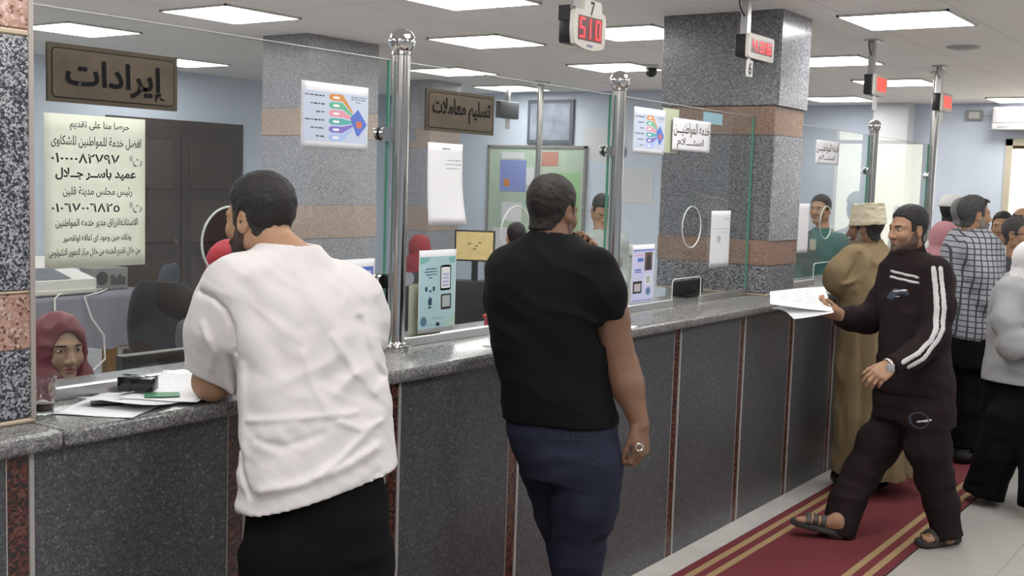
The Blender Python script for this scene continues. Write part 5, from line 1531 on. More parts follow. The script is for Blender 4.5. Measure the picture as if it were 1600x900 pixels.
# .................................................................. man in the white shirt
W_ = HR * 0.81 + HF * 0.58
def man_white():
    root = person('person with short black hair and a white T-shirt, leaning on the counter', (*P(505, 760, 2.9)[:2], 0))
    rows = [(374, 416, 486, 3.07, 0.066), (390, 400, 502, 3.06, 0.082), (416, 362, 528, 3.06, 0.105), (436, 345, 552, 3.05, 0.120), (462, 342, 570, 3.04, 0.130), (500, 352, 578, 3.03, 0.138), (560, 376, 588, 3.01, 0.138),
            (620, 384, 599, 2.98, 0.136), (680, 388, 607, 2.95, 0.138), (740, 388, 614, 2.92, 0.145), (830, 384, 626, 2.90, 0.150)]
    sl = ([P(372, 446, 2.96), P(345, 515, 2.985), P(334, 574, 3.02)], [0.075, 0.075, 0.072])
    sr = ([P(545, 462, 3.16), P(557, 500, 3.18), P(562, 545, 3.21)], [0.072, 0.066, 0.060])
    F_ = garment(rows, (0.81, 0.58), 0.0055, (sl, sr), n=2.5, k=0.07)
    F_.wrinkle(0.012, (5, 5, 13), M=np.array([W_ * 0.9 + UP * 0.35, HF, UP * 0.9 - W_ * 0.45]), seed=11)
    F_.wrinkle(0.004, (14, 14, 22), M=np.array([W_, HF, UP + W_ * 0.6]), seed=21)
    for pts, r_, am in (([(413, 634), (480, 628), (566, 631)], 0.010, 0.006), ([(440, 724), (500, 716), (560, 700), (596, 684)], 0.014, 0.011), ([(520, 708), (550, 690), (584, 660)], 0.011, 0.009),
                        ([(391, 670), (404, 705), (424, 738)], 0.010, -0.010), ([(374, 550), (379, 610), (388, 680)], 0.012, -0.013), ([(396, 560), (402, 640), (412, 700)], 0.018, 0.006), ([(490, 540), (508, 590), (530, 625)], 0.014, 0.007), ([(529, 520), (560, 570), (590, 606)], 0.014, 0.009),
                        ([(560, 500), (580, 560), (596, 590)], 0.012, -0.008), ([(545, 640), (575, 655), (600, 650)], 0.010, 0.007), ([(430, 660), (470, 668), (520, 655)], 0.012, -0.006),
                        ([(326, 452), (352, 458), (372, 474), (384, 500), (386, 540)], 0.008, -0.010), ([(400, 440), (430, 500), (470, 560)], 0.03, -0.006), ([(470, 420), (510, 480), (540, 520)], 0.025, 0.007), ([(335, 500), (350, 540), (340, 570)], 0.012, 0.006),
                        ([(395, 760), (450, 764), (520, 752)], 0.012, 0.006), ([(470, 770), (540, 752), (600, 720)], 0.012, -0.006), ([(388, 789), (460, 787), (540, 766), (617, 731)], 0.0045, -0.004)):
        F_.fold([P(x_, y_, 3.0) for x_, y_ in pts], r_, am)
    a = P(388, 786, 2.9); b = P(618, 738, 2.9); nv = np.cross(b - a, HF); nv = nv if nv[2] < 0 else -nv
    F_.cut(a, nv)
    nb = P(452, 380, 3.06)
    for p_, r_ in (sl, sr):
        d = nrm(p_[-1] - p_[-2]); F_.cone(p_[-1] - d * 0.03, p_[-1] + d * 0.04, r_[-1] - 0.009, r_[-1] - 0.009, 0, 's')
    F_.cut(P(455, 380, 3.06), nrm(UP + HR * 0.05))
    hc = P(406, 341, 3.12); F_.cone(P(452, 392, 3.06), P(438, 366, 3.09), 0.063, 0.063, 0.008, 's')
    add(root, 't_shirt', F_.mesh(), mat('white_cotton', (0.60, 0.57, 0.565), 0.85, sheen=0.2, bump=0.12, bscale=500))
    hd = Head(hc, HR * -0.86 + HF * 0.50 - UP * 0.10, sc=0.98, h=0.003, neck=P(456, 408, 3.05), nr=0.062)
    el = P(331, 603, 3.02); el[2] = max(el[2], ZT + 0.058); wl = np.array([2.14, 0.11, ZT + 0.066])
    hl = dict(dY=np.array([0.75, 0.62, -0.12]), nZ=UP, thumb=np.array([0.6, -0.75, 0]), curls=(22, 30, 20))
    armL = arm_piece(limb_pts(P(362, 470, 2.97), el, wl), [0.055, 0.052, 0.046, 0.044, 0.029], 0.0035, hl)
    er = np.array([2.60, -0.02, ZT + 0.066]); wr_ = np.array([2.45, 0.12, ZT + 0.06])
    hr = dict(dY=np.array([-0.75, 0.65, -0.05]), nZ=UP, thumb=np.array([-0.6, -0.7, 0]), curls=(22, 30, 20))
    armR = arm_piece(limb_pts(P(553, 470, 3.17), er, wr_), [0.052, 0.048, 0.043, 0.042, 0.029], 0.004, hr)
    legs = []
    pel = [(735, 412, 592, 2.92, 0.115), (800, 396, 604, 2.90, 0.13), (860, 388, 606, 2.90, 0.14), (930, 392, 602, 2.9, 0.13)]
    pl = P(447, 880, 2.83); pr = P(550, 880, 3.0)
    lg = []
    for p_, dx in ((pl, -0.02), (pr, 0.02)):
        kn = np.array([p_[0] + dx, p_[1] + 0.03, 0.50]); an = np.array([p_[0] + dx * 1.5, p_[1] - 0.02, 0.07]); lg.append(([p_, kn, an], [0.100, 0.085, 0.075]))
    T = trousers(pel, (0.85, 0.5), lg, 0.009, 0.008)
    add(root, 'trousers', T.mesh(), mat('black_jersey', (0.004, 0.004, 0.0048), 0.9, spec=0.15))
    core = [lower_body(rows[4:], (0.81, 0.58), 0.014)]
    for (p_, r_) in lg:
        core.append(leg_core([p_[0], p_[1], p_[2]], [0.07, 0.055, 0.042], 0.012))
        add(root, 'shoe', shoe(np.array([p_[2][0] - 0.01, p_[2][1] - 0.06, 0.0095]), np.array([p_[2][0] + 0.02, p_[2][1] + 0.19, 0.0095]), 0.008), M_BLACK)
    add(root, 'body', merge([hd.F.mesh(), armL, armR] + core), SK_TAN)
    add(root, 'hair', hd.hair(0.006, 0.017, line=[(-0.13, -0.070), (-0.05, -0.068), (-0.030, -0.045), (-0.022, 0.010), (0.006, 0.026), (0.012, -0.020), (0.030, -0.020), (0.036, 0.045), (0.060, 0.064), (0.10, 0.072), (0.13, 0.078)]), HAIR)
    add(root, 'beard', hd.beard(0.004), STUB)
    hd.features(root)


man_white()


# .................................................................. man in the black shirt
def man_black():
    P = lambda x_, y_, D_: globals()['P'](x_, y_, D_ - 0.10)
    D0 = 3.96
    root = person('person in a black T-shirt and dark blue jeans with one hand raised to the mouth', (*P(890, 700, D0)[:2], 0))
    rows = [(362, 830, 900, 4.0, 0.072), (374, 812, 915, 4.0, 0.09), (388, 792, 932, 3.99, 0.108), (408, 774, 950, 3.98, 0.122), (440, 763, 958, 3.97, 0.135), (480, 762, 956, 3.96, 0.14), (530, 768, 950, 3.95, 0.14),
            (570, 777, 950, 3.94, 0.142), (610, 785, 955, 3.93, 0.148), (650, 786, 964, 3.93, 0.150), (690, 786, 966, 3.93, 0.150)]
    sr = ([P(930, 418, 3.90), P(940, 460, 3.88), P(943, 499, 3.87)], [0.070, 0.064, 0.0575])
    sl = ([P(792, 420, 4.06), P(790, 470, 4.14), P(800, 500, 4.2)], [0.068, 0.062, 0.060])
    rows = [(a_, b_, c_, d_ - 0.10, e_) for a_, b_, c_, d_, e_ in rows]
    w = (0.97, -0.24)
    F_ = garment(rows, w, 0.0065, (sr, sl), k=0.06)
    wv = HR * w[0] + HF * w[1]
    F_.wrinkle(0.009, (5, 5, 14), M=np.array([wv, HF, UP + 0.4 * wv]), seed=31)
    a = P(786, 650, 3.93); b = P(964, 661, 3.93); nv = np.cross(b - a, HF); nv = nv if nv[2] < 0 else -nv
    F_.cut(a, nv)
    d = nrm(sr[0][-1] - sr[0][-2]); F_.cone(sr[0][-1] - d * 0.03, sr[0][-1] + d * 0.04, 0.0485, 0.0485, 0, 's')
    F_.cone(P(866, 372, 4.0), P(864, 350, 4.0), 0.070, 0.066, 0.008, 's')
    add(root, 't_shirt', F_.mesh(), mat('black_cotton', (0.0045, 0.0045, 0.0052), 0.9, spec=0.15))
    hd = Head(P(863, 329, 4.02), HR * 0.62 + HF * 0.78 - UP * 0.16, sc=0.985, h=0.0034, neck=P(868, 386, 4.0), nr=0.066)
    e = P(973, 578, 3.90); wq = P(1000, 664, 3.86)
    hr = dict(dY=P(1003, 720, 3.84) - wq, nZ=HR * 0.75 - HF * 0.65, thumb=-HR * 0.6 - HF * 0.9, sc=1.05, per=[(35, 50, 30), (40, 55, 35), (45, 55, 35), (50, 55, 35)], th=(20, 25))
    armR = arm_piece(limb_pts(P(936, 430, 3.89), e, wq), [0.066, 0.061, 0.052, 0.050, 0.031], 0.0032, hr)
    el = P(838, 520, 4.24); wl = P(911, 414, 4.15)
    hl = dict(dY=P(920, 374, 4.13) - wl, nZ=HF * 0.8 + HR * 0.6, thumb=-HR * 0.8 + HF * 0.2, sc=1.05, per=[(55, 80, 45), (60, 85, 45), (62, 85, 45), (65, 85, 45)], th=(20, 30))
    armL = arm_piece(limb_pts(P(795, 430, 4.06), el, wl), [0.06, 0.058, 0.05, 0.047, 0.031], 0.0034, hl)
    pel = [(640, 794, 960, 3.93, 0.138), (672, 790, 967, 3.93, 0.150), (705, 800, 968, 3.93, 0.150), (740, 816, 966, 3.93, 0.14)]
    pel = [(a_, b_, c_, d_ - 0.10, e_) for a_, b_, c_, d_, e_ in pel]
    R1 = [P(920, 730, 3.88), P(914, 790, 3.89), P(902, 860, 3.92)]; L1 = [P(862, 730, 4.03), P(886, 800, 4.06), P(900, 870, 4.08)]
    lg = []
    for pts, dx in ((R1, 0.02), (L1, 0.03)):
        k_ = pts[-1]; an = np.array([k_[0] + dx - 0.02, k_[1] + 0.0, 0.07]); lg.append((pts + [k_ + (an - k_) * 0.5, an], [0.108, 0.100, 0.082, 0.073, 0.068]))
    T = trousers(pel, w, lg, 0.0075, 0.008, seed=8)
    add(root, 'jeans', T.mesh(), mat('dark_blue_denim', (0.017, 0.020, 0.037), 0.9, spec=0.2, var=0.3, vscale=7, bump=0.2, bscale=600))
    # stitched back pocket and belt loops, waistband
    X, Y, Z = T.grid(); pc = P(895, 712, 3.80)
    u = (X - pc[0]) * HR[0] + (Y - pc[1]) * HR[1]; v = Z - pc[2]; fw = (X - pc[0]) * HF[0] + (Y - pc[1]) * HF[1]
    bx = np.maximum(np.abs(u + 0.1 * v) - 0.068, np.abs(v) - 0.075); reg = np.maximum(np.maximum(bx, -(bx + 0.004)), fw - 0.06)
    add(root, 'pocket_stitching', shell(T, reg, 0.0022), mat('denim_stitch', (0.06, 0.065, 0.085), 0.8))
    zb = P(880, 672, 3.9)[2]; reg = np.maximum(np.abs(Z - zb - 0.03 * u) - 0.0025, fw - 0.25) + 0 * X
    add(root, 'waist_seam', shell(T, reg, 0.002), mat('denim_stitch', (0, 0, 0)))
    core = [lower_body(rows[3:], w, 0.014)]
    for p_, r_ in lg:
        core.append(leg_core(p_, [0.07, 0.065, 0.052, 0.048, 0.04], 0.012)); an = p_[-1]
        add(root, 'shoe', shoe(np.array([an[0] - 0.07, an[1] - 0.01, 0.0095]), np.array([an[0] + 0.19, an[1] + 0.03, 0.0095]), 0.008), M_BLACK)
    add(root, 'body', merge([hd.F.mesh(), armR, armL] + core), SK_BROWN)
    add(root, 'hair', hd.hair(0.005, 0.012, seed=9), HAIRB)
    add(root, 'beard', hd.beard(0.0016, top=-0.035), mat('dark_stubble', (0.090, 0.052, 0.037), 0.7))
    hd.features(root)
    tag(MB().tube([P(999, 699, 3.80) + 0.012 * (math.cos(t) * nrm(HR + 0.3 * HF) + math.sin(t) * UP) for t in np.linspace(0, 2 * math.pi, 24)], 0.0035, 8, False).build('key_ring', M_CHROME, None, True), 'small silver key ring held in the lowered hand of the man in black', 'key ring')


man_black()


# .................................................................. man in the brown tracksuit
def man_track():
    D0 = 5.75
    root = person('person in a dark brown tracksuit with white stripes striding past with papers held out', (*P(1400, 700, D0)[:2], 0))
    rows = [(388, 1398, 1438, 5.74, 0.066), (398, 1394, 1452, 5.74, 0.085), (410, 1388, 1472, 5.74, 0.11), (426, 1383, 1480, 5.74, 0.125), (455, 1381, 1481, 5.74, 0.14), (500, 1382, 1478, 5.74, 0.145), (550, 1380, 1476, 5.74, 0.145),
            (595, 1374, 1480, 5.74, 0.145), (622, 1374, 1478, 5.74, 0.14)]
    w = (-0.6, 0.8)
    sL = ([P(1460, 424, 5.60), P(1467, 480, 5.56), P(1460, 528, 5.52), P(1425, 556, 5.47), P(1392, 570, 5.43)], [0.076, 0.070, 0.066, 0.056, 0.045])
    sR = ([P(1400, 425, 5.90), P(1378, 475, 5.96), P(1356, 500, 5.96), P(1330, 498, 5.92), P(1312, 495, 5.88)], [0.078, 0.070, 0.065, 0.055, 0.045])
    F_ = garment(rows, w, 0.0075, (sL, sR), k=0.045)
    F_.wrinkle(0.009, (7, 7, 13), seed=41)
    F_.cut(P(1420, 612, 5.74), -UP, 0.012, 0.03)
    F_.cone(P(1420, 392, 5.74), P(1415, 370, 5.74), 0.062, 0.06, 0.006, 's')
    TR = mat('dark_brown_tracksuit', (0.0155, 0.0085, 0.0092), 0.85, spec=0.2)
    add(root, 'track_jacket', F_.mesh(), TR)
    X, Y, Z = F_.grid(); WH = mat('white_stripe', (0.55, 0.53, 0.54), 0.7)

    def band(G, pts, wd, front):
        """Band of half width wd running along a line on the side of the cloth turned to the walkway, nearer than depth front."""
        X, Y, Z = G.grid(); u = X * HR[0] + Y * HR[1]; fw = X * HF[0] + Y * HF[1] - front; best = None
        Q = [(float(np.dot(q, HR)), float(q[2])) for q in pts]
        for (a0, a1), (b0, b1) in zip(Q[:-1], Q[1:]):
            dx, dy = b0 - a0, b1 - a1; t = np.clip(((u - a0) * dx + (Z - a1) * dy) / (dx * dx + dy * dy), 0, 1)
            d = np.sqrt((u - a0 - t * dx) ** 2 + (Z - a1 - t * dy) ** 2) - wd
            best = d if best is None else np.minimum(best, d)
        return np.maximum(best, fw)
    fz = float(np.dot(P(1462, 480, 5.57), HF))
    for o in (-4.5, 5.5):
        line = [P(x_ + o, y_ + (o * 0.8 if x_ < 1450 else 0), 5.5) for x_, y_ in ((1467, 420), (1468, 450), (1466, 490), (1462, 512), (1452, 530), (1430, 550), (1404, 564))]
        add(root, 'sleeve_stripe', shell(F_, band(F_, line, 0.0125, fz), 0.0035), WH)
    fz = float(np.dot(P(1410, 440, 5.72), HF))
    for z_ in (429, 438):
        line = [P(1381, z_ + 1, 5.6), P(1402, z_ - 3, 5.6), P(1432, z_ + 4, 5.6)]
        add(root, 'chest_stripe', shell(F_, band(F_, line, 0.0075, fz), 0.0035), WH)
    add(root, 'chest_emblem', shell(F_, band(F_, [P(1407, 470, 5.55), P(1414, 458, 5.55), P(1424, 462, 5.55)], 0.014, fz), 0.003), mat('slate_blue_emblem', (0.03, 0.038, 0.065), 0.6))
    add(root, 'chest_emblem', shell(F_, band(F_, [P(1411, 459, 5.55), P(1424, 456, 5.55)], 0.006, fz), 0.005), WH); add(root, 'chest_emblem', shell(F_, band(F_, [P(1409, 468, 5.55), P(1417, 466, 5.55)], 0.004, fz), 0.005), WH)
    # stand collar
    cl = Fld(P(1418, 385, 5.74) - 0.14, P(1418, 385, 5.74) + 0.14, 0.005)
    cl.cone(P(1423, 412, 5.74), P(1420, 384, 5.73), 0.088, 0.074, 0).cone(P(1423, 416, 5.74), P(1418, 370, 5.72), 0.068, 0.066, 0, 's'); cl.cut(P(1419, 387, 5.73), nrm(UP - HR * 0.25)); cl.cut(P(1420, 412, 5.73), -UP)
    add(root, 'collar', cl.mesh(), TR)
    hd = Head(P(1419, 358, 5.75), -HR * 0.93 - HF * 0.36 - UP * 0.05, sc=0.975, h=0.0034, neck=P(1424, 404, 5.75), nr=0.058)
    wl = P(1392, 570, 5.43)
    hl = dict(dY=P(1352, 604, 5.36) - wl, nZ=-HF * 0.75 + UP * 0.5 - HR * 0.1, thumb=-UP * 0.2 - HR + HF * 0.2, sc=1.08, per=[(25, 40, 25), (30, 45, 30), (35, 50, 30), (38, 50, 30)], th=(35, 20))
    armL = arm_piece(limb_pts(sL[0][0], sL[0][2], wl), [0.05, 0.048, 0.044, 0.042, 0.030], 0.0034, hl)
    wr_ = P(1316, 495, 5.88)
    hr = dict(dY=P(1285, 484, 5.86) - wr_, nZ=-HF * 0.5 - UP * 0.6 , thumb=UP * 0.9 - HF * 0.5, sc=1.05, per=[(30, 35, 20), (35, 40, 20), (38, 45, 25), (42, 45, 25)], th=(15, 10))
    armR = arm_piece(limb_pts(sR[0][0], sR[0][2], wr_), [0.05, 0.048, 0.044, 0.042, 0.030], 0.0034, hr)
    wt = MB(); d = nrm(wl - sL[0][-2]); cw = P(1391, 571, 5.43) + d * 0.012; e1 = nrm(np.cross(d, UP)); e2 = np.cross(d, e1)
    wt.tube([cw + 0.036 * (math.cos(t) * e1 + math.sin(t) * e2) for t in np.linspace(0, 2 * math.pi, 30)], 0.006, 10, False); tw = wt.build('watch_strap', M_CHROME, root, True)
    MB().obox(cw - HF * 0.036, HR, UP, HF, 0.018, 0.018, 0.005, 0.003).build('watch_face', mat('pale_screen', (0, 0, 0)), root, True)
    pel = [(600, 1378, 1478, 5.74, 0.135), (630, 1374, 1480, 5.74, 0.14), (655, 1376, 1480, 5.75, 0.135)]
    Rl = [P(1402, 655, 5.86), P(1372, 695, 5.87), P(1346, 738, 5.86), P(1323, 785, 5.81), P(1307, 838, 5.775)]
    Ll = [P(1446, 655, 5.66), P(1450, 700, 5.66), P(1460, 745, 5.69), P(1472, 790, 5.70), P(1480, 838, 5.70)]
    lg = [(Rl, [0.118, 0.105, 0.088, 0.082, 0.087]), (Ll, [0.115, 0.103, 0.088, 0.078, 0.076])]
    T = trousers(pel, w, lg, 0.0075, 0.009, seed=14, k=0.04)
    add(root, 'track_trousers', T.mesh(), TR)
    X, Y, Z = T.grid()
    c = P(1438, 658, 5.55); rad = np.sqrt(((X - c[0]) * HR[0] + (Y - c[1]) * HR[1]) ** 2 + (Z - c[2]) ** 2); fw = (X - c[0]) * HF[0] + (Y - c[1]) * HF[1]
    add(root, 'trouser_emblem', shell(T, np.maximum(np.maximum(rad - 0.043, 0.032 - rad), fw - 0.12), 0.003), mat('slate_blue_emblem', (0, 0, 0)))
    u = (X - c[0]) * HR[0] + (Y - c[1]) * HR[1]; v = Z - c[2]
    add(root, 'trouser_emblem', shell(T, np.maximum(np.maximum(np.abs(v + 0.004 - 0.25 * u) - 0.007, np.abs(u - 0.02) - 0.035), fw - 0.12), 0.003), WH)
    core = [lower_body(rows[3:], w, 0.014)]
    SOLE = mat('dark_grey_sole', (0.035, 0.033, 0.032), 0.7); STRAP = mat('grey_brown_strap', (0.055, 0.048, 0.043), 0.6)
    for pts, heel, toe, tz in ((Ll, (1500, 844), (1434, 853), 0.0), (Rl, (1322, 842), (1246, 836), 0.055)):
        h0 = at(*heel, 2, 0.0095); t0 = at(*toe, 2, 0.0095)
        d = nrm(t0 - h0); t0 = h0 + d * 0.285; an = np.asarray(pts[-1])
        tilt = nrm(d + UP * (tz / 0.28)); up = nrm(np.cross(np.cross(tilt, UP), tilt)); sd = np.cross(tilt, up)
        o = h0 + UP * (0.0005 if tz == 0 else 0.006)

        def S(a, b, c_): return o + tilt * a + sd * b + up * c_
        lo, hi = box_of([S(0, 0, 0), S(0.29, 0, 0), an], 0.1); G = Fld(lo, hi, 0.004)
        G.chain([an + UP * 0.05, S(0.065, 0, 0.075)], [0.043, 0.04], 0.02); G.cone(S(0.05, 0, 0.05), S(0.19, 0, 0.045), 0.030, 0.026, 0.03)
        G.cone(S(0.19, 0.022, 0.043), S(0.21, -0.022, 0.042), 0.020, 0.019, 0.02)
        for i in range(5): G.cone(S(0.20, (i - 2) * 0.0185, 0.038), S(0.262 - 0.008 * abs(i - 1) - 0.006 * i, (i - 2) * 0.019, 0.036), 0.0105, 0.0095 + (0.003 if i == 0 else 0), 0.003)
        core.append(G.mesh()); core.append(leg_core([pts[0], pts[2], an], [0.07, 0.055, 0.042], 0.012))
        sb = Fld(*box_of([S(0, 0, 0), S(0.29, 0, 0)], 0.1), 0.004)
        sb.loft([(-1, 0, 0, 1, 1, 0), (0, 0, 0, 1, 1, 0)]) if False else None
        sb.cone(S(0.045, 0, 0.012), S(0.235, 0, 0.012), 0.040, 0.050, 0)
        gx, gy, gz = sb.grid(); hh = (gx - o[0]) * up[0] + (gy - o[1]) * up[1] + (gz - o[2]) * up[2]
        sb.D = np.maximum(sb.D, np.maximum(hh - 0.027, -hh)).astype(np.float32)
        sn = add(root, 'sandal_sole', sb.mesh(), SOLE)
        for a in (0.205, 0.168, 0.13):
            st = G.copy(); gx, gy, gz = st.grid(); aa = (gx - o[0]) * tilt[0] + (gy - o[1]) * tilt[1] + (gz - o[2]) * tilt[2]; hh = (gx - o[0]) * up[0] + (gy - o[1]) * up[1] + (gz - o[2]) * up[2]
            add(root, 'sandal_strap', shell(st, np.maximum(np.abs(aa - a) - 0.013, 0.015 - hh), 0.006), STRAP)
        st = G.copy(); aa = (gx - o[0]) * tilt[0] + (gy - o[1]) * tilt[1] + (gz - o[2]) * tilt[2]
        add(root, 'sandal_strap', shell(st, np.maximum(np.maximum(np.abs(hh - 0.055) - 0.012, aa - 0.09), aa * 0), 0.006), STRAP)
    add(root, 'body', merge([hd.F.mesh(), armL, armR] + core), SK_TAN)
    add(root, 'hair', hd.hair(0.005, 0.014, seed=13), HAIR)
    add(root, 'beard', hd.beard(0.0010, top=-0.042), mat('dark_stubble', (0.115, 0.066, 0.045), 0.7))
    hd.features(root)
    # papers held in the right hand
    b1 = (P(1203, 452, 5.95), P(1203, 478, 5.80), P(1302, 487, 5.80), P(1288, 448, 5.98))
    b2 = (P(1206, 478, 5.92), P(1240, 502, 5.78), P(1303, 488, 5.79), P(1290, 462, 5.95))
    for (a, b, c, d), lb in ((b1, 'upper white paper held out by the man in the brown tracksuit'), (b2, 'drooping lower paper in the hand of the man in the brown tracksuit')):
        n = 12; V = []; Fc = []
        for j in range(n + 1):
            for i in range(n + 1):
                u, v = i / n, j / n; p_ = (a * (1 - u) + d * u) * (1 - v) + (b * (1 - u) + c * u) * v
                V.append(p_ + UP * (0.018 * math.sin(math.pi * v) * (1 - u) - 0.012 * (1 - u) ** 2 * math.cos(3 * v)))
        N = len(V); V += [q - UP * 0.0012 for q in V]
        for j in range(n):
            for i in range(n): k = j * (n + 1) + i; q = (k, k + 1, k + n + 2, k + n + 1); Fc.append(q); Fc.append(tuple(z + N for z in q[::-1]))
        t = thing('held_paper', lb, 'paper', np.mean([a, b, c, d], 0)); link_mesh('sheet', V, Fc, M_PAPER, t, True)
        if 'upper' in lb:
            m = MB()
            for k in range(7):
                for i in range(3):
                    u0, v0 = 0.15 + 0.22 * i + 0.03 * (k % 2), 0.15 + 0.1 * k; e = []
                    for uu, vv in ((u0, v0), (u0 + 0.16, v0), (u0 + 0.16, v0 + 0.02), (u0, v0 + 0.02)):
                        p_ = (a * (1 - uu) + d * uu) * (1 - vv) + (b * (1 - uu) + c * uu) * vv; e.append(p_ + UP * (0.0012 + 0.018 * math.sin(math.pi * vv) * (1 - uu) - 0.012 * (1 - uu) ** 2 * math.cos(3 * vv)))
                    m.add(e, [(0, 1, 2, 3)])
            m.build('print_lines', mat('pale_print', (0, 0, 0)), t)


man_track()
# .................................................................. man in the cream cap and long robe
def simple_person(label, D0, head, rows, w, cloth, cname, skin_, arms=(), h=0.010, wr=0.008, seed=51, hem=None, neckpx=None, sc=1.0, hh=0.0042, legs=None, legcloth=None, pel=None, group=None, feats=True, hairm=None, hair=None, beard=None, feet=None, freq=(7, 7, 13), nr=0.055, top=None, base=None, lname='trousers', core=True, folds=()):
    """head = (px, py, D, facing); arms = lists of (px, py, D) shoulder, elbow, wrist with radii and hand data."""
    bp = P((rows[-1][1] + rows[-1][2]) / 2, rows[-1][0], D0)
    root = person(label, (bp[0], bp[1], 0 if base is None else base), group)
    hx, hy, hD, f = head
    n0 = P(*neckpx) if neckpx else P(hx, rows[0][0] + 6, rows[0][3])
    hd = Head(P(hx, hy, hD), f, sc=sc, h=hh, neck=n0, nr=nr)
    sl = [([P(*q) for q in a['pts']], a['r']) for a in arms]
    F_ = garment(rows, w, h, [(p_, r_) for p_, r_ in sl])
    if wr: F_.wrinkle(wr, freq, seed=seed)
    for pts, r_, am in folds: F_.fold([P(x_, y_, D0) for x_, y_ in pts], r_, am)
    if hem: F_.cut(P(*hem), -UP, max(0.016, h * 1.7), 0.03)
    F_.cone(n0 - UP * 0.02, n0 + UP * 0.10, nr + 0.006, nr + 0.006, 0.005, 's')
    add(root, cname, F_.mesh(), cloth)
    pieces = [hd.F.mesh()]
    for a, (p_, r_) in zip(arms, sl):
        if a.get('hand'):
            wq = P(*a['wrist']) if 'wrist' in a else p_[-1]
            pts = [p_[0], p_[len(p_) // 2], wq]; pieces.append(arm_piece(pts, [0.045, 0.04, 0.028], max(0.004, hh), a['hand']))
    if core: pieces.append(lower_body(rows[2:], w, 0.018))
    if pel:
        lg = [([P(*q) for q in L_['pts']], L_['r']) for L_ in legs]
        add(root, lname, trousers(pel, w, lg, h, 0.008, seed=seed + 2).mesh(), legcloth)
        for p_, r_ in lg: pieces.append(leg_core(p_, [0.06] * (len(p_) - 1) + [0.04], 0.015))
    add(root, 'body', merge(pieces), skin_)
    if hair: add(root, 'hair', hd.hair(**hair), hairm or HAIR)
    if beard: add(root, 'beard', hd.beard(beard[0], top=beard[1]), beard[2])
    if feats: hd.features(root)
    for ft in feet or ():
        add(root, 'shoe', shoe(ft[0], ft[1], 0.007), ft[2] if len(ft) > 2 else M_BLACK)
    return root, hd, F_


def z0(p, z=0.0095): p = np.array(p, float); p[2] = z; return p


def man_robe():
    rows = [(376, 1340, 1375, 6.77, 0.07), (384, 1332, 1386, 6.77, 0.09), (396, 1322, 1395, 6.76, 0.12), (415, 1316, 1400, 6.75, 0.14), (450, 1316, 1400, 6.72, 0.15), (500, 1316, 1400, 6.70, 0.15), (560, 1312, 1402, 6.69, 0.16), (620, 1308, 1408, 6.69, 0.17),
            (680, 1306, 1418, 6.69, 0.19), (742, 1304, 1428, 6.69, 0.21)]
    rb = mat('khaki_robe_cloth', (0.20, 0.145, 0.075), 0.9, var=0.06, vscale=4)
    arm = [dict(pts=[(1332, 404, 6.68), (1311, 428, 6.65), (1310, 441, 6.67), (1334, 450, 6.70)], r=[0.072, 0.063, 0.060, 0.052]),
           dict(pts=[(1388, 408, 6.84), (1394, 445, 6.90), (1375, 448, 6.97)], r=[0.072, 0.065, 0.055])]
    an = P(1345, 735, 6.67)
    a2 = P(1385, 740, 6.72)
    root, hd, F_ = simple_person('person in a long khaki robe and cream cap leaning on the counter, back turned', 6.77, (1353, 356, 6.77, -HR * 0.80 + HF * 0.60 - UP * 0.1), rows, (0.86, 0.5), rb, 'robe', SK_BROWN, arm, 0.010, 0.028, 61,
                                 (1360, 738, 6.69), (1358, 388, 6.76), 1.0, 0.0042, hair=dict(side=0.004, top=0.006), beard=(0.0014, -0.04, STUBG), freq=(8, 8, 4), folds=[([(1352, 470), (1345, 560), (1338, 735)], 0.03, 0.020), ([(1372, 470), (1374, 560), (1372, 735)], 0.03, 0.022), ([(1362, 520), (1358, 735)], 0.022, -0.02), ([(1330, 500), (1322, 735)], 0.02, -0.018), ([(1388, 480), (1396, 735)], 0.025, -0.018), ([(1404, 560), (1412, 735)], 0.025, 0.015), ([(1330, 396), (1318, 420), (1306, 432)], 0.022, -0.014), ([(1345, 400), (1332, 430), (1322, 450)], 0.022, 0.016), ([(1352, 415), (1346, 455)], 0.02, -0.018), ([(1300, 440), (1318, 436), (1335, 424)], 0.016, 0.012)],
                                 feet=[(z0(an) - 0.02 * HR + HF * -0.05, z0(an) - HR * 0.1 + HF * 0.2), (z0(a2), z0(a2) - HR * 0.05 + HF * 0.25)])
    C = Fld(hd.L(0, 0, 0.06) - 0.16, hd.L(0, 0, 0.06) + 0.16, 0.004)
    C.cone(hd.L(0, -0.014, 0.035), hd.L(0, -0.020, 0.135), 0.098, 0.086, 0); X, Y, Z = C.grid(); x, y, z = hd.loc(C)
    C.D = np.maximum(C.D, np.maximum(z - 0.135, 0.022 - z) * 0.95).astype(np.float32); C.D = C.D - 0.006
    C.ell(hd.L(0, -0.018, 0.150), hd.B, (0.055, 0.055, 0.022), 0.012, 's')
    C.wrinkle(0.006, (25, 25, 40), seed=5)
    add(root, 'cap', C.mesh(), mat('cream_felt', (0.60, 0.55, 0.40), 0.9, bump=0.3, bscale=150))


man_robe()


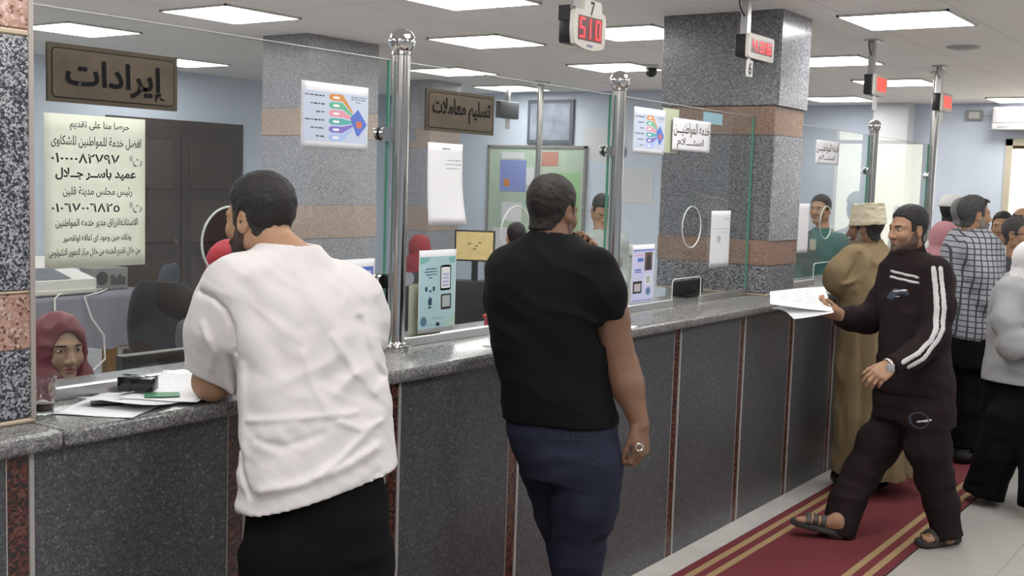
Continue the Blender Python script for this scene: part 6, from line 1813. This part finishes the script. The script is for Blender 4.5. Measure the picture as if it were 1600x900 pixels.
# .................................................................. man in the checked shirt
def check_mat():
    m = bpy.data.materials.new('grey_check_cloth'); m.use_nodes = True
    nt = m.node_tree; b = nt.nodes['Principled BSDF']; L = nt.links.new
    tc = nt.nodes.new('ShaderNodeTexCoord'); sp = nt.nodes.new('ShaderNodeSeparateXYZ'); L(tc.outputs['Object'], sp.inputs[0])
    dt = nt.nodes.new('ShaderNodeVectorMath'); dt.operation = 'DOT_PRODUCT'; L(tc.outputs['Object'], dt.inputs[0]); dt.inputs[1].default_value = (0.57, -0.82, 0.0)

    def line(src, s, w):
        a = nt.nodes.new('ShaderNodeMath'); a.operation = 'ADD'; L(src, a.inputs[0]); a.inputs[1].default_value = 100 * s
        q = nt.nodes.new('ShaderNodeMath'); q.operation = 'MODULO'; L(a.outputs[0], q.inputs[0]); q.inputs[1].default_value = s
        k = nt.nodes.new('ShaderNodeMath'); k.operation = 'LESS_THAN'; L(q.outputs[0], k.inputs[0]); k.inputs[1].default_value = w
        return k.outputs[0]
    mx = nt.nodes.new('ShaderNodeMath'); mx.operation = 'MAXIMUM'; L(line(sp.outputs[2], 0.036, 0.0075), mx.inputs[0]); L(line(dt.outputs['Value'], 0.036, 0.0075), mx.inputs[1])
    c = nt.nodes.new('ShaderNodeMix'); c.data_type = 'RGBA'; L(mx.outputs[0], c.inputs['Factor']); c.inputs[6].default_value = (0.33, 0.34, 0.38, 1); c.inputs[7].default_value = (0.05, 0.05, 0.065, 1)
    L(c.outputs[2], b.inputs['Base Color']); b.inputs['Roughness'].default_value = 0.85
    return m


def man_check():
    rows = [(358, 1502, 1532, 7.50, 0.065), (366, 1495, 1543, 7.50, 0.085), (378, 1486, 1552, 7.50, 0.11), (395, 1480, 1558, 7.50, 0.125), (430, 1478, 1560, 7.50, 0.135), (480, 1481, 1560, 7.50, 0.14), (530, 1484, 1556, 7.50, 0.14)]
    ar = [dict(pts=[(1522, 392, 7.34), (1537, 430, 7.30), (1548, 468, 7.28), (1558, 455, 7.34), (1566, 440, 7.42)], r=[0.085, 0.078, 0.07, 0.062, 0.05],
               hand=dict(dY=HR * 0.3 + HF * 0.8 + UP * 0.3, nZ=HR * 0.7 + UP * 0.5 - HF * 0.3, thumb=UP, curls=(30, 40, 30)))]
    pel = [(515, 1485, 1554, 7.50, 0.13), (550, 1484, 1550, 7.50, 0.13), (570, 1485, 1548, 7.50, 0.125)]
    lg = [dict(pts=[(1530, 575, 7.42), (1520, 640, 7.42), (1508, 700, 7.42)], r=[0.105, 0.085, 0.075]), dict(pts=[(1505, 575, 7.60), (1500, 640, 7.60), (1497, 693, 7.60)], r=[0.105, 0.085, 0.075])]
    an = P(1508, 700, 7.42); a2 = P(1497, 693, 7.60)
    root, hd, F_ = simple_person('person in a grey checked shirt with glasses pushed up on grey hair', 7.50, (1522, 335, 7.50, HR * 0.97 + HF * 0.12 + UP * 0.02), rows, (0.22, -0.97), check_mat(), 'checked_shirt', SK_TAN, ar, 0.009, 0.010, 71,
                                 (1520, 527, 7.50), (1518, 374, 7.50), 1.03, 0.0042, legs=lg, legcloth=mat('black_jersey', (0, 0, 0)), pel=pel, hair=dict(side=0.005, top=0.011), hairm=HAIRG, beard=(0.004, -0.032, STUBG),
                                 feet=[(z0(an) - HR * 0.08, z0(an) + HR * 0.20), (z0(a2) - HR * 0.08, z0(a2) + HR * 0.20)])
    g = MB()
    for sg in (-1, 1):
        c = hd.L(0.033 * sg, 0.066, 0.088); ax1 = hd.B[0]; ax2 = nrm(hd.B[1] * 0.75 + hd.B[2] * -0.65)
        g.tube([c + 0.024 * math.cos(t) * ax1 + 0.018 * math.sin(t) * ax2 for t in np.linspace(0, 2 * math.pi, 24)], 0.0022, 8, False)
        g.tube([hd.L(0.058 * sg, 0.06, 0.09), hd.L(0.084 * sg, 0.03, 0.06), hd.L(0.084 * sg, -0.02, 0.012)], 0.002, 8)
    g.tube([hd.L(-0.009, 0.07, 0.088), hd.L(0.009, 0.07, 0.088)], 0.002, 8)
    t = thing('glasses', 'dark-rimmed glasses pushed up on the grey hair of the man in the checked shirt', 'glasses', hd.L(0, 0.06, 0.085))
    g.build('frame', M_BLACK, t, True)
    ln = MB()
    for sg in (-1, 1):
        c = hd.L(0.033 * sg, 0.066, 0.088); ax1 = hd.B[0]; ax2 = nrm(hd.B[1] * 0.75 + hd.B[2] * -0.65)
        V = [c + 0.023 * math.cos(a) * ax1 + 0.017 * math.sin(a) * ax2 for a in np.linspace(0, 2 * math.pi, 20, False)]
        MB().add(V, [tuple(range(20))]).build('lens', mat('clear_lens', (0.55, 0.56, 0.58), 0.05, spec=0.8), t)


man_check()


def veil(root, hd, m, name, opening=True, drape=0.16, dr=0.125, seed=3, h=0.005, under=None, wr=0.006, tight=1.0):
    lo = hd.C - 0.20; hi = hd.C + 0.20; lo[2] -= drape; V = Fld(lo, hi, h)
    V.ell(hd.L(0, -0.014, 0.022), hd.B, np.array([0.092, 0.112, 0.106]) * hd.s * tight, 0)
    V.cone(hd.L(0, -0.005, -0.045), hd.L(0, -0.01, -0.06 - drape * 0.5), 0.085 * hd.s, dr * 0.82, 0.05); V.cone(hd.L(0, -0.01, -0.06 - drape * 0.5), hd.L(0, 0.0, -0.06 - drape), dr * 0.82, dr, 0.03)
    V.cone(hd.L(0, 0.05, -0.11), hd.L(0, 0.06, -0.17), 0.045, 0.06, 0.04)
    if wr: V.wrinkle(wr, (14, 14, 20), seed=seed)
    V.cut(hd.L(0, 0, -0.06 - drape), -hd.B[2])
    if opening: V.ell(hd.L(0, 0.115, -0.012), hd.B, np.array([0.060, 0.088, 0.086]) * hd.s, 0.01, 's')
    add(root, name, V.mesh(), m)


# .................................................................. woman in grey jacket and white headscarf at the right edge
def lady_grey():
    rows = [(428, 1580, 1628, 6.5, 0.075), (440, 1570, 1638, 6.5, 0.10), (458, 1562, 1646, 6.5, 0.12), (490, 1558, 1650, 6.5, 0.13), (540, 1554, 1652, 6.5, 0.14), (580, 1548, 1656, 6.5, 0.155), (610, 1544, 1660, 6.5, 0.16)]
    ar = [dict(pts=[(1578, 456, 6.42), (1573, 500, 6.36), (1580, 540, 6.32), (1612, 535, 6.30)], r=[0.085, 0.075, 0.066, 0.055], hand=dict(dY=HR * 0.9 + HF * 0.3, nZ=-HF + UP * 0.3, thumb=UP, curls=(25, 30, 20)), wrist=(1618, 535, 6.30))]
    pel = [(590, 1553, 1655, 6.5, 0.14), (620, 1550, 1655, 6.5, 0.15), (650, 1548, 1655, 6.5, 0.14)]
    lg = [dict(pts=[(1575, 655, 6.45), (1555, 715, 6.48), (1536, 772, 6.52)], r=[0.11, 0.105, 0.112]), dict(pts=[(1630, 655, 6.42), (1625, 715, 6.30), (1622, 790, 6.2)], r=[0.11, 0.10, 0.105])]
    an = P(1540, 772, 6.5)
    root, hd, F_ = simple_person('person in a pale grey jacket, white headscarf and wide black trousers at the walkway edge', 6.5, (1611, 408, 6.5, HR * 0.75 + HF * 0.65), rows, (0.65, -0.75), mat('pale_grey_cloth', (0.33, 0.33, 0.335), 0.85), 'jacket', SK_LIGHT, ar, 0.009, 0.010, 81,
                                 (1600, 597, 6.5), None, 0.97, 0.0042, legs=lg, legcloth=mat('black_jersey', (0, 0, 0)), pel=pel, feet=[(z0(P(1538, 775, 6.52)) - HR * 0.05, z0(P(1538, 775, 6.52)) + HR * 0.12 + HF * 0.1), (z0(P(1622, 790, 6.2)), z0(P(1622, 790, 6.2)) + HR * 0.2)])
    veil(root, hd, mat('white_veil', (0.66, 0.65, 0.66), 0.8), 'headscarf', drape=0.10, dr=0.13)


lady_grey()

# .................................................................. the people waiting farther down the hall
def standing(label, head, D0, face, top_m, cname, skin_, hw=0.22, hair=None, hairm=None, beard=None, w=None, legm=None, sc=1.0, seed=90, feats=True, female=False, group=None):
    """A whole standing figure whose head is seen at (px, py)."""
    hx, hy = head; ppm = FPX / D0; f = nrm(face); fx = float(np.dot(f, HR)); ff = float(np.dot(f, HF))
    w = (ff, -fx)
    half = lambda a, b: math.sqrt((a * ff) ** 2 + (b * fx) ** 2) * ppm
    base = P(hx, hy, D0); gz = base[2]
    bx = hx - fx * 6

    def row(dz, a, b, sh=0.0): return (hy + dz * ppm, bx - half(a, b), bx + half(a, b), D0, b)
    rows = [row(0.155, 0.07, 0.065), row(0.185, 0.10, 0.08), row(0.215, 0.15, 0.10), row(0.26, 0.20, 0.115), row(0.36, hw, 0.13), row(0.55, hw - 0.01, 0.135), row(0.72, hw - 0.015, 0.14), row(0.84, hw, 0.145)]
    pel = [row(0.78, hw - 0.03, 0.13), row(0.88, hw - 0.03, 0.135), row(0.95, hw - 0.035, 0.13)]
    pxl = lambda a, b, c_: (bx + (a * ff + c_ * fx) * ppm, hy + b * ppm, D0 + (-a * fx + c_ * ff))
    arms = [dict(pts=[pxl(sg * (hw - 0.02), 0.27, 0), pxl(sg * (hw + 0.02), 0.50, -0.02), pxl(sg * (hw - 0.03), 0.62, 0.16)], r=[0.075, 0.066, 0.05], hand=dict(dY=f * 0.8 - UP * 0.2, nZ=UP * 0.7 + np.cross(f, UP) * sg * 0.6, thumb=-np.cross(f, UP) * sg + UP * 0.3, curls=(25, 30, 20)), wrist=pxl(sg * (hw - 0.06), 0.64, 0.21)) for sg in (-1, 1)]
    foot = gz - 0.0
    legs = [dict(pts=[pxl(sg * 0.10, 0.96, 0), pxl(sg * 0.105, (0.96 + foot) / 2, 0.02), pxl(sg * 0.11, foot - 0.08, -0.02)], r=[0.10, 0.08, 0.075]) for sg in (-1, 1)]
    ft = []
    for L_ in legs:
        a = P(*L_['pts'][-1]); a = z0(a, 0.0095 if a[1] < 0 else 0.0005); ft.append((a - f * 0.08, a + f * 0.19))
    root, hd, F_ = simple_person(label, D0, (hx, hy, D0, f), rows, w, top_m, cname, skin_, arms, 0.012, 0.010, seed, (bx, hy + 0.84 * ppm, D0), (bx, hy + 0.165 * ppm, D0), sc, 0.005, legs=legs, legcloth=legm or mat('charcoal_cloth', (0.02, 0.02, 0.023), 0.85), pel=pel, hair=hair, hairm=hairm, beard=beard, feet=ft, feats=feats)
    return root, hd


PINKV = mat('dusty_pink_veil', (0.46, 0.21, 0.24), 0.85)
root, hd = standing('person in a dusty pink headscarf between the tracksuit and the checked shirt', (1473, 373), 8.0, HF * 0.9 - HR * 0.3, mat('rose_cloth', (0.42, 0.20, 0.23), 0.85), 'blouse', SK_LIGHT, 0.165, seed=101, sc=0.98)
veil(root, hd, PINKV, 'headscarf', drape=0.24, dr=0.17, h=0.006)
root, hd = standing('person in a white cap with a dark face, behind the grey-haired man', (1488, 330), 8.75, HR * 0.7 + HF * 0.5, mat('white_shirt_cloth', (0.60, 0.60, 0.60), 0.85), 'shirt', SK_DARK, 0.15, hair=dict(side=0.004, top=0.006), seed=103, beard=(0.003, -0.03, STUB))
C = Fld(hd.L(0, 0, 0.06) - 0.16, hd.L(0, 0, 0.06) + 0.16, 0.005); C.ell(hd.L(0, -0.014, 0.045), hd.B, (0.090, 0.108, 0.088), 0); C.cut(hd.L(0, 0, 0.035), -hd.B[2])
add(root, 'cap', C.mesh(), mat('white_knit', (0.66, 0.65, 0.63), 0.9, bump=0.3, bscale=200))
standing('person with short grey hair and a teal collar, just behind the checked shirt', (1507, 335), 8.35, HR * 0.85 + HF * 0.4, mat('pale_teal_cloth', (0.28, 0.42, 0.42), 0.85), 'shirt', SK_TAN, 0.21, hair=dict(side=0.005, top=0.010), hairm=mat('grey_hair', (0.16, 0.16, 0.16), 0.8, var=0.4, vscale=120), seed=105)
standing('person with black hair and a white shirt, facing the checked shirt man', (1566, 354), 9.3, -HR * 0.55 - HF * 0.75, mat('white_shirt_cloth', (0, 0, 0)), 'shirt', SK_TAN, 0.21, hair=dict(side=0.005, top=0.012), seed=107)
root, hd = standing('person in a charcoal suit jacket and dark glasses by the right edge', (1590, 366), 8.0, HR * 0.55 - HF * 0.6, mat('charcoal_suit', (0.045, 0.045, 0.05), 0.85), 'suit_jacket', SK_TAN, 0.23, hair=dict(side=0.004, top=0.010), hairm=HAIRG, seed=109)
g = MB()
for sg in (-1, 1):
    c = hd.L(0.032 * sg, 0.098, 0.003)
    g.tube([c + 0.024 * math.cos(t) * hd.B[0] + 0.018 * math.sin(t) * hd.B[2] for t in np.linspace(0, 2 * math.pi, 20)], 0.0025, 8, False); g.tube([hd.L(0.056 * sg, 0.095, 0.006), hd.L(0.083 * sg, 0.0, 0.006)], 0.0025, 8)
tag(g.build('glasses', M_BLACK, None, True), 'dark-rimmed glasses worn by the man in the charcoal suit', 'glasses')
standing('bald person in a brown jacket at the right edge, before the bright window', (1600, 345), 10.2, HR * 0.4 - HF * 0.8, mat('brown_jacket_cloth', (0.09, 0.06, 0.045), 0.85), 'jacket', SK_TAN, 0.22, hair=dict(bald=True, side=0.003, top=0.004), seed=111)

# .................................................................. people behind the glass
CRIM = mat('crimson_satin', (0.15, 0.003, 0.020), 0.55)
def seated(label, head, D, face, cloth, cname, skin_, sc=1.0, hair=None, hairm=None, seed=120, arms_fwd=True, shoulders=0.20, tilt=0.0, feats=True, hh=0.0042, chair=True, beard=None):
    """A figure sitting on a chair with its forearms on the desk before it."""
    hx, hy = head; C = P(hx, hy, D); f = nrm([face[0], face[1], 0]); r = np.cross(f, UP); up = nrm(UP + f * tilt)
    seat = max(0.42, C[2] - 0.72)
    root = person(label, (C[0] - f[0] * 0.12, C[1] - f[1] * 0.12, 0))
    hd = Head(C, nrm(np.asarray(face, float)), sc=sc, h=hh, neck=C - UP * 0.19 - f * 0.03, nr=0.052)
    c0 = C - f * 0.05
    ang = math.atan2(r[1], r[0]); zs = C[2]
    sec = [(zs - 0.155, c0[0], c0[1], 0.065, 0.06, ang), (zs - 0.19, c0[0], c0[1], 0.11, 0.08, ang), (zs - 0.23, c0[0] - f[0] * 0.01, c0[1] - f[1] * 0.01, shoulders * 0.85, 0.105, ang), (zs - 0.30, c0[0] - f[0] * 0.02, c0[1] - f[1] * 0.02, shoulders, 0.125, ang),
           (zs - 0.5, c0[0] - f[0] * 0.05, c0[1] - f[1] * 0.05, shoulders * 0.92, 0.13, ang), (seat + 0.02, c0[0] - f[0] * 0.1, c0[1] - f[1] * 0.1, shoulders * 0.95, 0.15, ang)]
    lo = np.array([c0[0] - 0.7, c0[1] - 0.7, seat - 0.02]); hi = np.array([c0[0] + 0.7, c0[1] + 0.7, zs - 0.1]); G = Fld(lo, hi, 0.010); G.loft(sec, 0, 2.3)
    pieces = [hd.F.mesh()]
    for sg in (-1, 1):
        sh = c0 - UP * 0.29 + r * sg * (shoulders - 0.03) - f * 0.02; el = sh - UP * 0.26 + f * 0.12 + r * sg * 0.04; wq = el + f * 0.22 - r * sg * 0.06 + UP * 0.02
        el[2] = max(el[2], 0.80); wq[2] = max(wq[2], 0.80)
        G.chain([sh, el, wq], [0.07, 0.06, 0.048], 0.04)
        pieces.append(arm_piece([sh, el, wq + f * 0.04], [0.045, 0.04, 0.027], 0.005, dict(dY=f, nZ=UP, thumb=-r * sg, curls=(15, 20, 15))))
    G.wrinkle(0.008, (8, 8, 14), seed=seed); G.cut(np.array([0, 0, seat + 0.02]), -UP)
    add(root, cname, G.mesh(), cloth)
    lg = []
    for sg in (-1, 1):
        hp = np.array([c0[0], c0[1], seat + 0.08]) - f * 0.12 + r * sg * 0.09; kn = hp + f * 0.42; an = kn - UP * (kn[2] - 0.09) + f * 0.02
        lg.append([hp, kn, an])
    lo, hi = box_of([q for L_ in lg for q in L_], 0.14); T = Fld(lo, hi, 0.012)
    for L_ in lg: T.chain(L_, [0.10, 0.075, 0.055], 0.02)
    add(root, 'trousers', T.mesh(), mat('charcoal_cloth', (0, 0, 0)))
    for L_ in lg: a = z0(L_[2], 0.0005); add(root, 'shoe', shoe(a - f * 0.08, a + f * 0.18, 0.008), M_BLACK)
    add(root, 'body', merge(pieces), skin_)
    if hair: add(root, 'hair', hd.hair(**hair), hairm or HAIR)
    if beard: add(root, 'beard', hd.beard(beard[0], top=beard[1]), beard[2])
    if feats: hd.features(root, lips=mat('lipstick_red', (0.30, 0.075, 0.07), 0.45) if 'crimson' in label else LIPS)
    return root, hd, f, r, c0, seat


WF = -HF * 0.62 + HR * 0.62
root, hd, f, r, c0, seat = seated('person in a crimson headscarf sitting behind the glass beside the pillar', (92, 544), 3.95, WF, mat('dark_plum_cloth', (0.10, 0.02, 0.035), 0.8), 'dress', SK_LIGHT, 0.97, seed=121, shoulders=0.18, hh=0.0028)
veil(root, hd, CRIM, 'headscarf', drape=0.16, dr=0.15, h=0.004, wr=0.009, seed=17)
q = c0 - f * 0.14
office_chair(q[0], q[1], math.atan2(f[1], f[0]), mat('slate_fabric', (0, 0, 0)), 'chair of the woman in crimson behind the glass', 0.82, 0.22, None, seat - 0.10)
RV = mat('bright_red_veil', (0.30, 0.008, 0.02), 0.7)
for hx, hy, D, lb in ((364, 420, 4.9, 'person in a bright red headscarf seen through the nearest speech hole'), (657, 388, 9.8, 'person in a red headscarf farther back, left of the yellow monitor')):
    root, hd, f, r, c0, seat = seated(lb, (hx, hy), D, HF * 0.8 + HR * 0.5, mat('dark_grey_blouse', (0.03, 0.03, 0.035), 0.8), 'blouse', SK_LIGHT, 1.0 if D < 8 else 0.95, seed=int(D * 10), hh=0.005, feats=False)
    veil(root, hd, RV, 'headscarf', opening=True, drape=0.17, dr=0.15, h=0.006)
    q = c0 - f * 0.14; office_chair(q[0], q[1], math.atan2(f[1], f[0]), M_LEATH, 'black chair under the seated person in red, ' + ('near the speech hole' if D < 8 else 'left of the yellow monitor'), 0.85, 0.22, None, seat - 0.10)
root, hd, f, r, c0, seat = seated('person in a rose-red shirt sitting with back turned beside the yellow monitor', (806, 370), 9.6, HF * 0.9 - HR * 0.25, mat('rose_red_cloth', (0.42, 0.07, 0.12), 0.85), 'shirt', SK_TAN, 0.98, hair=dict(side=0.005, top=0.012), seed=131, hh=0.005, feats=False)
q = c0 - f * 0.14; office_chair(q[0], q[1], math.atan2(f[1], f[0]), M_LEATH, 'black chair under the person in the rose-red shirt', 0.80, 0.22, None, seat - 0.10)
standing('person behind the glass bending over the photocopier, right of the man in black', (940, 327), 9.2, -HF * 0.75 - UP * 0.55 + HR * 0.2, mat('pale_green_grey_cloth', (0.36, 0.40, 0.38), 0.85), 'shirt', SK_TAN, 0.21, hair=dict(side=0.004, top=0.010), seed=141)
# clerk in green holding a phone to the ear
f = nrm(-HR * 0.5 - HF * 0.6); gx, gy, gD = 1282, 327, 9.5
root, hd = standing('person in a dark green shirt behind the speech hole right of the column', (gx, gy), gD, f, mat('dark_green_cloth', (0.025, 0.085, 0.075), 0.85), 'shirt', SK_TAN, 0.20, hair=dict(side=0.005, top=0.012), seed=151)
q = P(1270, 382, gD - 0.16)
tag(MB().obox(q, nrm(HR + 0.2 * HF), HF, UP, 0.028, 0.002, 0.045, 0.001).build('identity_badge', mat('cream_card', (0.5, 0.48, 0.38), 0.6)), 'cream identity badge hanging on the dark green shirt', 'badge')
